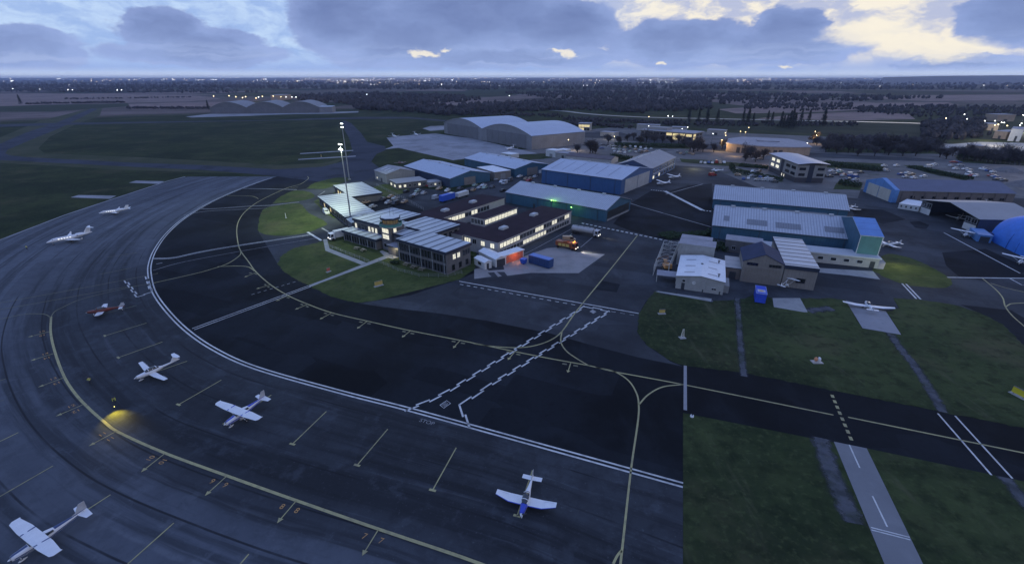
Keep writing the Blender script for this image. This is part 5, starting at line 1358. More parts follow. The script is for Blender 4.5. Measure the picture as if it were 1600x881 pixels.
# ------------------------------------------------------------------ light aircraft
AW = mat('aircraft_white', (.72, .72, .72), .35, .05, .8, coords='obj')
AG = mat('aircraft_grey', (.42, .42, .43), .4, .08, .8, coords='obj')
ABL = mat('aircraft_blue', (.03, .06, .42), .35, .08, .8, coords='obj')
ANV = mat('aircraft_navy', (.03, .06, .16), .35, .08, .8, coords='obj')
ARD = mat('aircraft_red', (.15, .035, .025), .4, .15, .8, coords='obj')
GLS = mat('aircraft_glass', (.015, .02, .025), .06, 0, spec=.9, coords='obj')
TYRE = mat('tyre', (.012, .012, .013), .9, .1, 2, coords='obj')
ALIT = mat('cabin_window_lit', (.8, .8, .8), .4, 0, emit=(1.0, .98, .92), es=1.3, coords='obj')


def ringp(x, zc, hw, hh, n=16, e=2.3):
    out = []
    for i in range(n):
        a = 2 * pi * i / n; c, s = cos(a), sin(a)
        out.append((x, hw * math.copysign(abs(c) ** (2 / e), c), zc + hh * math.copysign(abs(s) ** (2 / e), s)))
    return out


def surf(mb, secs, mi=0, mif=None):
    """lofted flying surface; secs: (le x, y, z, chord, thickness) ordered along the span; vertical if given 'v'"""
    rings = []
    for (lx, y, z, ch, th) in secs:
        prof = [(0, 0), (.06, .6), (.3, 1), (.7, .6), (1, .08), (1, -.08), (.7, -.4), (.3, -.6), (.06, -.4)]
        rings.append([(lx - ch * a, y, z + b * th / 2) for a, b in prof])
    mb.loft(rings, mi, True, mif)


def fin(mb, secs, mi=0):
    rings = []
    for (lx, z, ch, th) in secs:
        prof = [(0, 0), (.1, .7), (.35, 1), (.7, .6), (1, .05), (1, -.05), (.7, -.6), (.35, -1), (.1, -.7)]
        rings.append([(lx - ch * a, b * th / 2, z) for a, b in prof])
    mb.loft(rings, mi, True)


def wheel(root, x, y, r, wd, name='wheel', leg=None, fair=None):
    mb = MB(); mb.tube((x, y - wd / 2, r), (x, y + wd / 2, r), r, n=14); w_ = mb.build(name, TYRE, root, smooth=False)
    mb = MB(); mb.tube((x, y - wd * .55, r), (x, y + wd * .55, r), r * .45, n=10); mb.build('hub', AG, w_)
    if leg:
        mb = MB(); mb.tube(leg, (x, y, r + .02), .07, .05, 6); mb.build('gear_leg', AW, root)
    if fair:
        mb = MB(); mb.loft([ringp(x + .42, r * .95, .03, .03, 8), ringp(x + .22, r, wd * .75, r * .75, 8), ringp(x - .1, r * 1.05, wd * .8, r * .85, 8), ringp(x - .55, r * 1.05, .03, .05, 8)]); mb.build('wheel_fairing', fair, root, smooth=True)


def propeller(root, x, z, r, m=DSTEEL, ang=.5):
    mb = MB(); c_, s_ = cos(ang), sin(ang)
    for sg in (1, -1):
        pts = [(.08, .05), (.45, .09), (.8, .08), (1, .035)]
        a = [(x, (s_ * t * r * sg + c_ * w_ * sg), z + (c_ * t * r * sg - s_ * w_ * sg)) for t, w_ in pts]
        b = [(x - .05, (s_ * t * r * sg - c_ * w_ * sg), z + (c_ * t * r * sg + s_ * w_ * sg)) for t, w_ in pts[::-1]]
        mb.poly(a + b); mb.poly([(p[0] - .03, p[1], p[2]) for p in (a + b)[::-1]])
    p = mb.build('propeller', m, root)
    mb = MB(); mb.loft([ringp(x + .28, z, .02, .02, 10, 2), ringp(x + .12, z, .11, .11, 10, 2), ringp(x - .08, z, .15, .15, 10, 2)]); mb.build('spinner', AW, p, smooth=True)


def place(root, nose, tail, L, z=1.2, fit=False):
    """put an aircraft so that its nose and tail lie where the photograph shows them"""
    N, T_ = P2(*nose, z), P2(*tail, z)
    d = (N - T_).normalized(); c = (N + T_) / 2
    if fit: s_ = (N - T_).length / L; root.scale = (s_, s_, s_); L = (N - T_).length
    print('LEN', root.name, round((N - T_).length, 1), L)
    root.location = (c.x + d.x * L / 2, c.y + d.y * L / 2, Z6 + .02); root.rotation_euler = (0, 0, atan2(d.y, d.x))


def place_wing(root, lt, rt, nose, tail):
    a, b = P2(*lt, 2.3), P2(*rt, 2.3); N, T_ = P2(*nose, 1.35), P2(*tail, 1.6); d1 = (N - T_).normalized(); w_ = (b - a).normalized(); d2 = Vector((w_.y, -w_.x)); d2 = d2 if d2.dot(d1) > 0 else -d2
    d = (d1 * .35 + d2 * .65).normalized(); c = (a + b) / 2 + d * 2.6
    root.location = (c.x, c.y, Z6 + .02); root.rotation_euler = (0, 0, atan2(d.y, d.x))


def glass_band(root, rings, name='cabin_window', m=None):
    mb = MB(); mb.loft(rings, 0, True); return mb.build(name, m or GLS, root)


def high_wing(label, group=None, col=ABL, span=11.0, detail=True, name='light_aircraft', scale=1.0, glider=False):
    r = empty(name, (0, 0, 0), label, 'aircraft', group)
    mb = MB()
    st = [(0, 1.30, .30, .32), (-.35, 1.28, .42, .42), (-1.3, 1.26, .52, .50), (-1.75, 1.27, .56, .55), (-2.35, 1.42, .58, .72), (-3.7, 1.44, .57, .70), (-4.5, 1.42, .44, .52), (-6.2, 1.48, .24, .33), (-8.0, 1.56, .06, .2)]
    mb.loft([ringp(*s) for s in st], 0, True, lambda a, i: 1 if (a < 3 and 3 <= i <= 4) or (a >= 6 and 2 <= i <= 5 and detail) else 0)
    mb.build('fuselage', [AW, col], r, smooth=True)
    mb = MB()
    for s in (1, -1):
        q_ = [(-.2, .445 * s, 1.2), (-1.4, .545 * s, 1.2), (-2.4, .60 * s, 1.18), (-3.7, .592 * s, 1.2), (-4.6, .455 * s, 1.26), (-6.2, .262 * s, 1.36), (-7.8, .09 * s, 1.5)]
        for a, b in zip(q_[:-1], q_[1:]): mb.poly([a, b, (b[0], b[1] * .99, b[2] + .13), (a[0], a[1] * .99, a[2] + .13)])
        for a, b in zip(q_[:-1], q_[1:]): mb.poly([(a[0], a[1] * .995, a[2] - .2), (b[0], b[1] * .98, b[2] - .12), (b[0], b[1] * .98, b[2] - .06), (a[0], a[1] * .995, a[2] - .1)])
    mb.build('stripe', col, r)
    glass_band(r, [ringp(-1.78, 1.70, .48, .14, 12, 3), ringp(-2.3, 1.83, .585, .26, 12, 3.2), ringp(-3.6, 1.83, .580, .25, 12, 3.2), ringp(-4.35, 1.74, .46, .17, 12, 3)])
    hs_ = span / 2; mb = MB()
    surf(mb, [(-2.35, -hs_, 2.32, .95, .07), (-2.02, -hs_ + .3, 2.31, 1.2, .13), (-1.85, -hs_ * .5, 2.24, 1.62, .2), (-1.85, 0, 2.18, 1.64, .22), (-1.85, hs_ * .5, 2.24, 1.62, .2), (-2.02, hs_ - .3, 2.31, 1.2, .13), (-2.35, hs_, 2.32, .95, .07)])
    wg = mb.build('wing', AW, r)
    mb = MB()
    for s in (1, -1):
        y = 1.75 * s; mb.poly([(-1.85, y - .1, 2.32), (-3.48, y - .1 + .12 * s, 2.285), (-3.48, y + .1 + .12 * s, 2.285), (-1.85, y + .1, 2.32)][::s])
    mb.build('wing_stripe', col, wg)
    for s in (1, -1):
        mb = MB(); mb.tube((-2.3, .55 * s, .95), (-2.5, 2.7 * s, 2.17), .055, n=6); mb.build('wing_strut', AW, r)
    mb = MB(); surf(mb, [(-7.35, -1.7, 1.55, .75, .06), (-7.0, 0, 1.55, 1.25, .1), (-7.35, 1.7, 1.55, .75, .06)]); mb.build('tailplane', AW, r)
    mb = MB(); fin(mb, [(-5.9, 1.66, 2.3, .06), (-6.9, 1.95, 1.35, .09), (-7.55, 3.0, .72, .06)]); mb.build('fin', AG if detail else AW, r)
    for s in (1, -1): wheel(r, -2.9, 1.22 * s, .24, .16, 'main_wheel', (-2.75, .4 * s, .82), AW if detail else None)
    wheel(r, -.75, 0, .2, .14, 'nose_wheel', (-.7, 0, .95), AW if detail else None)
    propeller(r, .08, 1.30, .95)
    return r


def low_wing(label, col=ABL, span=8.7, L=7.0, group=None, ttail=False, name='light_aircraft', body=None, wingm=None, leadm=None, biplane=False, taild=False):
    r = empty(name, (0, 0, 0), label, 'aircraft', group); body = body or AW; wingm = wingm or AW
    mb = MB(); k = L / 7.0
    st = [(0, 1.05, .22, .24), (-.3, 1.04, .36, .36), (-1.1, 1.03, .46, .44), (-1.6, 1.05, .52, .5), (-2.6, 1.08, .56, .56), (-3.5, 1.1, .46, .5), (-4.4, 1.12, .30, .36), (-5.6, 1.16, .17, .24), (-6.95, 1.22, .05, .13)]
    if ttail: st[5:] = [(-3.4, 1.08, .44, .46), (-4.2, 1.1, .2, .22), (-5.6, 1.16, .13, .15), (-6.95, 1.25, .07, .12)]
    mb.loft([ringp(s[0] * k, *s[1:]) for s in st], 0, True, lambda a, i: 1 if (a < 3 and i < 8 and col) else 0)
    mb.build('fuselage', [body, col or body], r, smooth=True)
    cv = [ringp(-1.45 * k, 1.48, .34, .1, 12, 2.4), ringp(-1.9 * k, 1.62, .47, .28, 12, 2.4), ringp(-2.7 * k, 1.66, .48, .32, 12, 2.4), ringp(-3.5 * k, 1.5, .33, .18, 12, 2.4)]
    cp_ = glass_band(r, cv, 'canopy')
    mb = MB()
    for x_ in (-1.9, -2.55, -3.1):
        for i in range(12):
            a, b = pi * i / 12, pi * (i + 1) / 12; w_, h_ = (.485, .30)
            q = lambda t, e, x: (x * k, (w_ + e) * cos(t) * .99, 1.64 + (h_ + e) * sin(t))
            mb.poly([q(a, .012, x_ + .05), q(b, .012, x_ + .05), q(b, .012, x_ - .05), q(a, .012, x_ - .05)])
    mb.build('canopy_frame', body, cp_, smooth=False)
    hs_ = span / 2; mb = MB(); mi = (lambda a, i: 1 if i in (0, 8, 7) else 0) if leadm else None; dz = .0
    if ttail: sec = [(-2.25, -hs_, 1.12, .75, .07), (-1.85, -hs_ * .4, .9, 1.12, .15), (-1.75, 0, .78, 1.25, .18), (-1.85, hs_ * .4, .9, 1.12, .15), (-2.25, hs_, 1.12, .75, .07)]
    else: sec = [(-2.15, -hs_, 1.22, .95, .07), (-1.72, -hs_ * .55, .82, 1.6, .18), (-1.7, 0, .76, 1.68, .2), (-1.72, hs_ * .55, .82, 1.6, .18), (-2.15, hs_, 1.22, .95, .07)]
    surf(mb, [(a * k, b, c, e, f) for a, b, c, e, f in sec], 0, mi); wg = mb.build('wing', [wingm, leadm or wingm], r)
    mb = MB()
    for s in (1, -1):
        y0, y1 = hs_ * .6 * s, hs_ * .92 * s
        mb.poly([(-2.95 * k, y0, .96), (-2.92 * k, y1, 1.2), (-2.88 * k, y1, 1.205), (-2.91 * k, y0, .965)][::s])
    mb.build('aileron_gap', AG, wg)
    if biplane:
        mb = MB(); surf(mb, [(-1.1, -hs_ * .95, 2.1, 1.1, .12), (-1.0, 0, 2.05, 1.25, .16), (-1.1, hs_ * .95, 2.1, 1.1, .12)]); mb.build('upper_wing', [wingm, leadm or wingm], r)
        mb = MB()
        for s in (1, -1):
            for x_ in (-1.4, -2.0): mb.tube((x_ - .5, hs_ * .7 * s, .9), (x_, hs_ * .7 * s, 2.08), .04, n=5)
            mb.tube((-1.6, .3 * s, 1.5), (-1.6, .4 * s, 2.05), .04, n=5)
        mb.build('interplane_strut', AG, r)
    if ttail:
        mb = MB(); fin(mb, [(-5.4 * k, 1.25, 1.55, .12), (-6.0 * k, 2.25, 1.15, .1)]); mb.build('fin', body, r)
        mb = MB(); surf(mb, [(-6.25 * k, -1.35, 2.32, .65, .06), (-6.0 * k, 0, 2.30, 1.0, .1), (-6.25 * k, 1.35, 2.32, .65, .06)]); mb.build('tailplane', body, r)
    else:
        mb = MB(); fin(mb, [(-5.3 * k, 1.25, 1.75, .08), (-6.0 * k, 1.55, 1.1, .09), (-6.5 * k, 2.35, .65, .06)]); mb.build('fin', AG, r)
        mb = MB(); surf(mb, [(-6.0 * k, -1.5, 1.25, .8, .06), (-5.95 * k, 0, 1.22, .85, .1), (-6.0 * k, 1.5, 1.25, .8, .06)]); mb.build('tailplane', wingm, r)
    x_m = -1.3 if taild else -2.5
    for s in (1, -1): wheel(r, x_m * k, 1.15 * s, .22, .15, 'main_wheel', (x_m * k, .9 * s, .8), body)
    wheel(r, (-6.4 if taild else -.55) * k, 0, .12 if taild else .18, .1, 'tail_wheel' if taild else 'nose_wheel', ((-6.2 if taild else -.55) * k, 0, .95), None if taild else body)
    propeller(r, .1, 1.05, .9, ang=1.0)
    return r


def jet(label, L=21.0, lit=5, group=None, ttail=True, name='business_jet', span=None):
    k = L / 21.0; r = empty(name, (0, 0, 0), label, 'aircraft', group); mb = MB(); z = 2.3 * k
    st = [(0, 2.05, .06, .06), (-.8, 2.1, .42, .4), (-2.0, 2.25, .78, .75), (-3.2, 2.45, 1.02, 1.05), (-5, 2.5, 1.1, 1.15), (-12, 2.5, 1.1, 1.15), (-15, 2.65, .95, .95), (-18.5, 2.95, .5, .5), (-20.6, 3.1, .12, .15)]
    mb.loft([ringp(x * k, zc * k, a * k, b * k, 16, 2) for x, zc, a, b in st], 0, True); mb.build('fuselage', AW, r, smooth=True)
    glass_band(r, [ringp(-2.2 * k, 2.80 * k, .5 * k, .12 * k, 10, 2), ringp(-2.7 * k, 2.92 * k, .78 * k, .28 * k, 10, 2), ringp(-3.3 * k, 3.12 * k, .72 * k, .3 * k, 10, 2)], 'windscreen')
    hs_ = (span or L * .92) / 2; mb = MB()
    surf(mb, [(-12.2 * k, -hs_, 2.35 * k, 1.2 * k, .1), (-7.6 * k, -1.0 * k, 1.65 * k, 3.6 * k, .35), (-7.6 * k, 1.0 * k, 1.65 * k, 3.6 * k, .35), (-12.2 * k, hs_, 2.35 * k, 1.2 * k, .1)]); wg = mb.build('wing', AW, r)
    for s in (1, -1):
        mb = MB(); mb.poly([(-12.3 * k, hs_ * s, 2.35 * k), (-13.4 * k, hs_ * s, 2.35 * k), (-13.7 * k, (hs_ + .3) * s, 3.4 * k), (-13.1 * k, (hs_ + .3) * s, 3.4 * k)]); mb.build('winglet', AW, wg)
        mb = MB(); mb.loft([ringp(x * k, 3.15 * k, a * k, a * k, 12, 2) for x, a in ((-13.4, .42), (-13.7, .55), (-15.5, .55), (-16.9, .36))], 0, True); e_ = mb.build('engine', AW, r, smooth=True); e_.location = (0, 1.55 * k * s, 0)
        mb = MB(); mb.loft([ringp(x * k, 3.15 * k, a * k, a * k, 12, 2) for x, a in ((-13.35, .44), (-13.30, .30))], 0, True); it_ = mb.build('intake', DSTEEL, e_)
        mb = MB(); mb.box((-15 * k, 1.1 * k * s, 3.1 * k), (1.6 * k, .5 * k, .14 * k)); mb.build('pylon', AW, r)
        for i in range(lit):
            x0 = (-5.0 - i * 1.25) * k; mb = MB(); y = 1.105 * k
            mb.poly([(x0, y * s, 2.6 * k), (x0 - .62 * k, y * s, 2.6 * k), (x0 - .62 * k, y * .97 * s, 3.1 * k), (x0, y * .97 * s, 3.1 * k)]); mb.build('cabin_window', ALIT, r)
    mb = MB(); fin(mb, [(-16.4 * k, 3.2 * k, 3.4 * k, .3 * k), (-18.6 * k, 6.1 * k, 1.9 * k, .2 * k)]); mb.build('fin', AW, r)
    mb = MB(); hz_ = 6.15 * k if ttail else 3.5 * k
    surf(mb, [(-20.5 * k, -3.6 * k, hz_, .9 * k, .08), (-18.5 * k, 0, hz_, 2.0 * k, .16), (-20.5 * k, 3.6 * k, hz_, .9 * k, .08)]); mb.build('tailplane', AW, r)
    for s in (1, -1): wheel(r, -10.3 * k, 1.6 * k * s, .42 * k, .3 * k, 'main_wheel', (-10.3 * k, 1.4 * k * s, 1.7 * k))
    wheel(r, -2.6 * k, 0, .32 * k, .26 * k, 'nose_wheel', (-2.6 * k, 0, 1.8 * k))
    return r


place_wing(high_wing('white high wing aircraft with navy stripes at the bottom left corner', col=ANV), (15.5, 821), (93.5, 858.8), (17, 868), (121, 809))
place_wing(high_wing('white high wing aircraft with blue wing stripes parked between two low wing ones', col=ABL), (338.6, 631.4), (405.8, 652.7), (353, 660), (406, 627))
place(low_wing('white low wing aircraft with royal blue nose parked nearest below the white lines', ABL, 8.9, 7.2, leadm=ABL), (815.5, 800), (832.2, 746), 7.2, 1.1)
place(low_wing('white T tailed low wing aircraft with slender boom on the apron', None, 11.6, 8.2, ttail=True), (214, 590), (280, 562), 8.2, 1.1)
place(low_wing('red aerobatic biplane with white topped wings on the curved apron', ARD, 7.6, 8.0, body=ARD, leadm=ARD, taild=True, biplane=False), (138, 488), (194, 479.5), 8.0, 1.1)
j1 = jet('large white business jet with T tail and five lit cabin windows', 21.0, 5); place(j1, (71, 377.2), (145.5, 362.5), 21.0, 2.0, True)
j2 = jet('smaller white business jet parked beyond the large one', 14.5, 5, ttail=False); place(j2, (153.5, 332.5), (204, 326.5), 14.5, 1.5, True)


def glider(label, nose, tail, span=13.2):
    r = low_wing(label, None, span, 6.8, name='motor_glider'); place(r, nose, tail, 6.8, 1.1); r.scale = (.9, .9, .9); return r


glider('white motor glider with long thin wings on the concrete pad', (1352.5, 470.5), (1366, 488))
SM = [('high', 'small white high wing aircraft in front of the open hangar door', (1503, 369.5), (1522, 361)), ('high', 'small white high wing aircraft at the right edge below the blue dome', (1588, 413), (1609, 401)),
      ('low', 'white light aircraft half hidden behind the end of the farther long hangar', (1321, 326), (1338, 322)), ('low', 'dark tailed light aircraft beside the green lit end block', (1382, 381), (1405, 380)),
      ('high', 'small white aircraft on the dark apron near the blue annex, the farther one', (1045, 277.5), (1062, 276)), ('high', 'small white aircraft on the dark apron near the blue annex, the nearer one', (1028, 287), (1045, 286)),
      ('low', 'white light aircraft on the yard left of the scrap compound', (1113, 265.5), (1129, 266)), ('low', 'white light aircraft standing inside the open hangar', (1494, 342), (1506, 336))]
for kd, lab, n_, t_ in SM:
    a = high_wing(lab, None, AW, 10.5, False) if kd == 'high' else low_wing(lab, None, 9.5, 7.4)
    place(a, n_, t_, 8.2 if kd == 'high' else 7.4, 1.2)
place(low_wing('red light aircraft on the grass behind the grey gabled workshop', ARD, 9, 7.4, body=ARD, wingm=ARD), (620, 252), (632, 257), 7.4, 1.0)
for lab, n_, t_, L_ in (('white jet parked at the left tip of the far grey apron', (624, 214.5), (608.5, 210.2), 12), ('white jet parked on the upper edge of the far grey apron', (656, 211.5), (644, 207.8), 12), ('white jet on the far grey apron in front of the twin hangar', (786.5, 234), (808, 229), 13)):
    j_ = jet(lab, L_, 0); place(j_, n_, t_, L_, 1.6)
# microlight with a bare tube frame
ml_ = empty('microlight', (*P2(1229, 449), Z6), 'white microlight with bare tube frame outside the striped roof workshop', 'aircraft', rz=.6)
mb = MB(); surf(mb, [(.6, -3.0, 3.0, .8, .06), (.9, 0, 2.9, 1.3, .1), (.6, 3.0, 3.0, .8, .06)]); mb.build('wing', AW, ml_)
mb = MB()
for a, b in (((.2, 0, 2.8), (.6, 0, .5)), ((.6, 0, .5), (-3.6, 0, 1.3)), ((.2, 0, 2.8), (-3.6, 0, 1.35)), ((.4, .1, .6), (.3, 1.7, 2.9)), ((.4, -.1, .6), (.3, -1.7, 2.9)), ((-1.0, 0, .8), (-.8, 0, 2.6))): mb.tube(a, b, .05, n=6)
mb.build('tube_frame', AW, ml_)
mb = MB(); surf(mb, [(-3.2, -1.2, 1.4, .7, .05), (-3.2, 1.2, 1.4, .7, .05)]); mb.build('tailplane', AW, ml_)
mb = MB(); fin(mb, [(-3.2, 1.4, .8, .04), (-3.4, 2.3, .5, .04)]); mb.build('fin', AW, ml_)
mb = MB(); mb.loft([ringp(1.4, .7, .1, .1, 10, 2), ringp(.8, .75, .35, .35, 10, 2), ringp(-.4, .8, .25, .3, 10, 2)]); mb.build('pod', AW, ml_, smooth=True)
for s in (1, -1): wheel(ml_, 0, .8 * s, .2, .12, 'main_wheel', (.2, .1 * s, .6))
wheel(ml_, 1.3, 0, .16, .1, 'nose_wheel', (1.1, 0, .6))

# ------------------------------------------------------------------ cars
CARC = {'silver': (.36, .37, .38), 'white': (.62, .62, .61), 'dark grey': (.07, .072, .078), 'blue': (.035, .08, .24), 'red': (.26, .03, .025), 'tan': (.34, .24, .15), 'pale green': (.26, .34, .28), 'black': (.018, .018, .02)}


def car_mesh(kind, colname):
    m = mat('car_' + colname.replace(' ', '_'), CARC[colname], .35, .06, 1, coords='obj')
    L, W_, H = (4.1, 1.74, 1.46) if kind == 'hatchback' else (4.6, 1.8, 1.48) if kind == 'saloon' else (5.0, 1.95, 2.1)
    if kind == 'van': prof = [(2.5, .55), (2.45, .95), (1.75, 1.2), (1.2, 2.0), (.9, 2.1), (-2.45, 2.1), (-2.5, .5)]; gl = [(1.68, 1.24), (1.18, 1.95), (.35, 1.98), (.3, 1.3)]
    elif kind == 'saloon': prof = [(2.3, .45), (2.28, .72), (1.2, .92), (.45, 1.42), (-.75, 1.47), (-1.55, 1.02), (-2.25, .95), (-2.3, .45)]; gl = [(1.0, .95), (.42, 1.38), (-.75, 1.42), (-1.4, 1.02)]
    else: prof = [(2.05, .45), (2.0, .75), (1.15, .95), (.5, 1.42), (-1.2, 1.46), (-1.95, 1.0), (-2.05, .45)]; gl = [(1.0, .98), (.46, 1.38), (-1.2, 1.42), (-1.75, 1.02)]
    root = empty('parked_car', (0, 0, 0), 'car', 'car')
    mb = MB(); hw = W_ / 2; low_ = [(x, z) for x, z in prof if z < 1.0]; 
    ins = lambda z: 1.0 if z < 1.0 else 1 - .16 * (z - .95) / (H - .95)
    f = [(x, hw * ins(z), z) for x, z in prof]; g = [(x, -hw * ins(z), z) for x, z in prof]
    f = [(prof[0][0], hw, .25)] + f + [(prof[-1][0], hw, .25)]; g = [(prof[0][0], -hw, .25)] + g + [(prof[-1][0], -hw, .25)]
    n = len(f); mb.poly(f); mb.poly(g[::-1]); [mb.poly([f[i], g[i], g[(i + 1) % n], f[(i + 1) % n]]) for i in range(n)]
    mb.build('body', m, root, merge=True)
    mb = MB()
    for s in (1, -1):
        q = [(x, hw * ins(z) * s * 1.012, z) for x, z in gl]; mb.poly(q if s < 0 else q[::-1])
    for (a, b) in ((gl[0], gl[1]), (gl[3], gl[2])):
        q = [(a[0], hw * .82, a[1]), (b[0], hw * .74, b[1]), (b[0], -hw * .74, b[1]), (a[0], -hw * .82, a[1])]
        e = .06 if a is gl[0] else -.06; q = [(x + e, y, z + .04) for x, y, z in q]; mb.poly(q)
    mb.build('window_glass', GLASS, root)
    for x in (L * .31, -L * .3):
        for s in (1, -1):
            wmb_ = MB(); wmb_.tube((0, -.1, 0), (0, .1, 0), .31, n=10); o = wmb_.build('wheel', TYRE, root); o.location = (x, (hw - .08) * s, .31)
    return root


PROTO = {}
ORD = ['first', 'second', 'third', 'fourth', 'fifth', 'sixth', 'seventh', 'eighth', 'ninth', 'tenth', 'eleventh', 'twelfth', 'thirteenth', 'fourteenth', 'fifteenth', 'sixteenth', 'seventeenth', 'eighteenth', 'nineteenth', 'twentieth', 'twenty first', 'twenty second', 'twenty third', 'twenty fourth', 'twenty fifth', 'twenty sixth', 'twenty seventh', 'twenty eighth', 'twenty ninth', 'thirtieth', 'thirty first', 'thirty second', 'thirty third', 'thirty fourth', 'thirty fifth', 'thirty sixth', 'thirty seventh', 'thirty eighth', 'thirty ninth', 'fortieth']


def park(px, kind, col, ang, label, group):
    key = (kind, col)
    if key not in PROTO: PROTO[key] = car_mesh(kind, col); o = PROTO[key]
    else: o = copy_tree(PROTO[key])
    p = P2(*px); o.location = (p.x, p.y, Z5 + .04); o.rotation_euler = (0, 0, ang); tag(o, label, 'van' if kind == 'van' else 'car', group)
    if kind == 'van': o.name = 'parked_van'
    return o


rc_ = random.Random(5); cols = ['silver', 'white', 'dark grey', 'silver', 'blue', 'tan', 'pale green', 'black', 'white', 'red', 'dark grey']


def lot(pts, ang, where, group, colours=None, jit=.1):
    pts = sorted(pts)
    for i, p in enumerate(pts):
        c = colours[i % len(colours)] if colours else rc_.choice(cols)
        k = rc_.choice(['hatchback', 'hatchback', 'saloon', 'saloon', 'van'] if rc_.random() < .4 else ['hatchback', 'saloon'])
        park(p, k, c, ang + rc_.uniform(-jit, jit) + (pi if rc_.random() < .5 else 0), f'{c} {k}, {ORD[i]} from left {where}', group)


z7 = lambda l: [(570 + a / 5.333, 225 + b / 5.333) for a, b in l]
base_ang = atan2(oa_.y, oa_.x)
lot(z7([(70, 530), (10, 495)]), base_ang, 'beside the striped roof wing', 'cars outside the striped wing', ['tan', 'silver'])
lot(z7([(150, 470), (215, 448), (255, 462), (195, 497), (258, 508), (330, 492)]), base_ang + .25, 'in the terminal back car park island', 'cars in the terminal back car park', ['dark grey', 'silver', 'tan', 'silver', 'black', 'tan'])
lot(z7([(345, 405), (420, 432), (440, 400), (492, 418), (395, 448)]), base_ang + .3, 'in front of the lit lean-to', 'cars in front of the lit lean-to', ['black', 'dark grey', 'silver', 'pale green', 'silver'])
lot(z7([(535, 352), (620, 380), (688, 396), (850, 400), (905, 392), (795, 380)]), base_ang + .2, 'along the navy hangar', 'cars along the navy hangar', ['red', 'tan', 'white', 'dark grey', 'black', 'tan'])
lot(z7([(920, 352), (960, 372), (990, 352), (1000, 372), (1062, 366), (1100, 300), (1140, 322), (1165, 335), (1210, 312)]), base_ang + .2, 'before the tan box shed', 'cars by the tan box shed', ['pale green', 'silver', 'white', 'pale green', 'dark grey', 'silver', 'white', 'silver', 'dark grey'])
lot(z7([(1150, 398), (1290, 278), (1345, 298), (1380, 296), (1365, 312), (1420, 280)]), base_ang + .1, 'in the alley by the teal hangar', 'cars in the teal hangar alley', ['black', 'white', 'tan', 'red', 'tan', 'silver'])
z8 = lambda l: [(880 + a / 5.507, 170 + b / 5.507) for a, b in l]
lot(z8([(1185 + 33 * i, 468 + 3 * (i % 2)) for i in range(7)]), 1.2, 'in the row by the flagpole lawn', 'cars in the row by the lawn', ['silver', 'white', 'blue', 'white', 'red', 'tan', 'white'])
lot(z8([(985 + 26 * i, 380 + 8 * (i % 3)) for i in range(6)]), 1.0, 'beside the blue annex end', 'cars beside the blue annex', None)
lot(z8([(440 + 45 * i, 372 - 22 * j + 5 * (i % 3)) for i in range(7) for j in range(3)]), .9, 'in the crowded yard', 'vehicles in the crowded yard', ['silver', 'white', 'silver', 'dark grey', 'pale green', 'white', 'tan'], .8)
lot(z8([(340, 315), (375, 320), (400, 330), (690, 330), (720, 325), (760, 350), (660, 375), (330, 345)]), .7, 'at the edges of the crowded yard', 'vehicles at the yard edges', None, .8)
z1_ = lambda l: [(1060 + a / 5.507, 160 + b / 5.507) for a, b in l]
lot(z1_([(620, 620), (640, 600), (665, 610), (690, 600), (640, 640), (700, 650), (735, 640), (760, 660), (800, 680), (825, 690), (560, 665), (600, 660), (680, 675), (725, 675), (510, 632), (490, 590)]), .4, 'in the compound by the three storey office', 'vehicles in the hedged compound', ['silver', 'tan', 'blue', 'white', 'silver', 'white', 'silver', 'dark grey'], .9)
lot(z1_([(600, 470), (640, 480), (660, 495), (690, 490), (735, 465), (1245, 640), (1300, 645), (1320, 600), (1350, 590), (1385, 605), (1410, 640), (1480, 630), (1520, 650)]), .3, 'beside the three storey office', 'cars around the three storey office', None, .3)
zr = lambda l: [(1300 + a / 5.183, 160 + b / 5.183) for a, b in l]
lot(zr([(60, 562), (85, 595), (155, 602), (230, 575), (30, 590), (130, 630), (185, 635)]), .2, 'left of the blue door portal', 'cars left of the blue portal', ['dark grey', 'white', 'red', 'dark grey', 'blue', 'silver', 'dark grey'])
lot(zr([(420, 520), (520, 520), (440, 560), (400, 545), (590, 612), (640, 590), (660, 618), (735, 607), (555, 590), (610, 580)]), .2, 'behind the slate blue hangar roof', 'cars behind the slate blue roof', ['white', 'white', 'silver', 'white', 'blue', 'silver', 'white', 'tan'])
lot(zr([(960, 520), (1000, 545), (1080, 548), (1040, 515), (1020, 490), (980, 490), (1110, 560), (1100, 590), (1130, 600), (1160, 603), (800, 520), (830, 510), (780, 530)]), .1, 'in the middle of the far right car park', 'cars in the far right car park', ['silver', 'white', 'white', 'silver', 'red', 'white', 'blue'], .4)
lot(zr([(1215, 545), (1240, 552), (1265, 560), (1300, 570), (1285, 600), (1310, 607), (1335, 615), (1325, 632), (1355, 630), (1385, 640)]), .1, 'in the diagonal row by the sand heaps', 'cars by the sand heaps', ['white', 'silver', 'blue', 'red', 'white', 'silver', 'dark grey', 'blue', 'silver', 'dark grey'], .2)
park((681, 311), 'van', 'silver', base_ang + .2, 'boxy silver van parked alone behind the terminal car park', None)
park((510, 334), 'van', 'white', atan2(uu.y, uu.x), 'white van parked against the striped roof wing', None)
park((1113, 275), 'van', 'red', .3, 'red emergency vehicle on the yard behind the far long hangar', None)


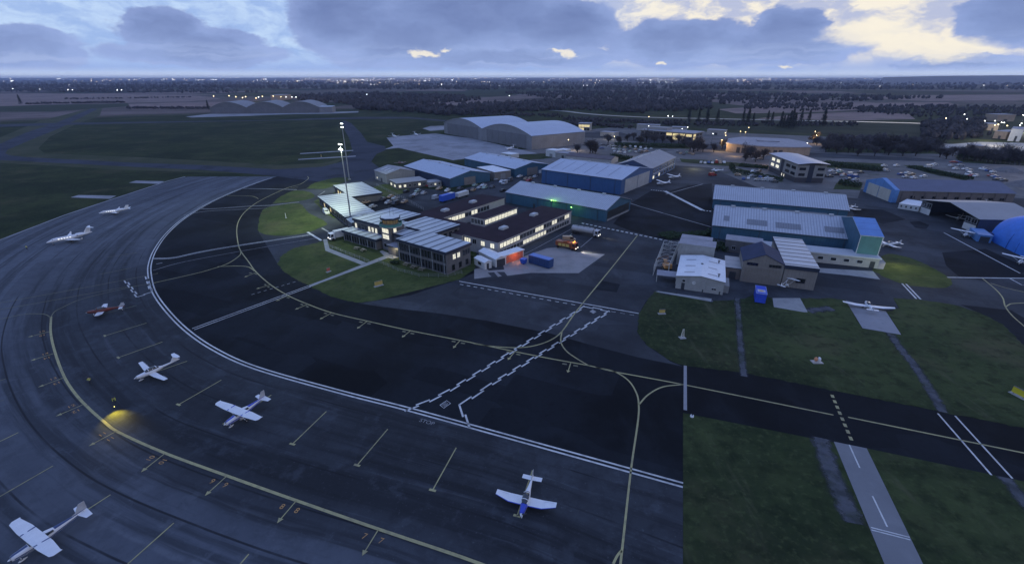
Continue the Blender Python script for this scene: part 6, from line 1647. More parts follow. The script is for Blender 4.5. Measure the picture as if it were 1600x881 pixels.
def lorry(label, px, ang, L, bodym, cabm, kind='box', name='lorry'):
    p = P2(*px); r = empty(name, (p.x, p.y, Z5 + .03), label, 'lorry', rz=ang)
    mb = MB(); mb.box((-L / 2, 0, .75), (L, 1.1, .3)); mb.build('chassis', DSTEEL, r)
    mb = MB(); f = [(0, .5), (.02, 1.4), (-.25, 2.65), (-1.9, 2.75), (-1.9, .5)]
    a = [(x, 1.2, z) for x, z in f]; b = [(x, -1.2, z) for x, z in f]; mb.poly(a); mb.poly(b[::-1]); [mb.poly([a[i], b[i], b[(i + 1) % 5], a[(i + 1) % 5]]) for i in range(5)]
    cb_ = mb.build('cab', cabm, r, merge=True)
    mb = MB(); mb.poly([(.03, -1.1, 1.45), (.03, 1.1, 1.45), (-.2, 1.0, 2.5), (-.2, -1.0, 2.5)])
    for s in (1, -1): q = [(-.25, 1.21 * s, 1.45), (-1.3, 1.21 * s, 1.45), (-1.3, 1.21 * s, 2.35), (-.4, 1.21 * s, 2.35)]; mb.poly(q[::-s])
    mb.build('windscreen', GLASS, cb_)
    for s in (1, -1):
        mb = MB(); mb.box((.05, .85 * s, .85), (.08, .35, .2)); mb.build('headlight', mat('headlight', (.9, .9, .85), .3, 0, emit=(1, .95, .8), es=6), cb_)
    if kind == 'tank':
        mb = MB(); mb.loft([ringp(x, 2.05, h_, h_, 16, 2) for x, h_ in ((-2.3, .85), (-2.45, 1.15), (-L + .2, 1.15), (-L, .9))]); tk = mb.build('tank', bodym, r, smooth=False)
        for x in (-4, -6.5, -9): mb = MB(); mb.tube((x, 0, 3.15), (x, 0, 3.32), .28, n=10); mb.build('hatch', DSTEEL, tk)
        mb = MB(); mb.box((-L / 2 - 1, 0, 3.28), (L - 4, .5, .06)); mb.build('walkway', STEEL, tk)
    elif kind == 'box':
        mb = MB(); mb.box((-L / 2 - 1.05, 0, 2.05), (L - 2.1, 2.4, 2.4)); mb.build('box_body', bodym, r)
    else:
        mb = MB(); mb.box((-L / 2 - 1.05, 0, 1.75), (L - 2.1, 2.4, 1.6)); mb.box((-4.2, 0, 2.75), (1.6, 2.0, .35)); mb.build('equipment_body', bodym, r)
        mb = MB(); mb.tube((-6.2, .3, 2.9), (-2.2, .2, 3.2), .14, n=8); mb.build('water_cannon', DSTEEL, r)
        for x, y in ((-1.2, .5), (-1.2, -.5)): mb = MB(); mb.box((x, y, 2.9), (.4, .3, .25)); mb.build('beacon', mat('amber_beacon', (.8, .4, .05), .3, 0, emit=(1, .55, .1), es=2.5), cb_)
        for k in range(3): mb = MB(); mb.box((-3.2 - 1.5 * k, -1.21, 1.5), (1.2, .04, 1.0)); mb.build('locker', mat('locker_door', (.5, .38, .1), .5, .1, 2, coords='obj'), r)
    for x in [-1.0] + [-L + 1.0 + 1.2 * k for k in range(3 if L > 9 else 1)]:
        for s in (1, -1): mb = MB(); mb.tube((x, 1.2 * s - .15, .48), (x, 1.2 * s + .15, .48), .48, n=14); mb.build('wheel', TYRE, r)
    return r


def toward(a, b):
    A, B = P2(*a), P2(*b); d = B - A; return atan2(d.y, d.x), d.length


aT, lT = toward((897, 364), (934, 370.5)); lorry('silver tanker lorry with pale cab parked behind the fuel bay lines', (936, 371), aT, 11.5, mat('tank_silver', (.36, .36, .37), .4, .15, .6, coords='obj', grime=.3), AG, 'tank', 'tanker_lorry')
ORV = mat('orange_red_paint', (.24, .065, .02), .45, .22, .8, coords='obj')
aF, lF = toward((870, 385), (900, 391)); fe = lorry('orange red fire engine with lit headlights on the pale concrete yard', (901, 391.5), aF, 8.0, ORV, ORV, 'fire', 'fire_engine')
park((889, 377.5), 'van', 'tan', aF + .5, 'tan rescue vehicle just behind the orange fire engine', None)
aW, _ = toward((552, 366.5), (518, 374)); lorry('white box lorry parked on the road end beside the terminal lawn', (515, 376), aW, 8.2, WHITEW, AW, 'box')
# blue skip container and its small companion
aS, lS = toward((823, 405), (868, 418))
p = P2(845, 414.5); sk = empty('skip_container', (p.x, p.y, Z6), 'long dark blue open skip with pale blue lid on the concrete yard', 'skip', rz=aS)
SKB = mat('skip_blue', (.02, .055, .16), .55, .2, 1, coords='obj', grime=.3)
mb = MB(); hx, hy = 4.2, 1.35
mb.box8([(-hx, -hy * .9, .2), (hx, -hy * .9, .2), (hx, hy * .9, .2), (-hx, hy * .9, .2)], [(-hx, -hy, 2.9), (hx, -hy, 2.9), (hx, hy, 2.9), (-hx, hy, 2.9)], 0, 0, True, True)
for k in range(9): mb.box((-3.8 + .95 * k, -hy * .99, 1.6), (.12, .16, 2.5))
mb.build('body', SKB, sk); mb = MB(); mb.box((0, 0, 3.0), (8.2, 2.5, .12)); mb.build('lid', mat('pale_blue_lid', (.10, .19, .48), .5, .15, .8, coords='obj'), sk)
mb = MB(); [mb.tube((x, y - .1, .2), (x, y + .1, .2), .2, n=8) for x in (-3.4, 3.4) for y in (-.9, .9)]; mb.build('rollers', DSTEEL, sk)
p = P2(818, 412); bn_ = empty('bin', (p.x, p.y, Z6), 'small bright blue wheeled bin at the left end of the blue skip', 'bin', rz=aS)
mb = MB(); mb.box8([(-.7, -.7, .15), (.7, -.7, .15), (.7, .7, .15), (-.7, .7, .15)], [(-.9, -.9, 1.6), (.9, -.9, 1.6), (.9, .9, 1.6), (-.9, .9, 1.6)], 0, 0, True, True); mb.build('body', mat('bin_blue', (.03, .09, .45), .5, .1, 1, coords='obj'), bn_); mb = MB(); mb.box((0, 0, 1.68), (1.9, 1.9, .12)); mb.build('lid', MATS['bin_blue'], bn_)
for x in (-.5, .5): mb = MB(); mb.tube((x, -.75, .15), (x, -.65, .15), .15, n=8); mb.build('wheel', TYRE, bn_)
# white shed, hut and red lit container by the office block
r = rect3((748, 391.5), (774.5, 404.5), (786, 398), 3.0); o = empty('shed', (r[0].x, r[0].y, 0), 'white ridge roofed shed with dark open end between hut and red lit container', 'shed'); l_ = tuple(o.location)
gable(o, l_, r[0], r[1], r[3] - r[0], 2.7, .7, WHITEW, WHITER, .15); panel(o, l_, r[0], r[3], .1, .9, .05, 2.5, DFRAME, 'opening', .05, ctr(*r))
r = rect3((741, 402), (757, 410), (764, 405), 2.6); o = empty('hut', (r[0].x, r[0].y, 0), 'small white hut with dark hatch at the corner of the concrete yard', 'hut'); l_ = tuple(o.location)
gable(o, l_, r[0], r[1], r[3] - r[0], 2.3, .5, WHITEW, WHITER, .12); window(o, l_, r[0], r[1], .3, .62, 1.0, 1.9, None, ctr(*r), 0); panel(o, l_, r[0], r[3], .3, .6, .05, 2.0, DFRAME, 'door', .05, ctr(*r))
r = rect3((777, 395.5), (787.5, 399.5), (812.5, 387.5), 3.2); o = empty('container_shed', (r[0].x, r[0].y, 0), 'container shed whose long side glows orange red from a work lamp', 'shed'); l_ = tuple(o.location); redlit_shed = r
walls('wall', r, 0, 3.0, RENDER, o, l_); slab('roof', r, 3.0, 3.2, [WHITER, WHITEW], o, l_, r[1] - r[0], .2); panel(o, l_, r[0], r[3], .06, .94, .2, 2.8, mat('red_glow_colour', (.42, .13, .08), .7, .2, 1, stripe=[(0, 1.2, .06, (.3, .09, .06))]), 'red_lit_side', .05, ctr(*r))  # orange red lamp light on the long side is put into the panel colour
# blue container by the grass with a pale label on its roof
p = P2(1186, 468); bc = empty('storage_container', (p.x, p.y, Z6), 'bright blue storage container with pale square label on its roof', 'container', rz=toward((1186, 472), (1183, 450))[0])
mb = MB(); mb.box((0, 0, 1.55), (5.6, 2.6, 2.7)); mb.box((0, 0, 2.95), (5.4, 2.4, .1)); mb.build('body', mat('container_blue', (.025, .07, .50), .5, .12, 1, coords='obj'), bc)
mb = MB()
for s in (1, -1): mb.box((0, 1.32 * s, 2.9), (5.7, .1, .16)); mb.box((2.82 * s, 0, 2.9), (.1, 2.7, .16))
mb.build('top_rail', mat('pale_rail', (.3, .36, .62), .5, .1, 1), bc)
mb = MB(); mb.poly([(-1.9, -1.0, 3.012), (.0, -1.0, 3.012), (.0, 1.0, 3.012), (-1.9, 1.0, 3.012)]); lb_ = mb.build('roof_label', mat('pale_label', (.42, .44, .52), .6, .15, 2, coords='obj'), bc)
mb = MB(); [mb.poly([(-.95 + .55 * cos(2 * pi * k / 24 + a), .62 * sin(2 * pi * k / 24 + a), 3.02) for a in (0, 2 * pi / 24)] + [(-.95, 0, 3.02)]) for k in range(24)]; mb.build('orange_disc', mat('orange_disc', (.48, .30, .14), .6, .2, 3, coords='obj'), lb_)
for x in (-2.3, 2.3):
    for s in (1, -1): mb = MB(); mb.tube((x, s * 1.1, .1), (x, s * .9, .1), .2, n=8); mb.build('wheel', TYRE, bc)
# steel lattice cage, platform and orange excavator
c4_ = [P2(1036, 389), P2(1059, 391), P2(1043, 430), P2(1020, 431)]; c0 = ctr(*c4_)
cg = empty('lattice_cage', (c0.x, c0.y, 0), 'pale steel lattice cage round the yard left of the white roofed shed', 'fence'); cgl = (c0.x, c0.y, 0); mb = MB()
PST = mat('pale_steel', (.40, .40, .38), .6, .1, 1)
for i in (0, 1, 3):
    a, b = c4_[i], c4_[(i + 1) % 4]; n_ = max(2, int((b - a).length / 2.2))
    for k in range(n_ + 1): q = a.lerp(b, k / n_); mb.tube((q.x, q.y, 0), (q.x, q.y, 3.4), .07, n=5)
    for z in (.2, 1.8, 3.4): mb.tube((a.x, a.y, z), (b.x, b.y, z), .06, n=5)
    for k in range(n_): q, s = a.lerp(b, k / n_), a.lerp(b, (k + 1) / n_); mb.tube((q.x, q.y, .2), (s.x, s.y, 3.4), .04, n=4); mb.tube((s.x, s.y, .2), (q.x, q.y, 3.4), .04, n=4)
for k in range(7):
    a, b = c4_[0].lerp(c4_[3], k / 6), c4_[1].lerp(c4_[2], k / 6); mb.tube((a.x, a.y, 3.4), (b.x, b.y, 3.4), .06, n=5)
    if k < 6: a2_, b2_ = c4_[0].lerp(c4_[3], (k + 1) / 6), c4_[1].lerp(c4_[2], (k + 1) / 6); mb.tube((a.x, a.y, 3.4), (b2_.x, b2_.y, 3.4), .05, n=4); mb.tube((b.x, b.y, 3.4), (a2_.x, a2_.y, 3.4), .05, n=4)
mb.build('lattice', PST, cg, cgl)
r = rect3((1027, 421), (1026, 429), (1058, 433.5), 2.4); mb = MB(); r = ccw(r); mb.box8([(q.x, q.y, 2.2) for q in r], [(q.x, q.y, 2.4) for q in r], 0, 0, True, True)
pt_ = empty('loading_platform', (r[0].x, r[0].y, 0), 'raised grey loading platform on posts beside the lattice cage', 'platform'); ptl = tuple(pt_.location); mb.build('deck', LILAC, pt_, ptl)
for q in r: mb = MB(); q = q.lerp(ctr(*r), .05); mb.tube((q.x, q.y, 0), (q.x, q.y, 2.2), .09, n=6); mb.build('post', PST, pt_, ptl)
aE, _ = toward((1046, 428), (1036, 412)); p = P2(1041, 421); ex = empty('excavator', (p.x, p.y, Z6), 'orange tracked excavator with folded brown arm inside the lattice cage', 'excavator', rz=aE)
OR2 = mat('excavator_orange', (.48, .23, .07), .5, .15, 1.5, coords='obj')
mb = MB(); mb.box((-.6, 0, 1.5), (3.2, 2.3, .9)); mb.box((-1.6, 0, 2.15), (1.3, 2.2, .6)); mb.build('body', OR2, ex); mb = MB(); mb.box((.4, .6, 2.5), (1.5, 1.0, 1.5)); cb_ = mb.build('cab', OR2, ex); mb = MB(); mb.box((.45, .6, 2.6), (1.54, 1.04, .9)); mb.build('window_glass', GLASS, cb_)
for s in (1, -1): mb = MB(); mb.loft([[(x, s * .95 + y, z) for x, z in ((-1.9, .5), (-1.6, .1), (1.6, .1), (1.9, .5), (1.6, .9), (-1.6, .9))] for y in (-.3, .3)]); mb.build('track', TYRE, ex)
mb = MB(); mb.tube((1.0, -.4, 1.9), (2.2, -.6, 3.7), .28, .2, 6); mb.tube((2.2, -.6, 3.7), (2.5, 1.2, 3.4), .2, .15, 6); mb.tube((2.5, 1.2, 3.4), (2.3, 2.6, 2.6), .15, .3, 6); mb.build('arm', mat('brown_arm', (.14, .085, .06), .6, .1, 2, coords='obj'), ex)
mb = MB(); mb.box((2.3, 2.8, 2.3), (.9, .7, .7)); mb.build('bucket', DSTEEL, ex)
# big blue trailer roof behind the office wing
p = P2(699, 314.5); bt_ = empty('lorry_trailer', (p.x, p.y, Z5 + .03), 'royal blue lorry trailer parked behind the dark office roof', 'trailer', rz=toward((692, 315.5), (713, 309))[0])
mb = MB(); mb.box((0, 0, 2.2), (9.5, 2.5, 2.8)); mb.build('body', mat('trailer_blue', (.03, .10, .5), .45, .1, .5, coords='obj'), bt_); mb = MB(); mb.box((3.2, 0, 3.64), (2.6, 2.3, .06)); mb.build('roof_panel', WHITEW, bt_)
for x in (-3.6, -2.5, 3.0):
    for s in (1, -1): mb = MB(); mb.tube((x, 1.0 * s, .48), (x, 1.25 * s, .48), .48, n=10); mb.build('wheel', TYRE, bt_)
p = P2(722, 308.5); bt_ = empty('lorry_trailer', (p.x, p.y, Z5 + .03), 'white flat trailer parked right of the royal blue trailer', 'trailer', rz=toward((712, 310), (732, 304))[0])
mb = MB(); mb.box((0, 0, 1.9), (8.5, 2.4, 2.0)); mb.build('body', WHITEW, bt_)
for x in (-3.2, 3.0):
    for s in (1, -1): mb = MB(); mb.tube((x, 1.0 * s, .48), (x, 1.25 * s, .48), .48, n=10); mb.build('wheel', TYRE, bt_)

# ------------------------------------------------------------------ lamps
def spot(name, loc, target, power, col, size, blend=.6, rad=.3):
    l = bpy.data.lights.new(name, 'SPOT'); l.energy = power; l.color = col; l.spot_size = R(size); l.spot_blend = blend; l.shadow_soft_size = rad
    o = bpy.data.objects.new(name, l); COL.objects.link(o); o.location = loc
    o.rotation_euler = (Vector(target) - Vector(loc)).to_track_quat('-Z', 'Y').to_euler(); return o


def point(name, loc, power, col, rad=.3):
    l = bpy.data.lights.new(name, 'POINT'); l.energy = power; l.color = col; l.shadow_soft_size = rad
    o = bpy.data.objects.new(name, l); COL.objects.link(o); o.location = loc; return o


FLOOD = mat('floodlight_glass', (.9, .9, .9), .3, 0, emit=(.92, 1.0, .92), es=9)
for (bx_, by_, tx, ty, lab, aims) in ((549.6, 352, 530, 225, 'nearer tall floodlight mast rising behind the control tower', [((470, 345), 52000), ((560, 400), 20000), ((540, 318), 36000)]), (546, 281, 532, 193, 'farther tall floodlight mast standing on the small lawn', [((455, 305), 44000), ((570, 300), 22000)])):
    hgt_ = height(bx_, by_, ty); p = P2(bx_, by_)
    ms = empty('floodlight_mast', (p.x, p.y, 0), lab, 'floodlight mast')
    mb = MB(); mb.tube((0, 0, 0), (0, 0, hgt_), .34, .17, 10); mb.build('mast', STEEL, ms)
    mb = MB(); mb.box((0, 0, .25), (1.4, 1.4, .5)); mb.build('base', CONCW, ms)
    for zz in (hgt_ - .2, hgt_ - 2.2):
        hd_ = MB(); hd_.box((0, 0, zz), (2.2, .2, .2), -.5); fr_ = hd_.build('head_frame', DSTEEL, ms)
        for k in range(3):
            x = -.75 + .75 * k; mb = MB(); mb.box((x * cos(-.5) + .15, x * sin(-.5) - .3, zz + .1), (.5, .3, .4), -.5); mb.build('floodlight', DSTEEL, fr_)
            mb = MB(); c_, s_ = cos(-.5), sin(-.5); n_ = Vector((s_, -c_)); cx_, cy_ = x * c_ + .15 + n_.x * .18, x * s_ - .3 + n_.y * .18
            mb.box((cx_, cy_, zz + .08), (.5, .12, .4), -.5); mb.build('floodlight_glass', FLOOD, fr_)
    for (ax_, pw) in aims:
        q = P(*ax_); spot('floodlight', (p.x - .6, p.y - 1.2, hgt_ - 1.0), q, pw, (.84, 1.0, .70), 88, .9, .5)

WARM = (1.0, .62, .26)
LAMPW = mat('street_lamp_warm', (1, .8, .5), .3, 0, emit=(1.0, .72, .34), es=16); LAMPC = mat('street_lamp_white', (1, 1, 1), .3, 0, emit=(1.0, .97, .9), es=16)
SL = [(1128, 219, 9, 1), (1133.5, 208, 9, 1), (1157, 205.4, 9, 1), (1165, 206.5, 8, 1), (1170, 199.6, 9, 1), (1114, 209, 9, 0), (1274, 205.8, 9, 1), (1276, 211.8, 8, 1), (1261.6, 223.6, 7, 0), (1074.5, 199, 9, 0), (1066, 201.5, 9, 0), (1013.5, 197, 9, 0), (1032, 198, 9, 0), (1134, 212, 8, 1),
      (890.5, 204.5, 9, 0), (888, 218.7, 7, 1), (960, 213.6, 6, 1), (1478.5, 185, 9, 1), (1507, 179, 9, 0), (1511, 186, 9, 0), (1539, 189, 9, 0), (1554.7, 189, 9, 0), (1554.7, 195.7, 9, 1), (1560, 194.7, 9, 1), (1565, 191.8, 9, 0), (1569, 192, 9, 0), (1574, 196.7, 9, 1), (1594, 196, 9, 0), (1599, 180, 10, 0), (1596, 193, 10, 0),
      (333.7, 150.4, 12, 1), (357.8, 150, 12, 1), (368.5, 151.5, 12, 1), (383.8, 151.5, 12, 1), (400, 153.5, 12, 1), (410, 151, 12, 1), (439, 151.5, 12, 1), (447, 152, 12, 0), (456, 152, 12, 0), (462.5, 152, 12, 0), (427, 150.4, 12, 1), (379, 153, 12, 1), (404, 152, 12, 0), (1014, 182.5, 8, 1), (1044, 181.5, 8, 0), (1051, 182, 8, 0), (796, 150, 10, 0), (573, 148, 10, 0), (62, 139.5, 10, 0), (106, 140.5, 10, 0), (113, 140.6, 10, 0), (183, 141, 10, 0), (190, 141, 10, 0), (20, 139, 10, 0)]


def zone(x, y):
    if y > 196 and 1100 < x < 1300: return 'round the curved sandstone hall'
    if y > 190 and x < 1100: return 'between the twin hangar and the modern office'
    if x > 1440: return 'in the far right retail park'
    if x > 940: return 'along the pale canal'
    if x > 320 and x < 470: return 'behind the distant triple hangar'
    return 'in the far woods on the left' if x < 320 else 'in the distant fields at the middle'


cnt = {}
for i, (x, y, h, wm) in enumerate(sorted(SL)):
    p = P(x, y, h); z_ = zone(x, y); k = (z_, wm); cnt[k] = cnt.get(k, 0) + 1
    s_ = empty('street_lamp', (p.x, p.y, 0), f'{"orange" if wm else "white"} lamp, {ORD[cnt[k] - 1]} such from left {z_}', 'street lamp', 'street lamps ' + z_)
    mb = MB(); mb.tube((0, 0, 0), (0, 0, h - .2), .12, .07, 6); mb.build('pole', DSTEEL, s_)
    ds_ = hypot(p.x, p.y); rb = min(1.0, max(.24, ds_ * .00052)); mb = MB()
    mb.loft([[(rb * cos(a) * cc, rb * sin(a) * cc, h + rb * ss) for a in [2 * pi * t / 8 for t in range(8)]] for cc, ss in ((.3, -.9), (.9, -.4), (.9, .4), (.3, .9))]); mb.build('lamp_globe', LAMPW if wm else LAMPC, s_)
for (x, y, h, pw, col) in ((1128, 221, 8, 5500, WARM), (1148, 232, 6, 2000, WARM), (1163, 207, 8, 3500, WARM), (1255, 243, 5, 2600, WARM), (1275, 211, 8, 4000, WARM), (1000, 238, 5, 4500, (1, .85, .55)), (900, 222, 7, 3500, (1, .8, .6)), (955, 206, 7, 5000, (1, .9, .8)), (1205, 246, 6, 2500, WARM),
                           (375, 156, 12, 60000, WARM), (400, 157, 12, 60000, WARM), (432, 158, 12, 60000, WARM), (1565, 203, 14, 15000, (1, .9, .75)), (1545, 200, 12, 10000, (1, .92, .8)), (1085, 252, 5, 1800, (1, .95, .6))):
    p = P(x, y, h); point('street_light', (p.x, p.y - 1, h - .6), pw, col, .4)
q = P(1592, 206, 0); point('wall_floodlight', (q.x - 6, q.y - 14, 10), 42000, (1, .94, .78), .5)
# wall lamps by the hangars
q = P(1384, 412, 0); spot('wall_lamp', (q.x + 1.5, q.y + 1, 8.8), P(1430, 428), 3600, (1, .93, .55), 110, .9)
q = P(1372, 430, 0); spot('wall_lamp', (q.x + 2, q.y - 7, 4.0), P(1362, 385, 6), 1500, (.8, 1.0, .7), 120, .9)
GRN = mat('green_beacon', (.2, .8, .2), .3, 0, emit=(.35, 1.0, .25), es=5)
_, _, g1, g2, _, _, gc = hg
gn_ = across(g1, g2, 1, True)
for (t_, hp_, lab, pw, of_) in ((.50, 5.3, 'green beacon lamp on a post against the teal hangar wall', 650, .9), (.72, 4.4, 'green beacon lamp on a post between office block corner and teal hangar', 300, 3.0)):
    p = g1 + (g2 - g1) * t_ + gn_ * of_; o = empty('beacon_lamp', (p.x, p.y, 0), lab, 'lamp')
    mb = MB(); mb.tube((0, 0, 0), (0, 0, hp_), .1, n=8); mb.build('post', DSTEEL, o); mb = MB(); mb.loft([[(.24 * cos(a) * c_, .24 * sin(a) * c_, hp_ + .2 + .24 * s_) for a in [2 * pi * t / 10 for t in range(10)]] for c_, s_ in ((.4, -.9), (1, -.3), (1, .3), (.4, .9))]); mb.build('lens', GRN, o)
    point('beacon_light', (p.x, p.y - .6, hp_ + 1.0), pw, (.35, 1.0, .08), .3)
d_ = (redlit_shed[3] - redlit_shed[0]).normalized(); nn_ = Vector((d_.y, -d_.x)); m_ = ctr(redlit_shed[0], redlit_shed[3]); nn_ = nn_ if nn_.dot(m_ - ctr(*redlit_shed)) > 0 else -nn_
point('work_lamp', ((m_ + nn_ * 2.2).x, (m_ + nn_ * 2.2).y, 2.3), 230, (1, .36, .16), .3)
# vehicle headlights
c_, s_ = cos(aF), sin(aF); q = P2(901, 391.5)
for sd in (.85, -.85): spot('headlight', (q.x + c_ * .2 - s_ * sd, q.y + s_ * .2 + c_ * sd, .95), (q.x + c_ * 9, q.y + s_ * 9, 0), 3200, (1, .95, .82), 50, .8, .1)
point('beacon_light', (q.x - c_ * 1.3, q.y - s_ * 1.3, 3.7), 130, (1, .5, .12), .2)
c_, s_ = cos(aT), sin(aT); q = P2(936, 371)
spot('headlight', (q.x + c_ * .3, q.y + s_ * .3, .95), (q.x + c_ * 7, q.y + s_ * 7, 0), 1300, (1, .9, .75), 55, .9, .1)
# warm light at the terminal doors and balcony
q = T(26, .5); point('porch_lamp', (q.x, q.y, 2.6), 220, (1, .85, .5), .2)

# ------------------------------------------------------------------ people on the apron
SKIN = mat('skin', (.42, .27, .2), .6, 0, coords='obj'); HIVIS = mat('hi_vis_jacket', (.42, .46, .05), .7, .08, 3, coords='obj'); TROU = mat('dark_trousers', (.018, .02, .03), .8, .1, 3, coords='obj'); HAIR = mat('dark_cap', (.015, .014, .014), .8, .1, 3, coords='obj'); REFL = mat('reflective_band', (.6, .6, .58), .4, 0, coords='obj')


def skin(name, verts, edges, rads, m, parent, root=0, lv=1, mf=None):
    me = bpy.data.meshes.new('t'); me.from_pydata(verts, edges, []); o = bpy.data.objects.new('t', me); COL.objects.link(o)
    md = o.modifiers.new('s', 'SKIN'); o.modifiers.new('u', 'SUBSURF').levels = lv
    for v, r_ in zip(me.skin_vertices[0].data, rads): v.radius = (r_, r_); v.use_root = False
    me.skin_vertices[0].data[root].use_root = True
    dg = bpy.context.evaluated_depsgraph_get(); dg.update()
    nm = bpy.data.meshes.new_from_object(o.evaluated_get(dg)); nm.name = name; bpy.data.objects.remove(o); bpy.data.meshes.remove(me)
    nm.materials.clear(); [nm.materials.append(x) for x in (m if isinstance(m, list) else [m])]
    if mf:
        for p_ in nm.polygons: p_.material_index = mf(p_.center)
    for p_ in nm.polygons: p_.use_smooth = True
    r_ = bpy.data.objects.new(name, nm); COL.objects.link(r_); r_.parent = parent; return r_


def person(px, ang, label, lean=0.0, hl=None, hr=None):
    p = P2(*px); r = empty('person', (p.x, p.y, Z6 + .02), label, 'person', rz=ang)
    # x is forward; the trunk leans forward about the hips
    def ln(x, y, z):
        zz = z - .95; return (x + sin(lean) * zz, y, .95 + cos(lean) * zz)
    sh = [ln(0, .19 * s, 1.43) for s in (1, -1)]
    el_ = [ln(.10, .27 * s, 1.16) for s in (1, -1)]; hd = [hl or ln(.28, .25, 1.0), hr or ln(.28, -.25, 1.0)]
    el_ = [tuple((Vector(sh[i]).lerp(Vector(hd[i]), .5)) + Vector((-.08, .05 * (1, -1)[i], -.04))) for i in (0, 1)]
    V = [(0, 0, .95), ln(0, 0, 1.12), ln(0, 0, 1.32), ln(0, 0, 1.46), ln(.02, 0, 1.54), ln(.05, 0, 1.64), ln(.04, 0, 1.74), ln(.13, 0, 1.62)]
    Rd = [.14, .13, .155, .10, .062, .095, .085, .022]; E_ = [(0, 1), (1, 2), (2, 3), (3, 4), (4, 5), (5, 6), (5, 7)]
    for i, s in ((0, 1), (1, -1)):
        b = len(V); V += [(0, .1 * s, .86), (.03 * (1 if s > 0 else -1) + .03, .11 * s, .48), (.06 * s - .02, .12 * s, .09), (.06 * s + .14, .13 * s, .05)]; Rd += [.10, .065, .045, .04]; E_ += [(0, b), (b, b + 1), (b + 1, b + 2), (b + 2, b + 3)]
        b = len(V); V += [sh[i], el_[i], hd[i]]; Rd += [.07, .048, .035]; E_ += [(3, b), (b, b + 1), (b + 1, b + 2)]
        dv_ = (Vector(hd[i]) - Vector(el_[i])).normalized(); H_ = Vector(hd[i]); pb = len(V); V.append(tuple(H_ + dv_ * .07)); Rd.append(.032); E_.append((b + 2, pb))
        sd = dv_.orthogonal().normalized()
        for k, (o_, l_) in enumerate(((-.03, .07), (-.01, .085), (.01, .08), (.03, .065))):
            c = len(V); V += [tuple(H_ + dv_ * .09 + sd * o_), tuple(H_ + dv_ * (.09 + l_) + sd * o_ * 1.2)]; Rd += [.009, .008]; E_ += [(pb, c), (c, c + 1)]
        c = len(V); V += [tuple(H_ + dv_ * .04 + sd * .05), tuple(H_ + dv_ * .08 + sd * .07)]; Rd += [.01, .009]; E_ += [(b + 2, c), (c, c + 1)]
    bd = skin('body', V, E_, Rd, [SKIN, TROU], r, 0, 1, lambda c: 1 if c.z < .98 and abs(c.y) < .22 else 0)
    jv = [(0, 0, .93), ln(0, 0, 1.12), ln(0, 0, 1.32), ln(0, 0, 1.47)]; jr = [.17, .165, .185, .10]; je = [(0, 1), (1, 2), (2, 3)]
    for i in (0, 1): b = len(jv); jv += [sh[i], el_[i], tuple(Vector(el_[i]).lerp(Vector(hd[i]), .85))]; jr += [.095, .07, .055]; je += [(2, b), (b, b + 1), (b + 1, b + 2)]
    jk = skin('hi_vis_jacket', jv, je, jr, HIVIS, r, 0, 1)
    mb = MB(); c0, c1 = Vector(ln(0, 0, 1.10)), Vector(ln(0, 0, 1.15)); mb.tube(c0, c1, .178, .18, 14); mb.build('reflective_band', REFL, jk)
    mb = MB(); hc = Vector(ln(.02, 0, 1.71)); mb.loft([[(hc.x + .115 * cos(a) * c_, hc.y + .1 * sin(a) * c_, hc.z + z_) for a in [2 * pi * t / 12 for t in range(12)]] for c_, z_ in ((1, -.02), (1, .05), (.7, .11), (.2, .135))]); mb.build('cap', HAIR, r, smooth=True)
    mb = MB()
    for s in (1, -1): e_ = Vector(ln(.145, .035 * s, 1.655)); mb.box(e_, (.012, .02, .012))
    mb.build('eyes', TROU, bd)
    return r


p1_ = person((142.5, 601), 2.5, 'person in hi vis jacket and dark trousers standing inside the yellow line')
ph = person((181, 630), atan2(*(P2(181, 648) - P2(181, 630)).yx), 'person in hi vis jacket bending over a torch that lights the ground yellow', .75, (.75, .12, .85), (.55, -.2, .75))
p3_ = person((43, 391), .5, 'person in hi vis jacket standing ahead of the large jet')
tp = P(178, 632, .9); gq = P(181, 650)
t_ = empty('torch', (tp.x, tp.y, .85), 'hand held torch throwing a yellow pool of light on the apron', 'torch')
mb = MB(); dvt = (gq - Vector((tp.x, tp.y, .85))).normalized(); mb.tube((0, 0, 0), dvt * .35, .035, .03, 8); mb.build('handle', DSTEEL, t_); mb = MB(); mb.tube(dvt * .35, dvt * .47, .03, .07, 10); mb.build('head', mat('torch_head', (.8, .7, .2), .3, 0, emit=(1, .85, .2), es=6), t_)
spot('torch_beam', Vector((tp.x, tp.y, .85)) + dvt * .5 + Vector((0, 0, 1.0)), P(182, 650), 2700, (1, .76, .04), 86, 1.0, .1)

# ------------------------------------------------------------------ signs, tables, markers
SGY = mat('sign_yellow', (.60, .50, .03), .5, .05, 1, coords='obj'); SGO = mat('sign_amber', (.46, .34, .10), .55, .1, 1, coords='obj')


def sign(px, ang, label, w_, h_, m, txt=None):
    p = P2(*px); o = empty('taxiway_sign', (p.x, p.y, Z6), label, 'sign', rz=ang)
    mb = MB(); mb.box((0, 0, .06), (.9, w_ + .5, .12)); mb.build('plinth', CONCW, o)
    mb = MB(); mb.box((0, 0, .35 + h_ / 2), (.22, w_, h_)); b_ = mb.build('board', m, o)
    mb = MB(); [mb.tube((0, y, .1), (0, y, .4), .05, n=6) for y in (-w_ * .35, w_ * .35)]; mb.build('legs', DSTEEL, o)
    mb = MB(); mb.box((0, 0, .35 + h_ + .03), (.27, w_ + .08, .07)); mb.build('frame', DSTEEL, o)
    if txt:
        for sg in (1, -1): mb = MB(); text(mb, txt, (.115 * sg, 0, .35 + h_ / 2), (0, sg, 0), (0, 0, 1), h_ * .75); mb.build('lettering', DSTEEL, b_)


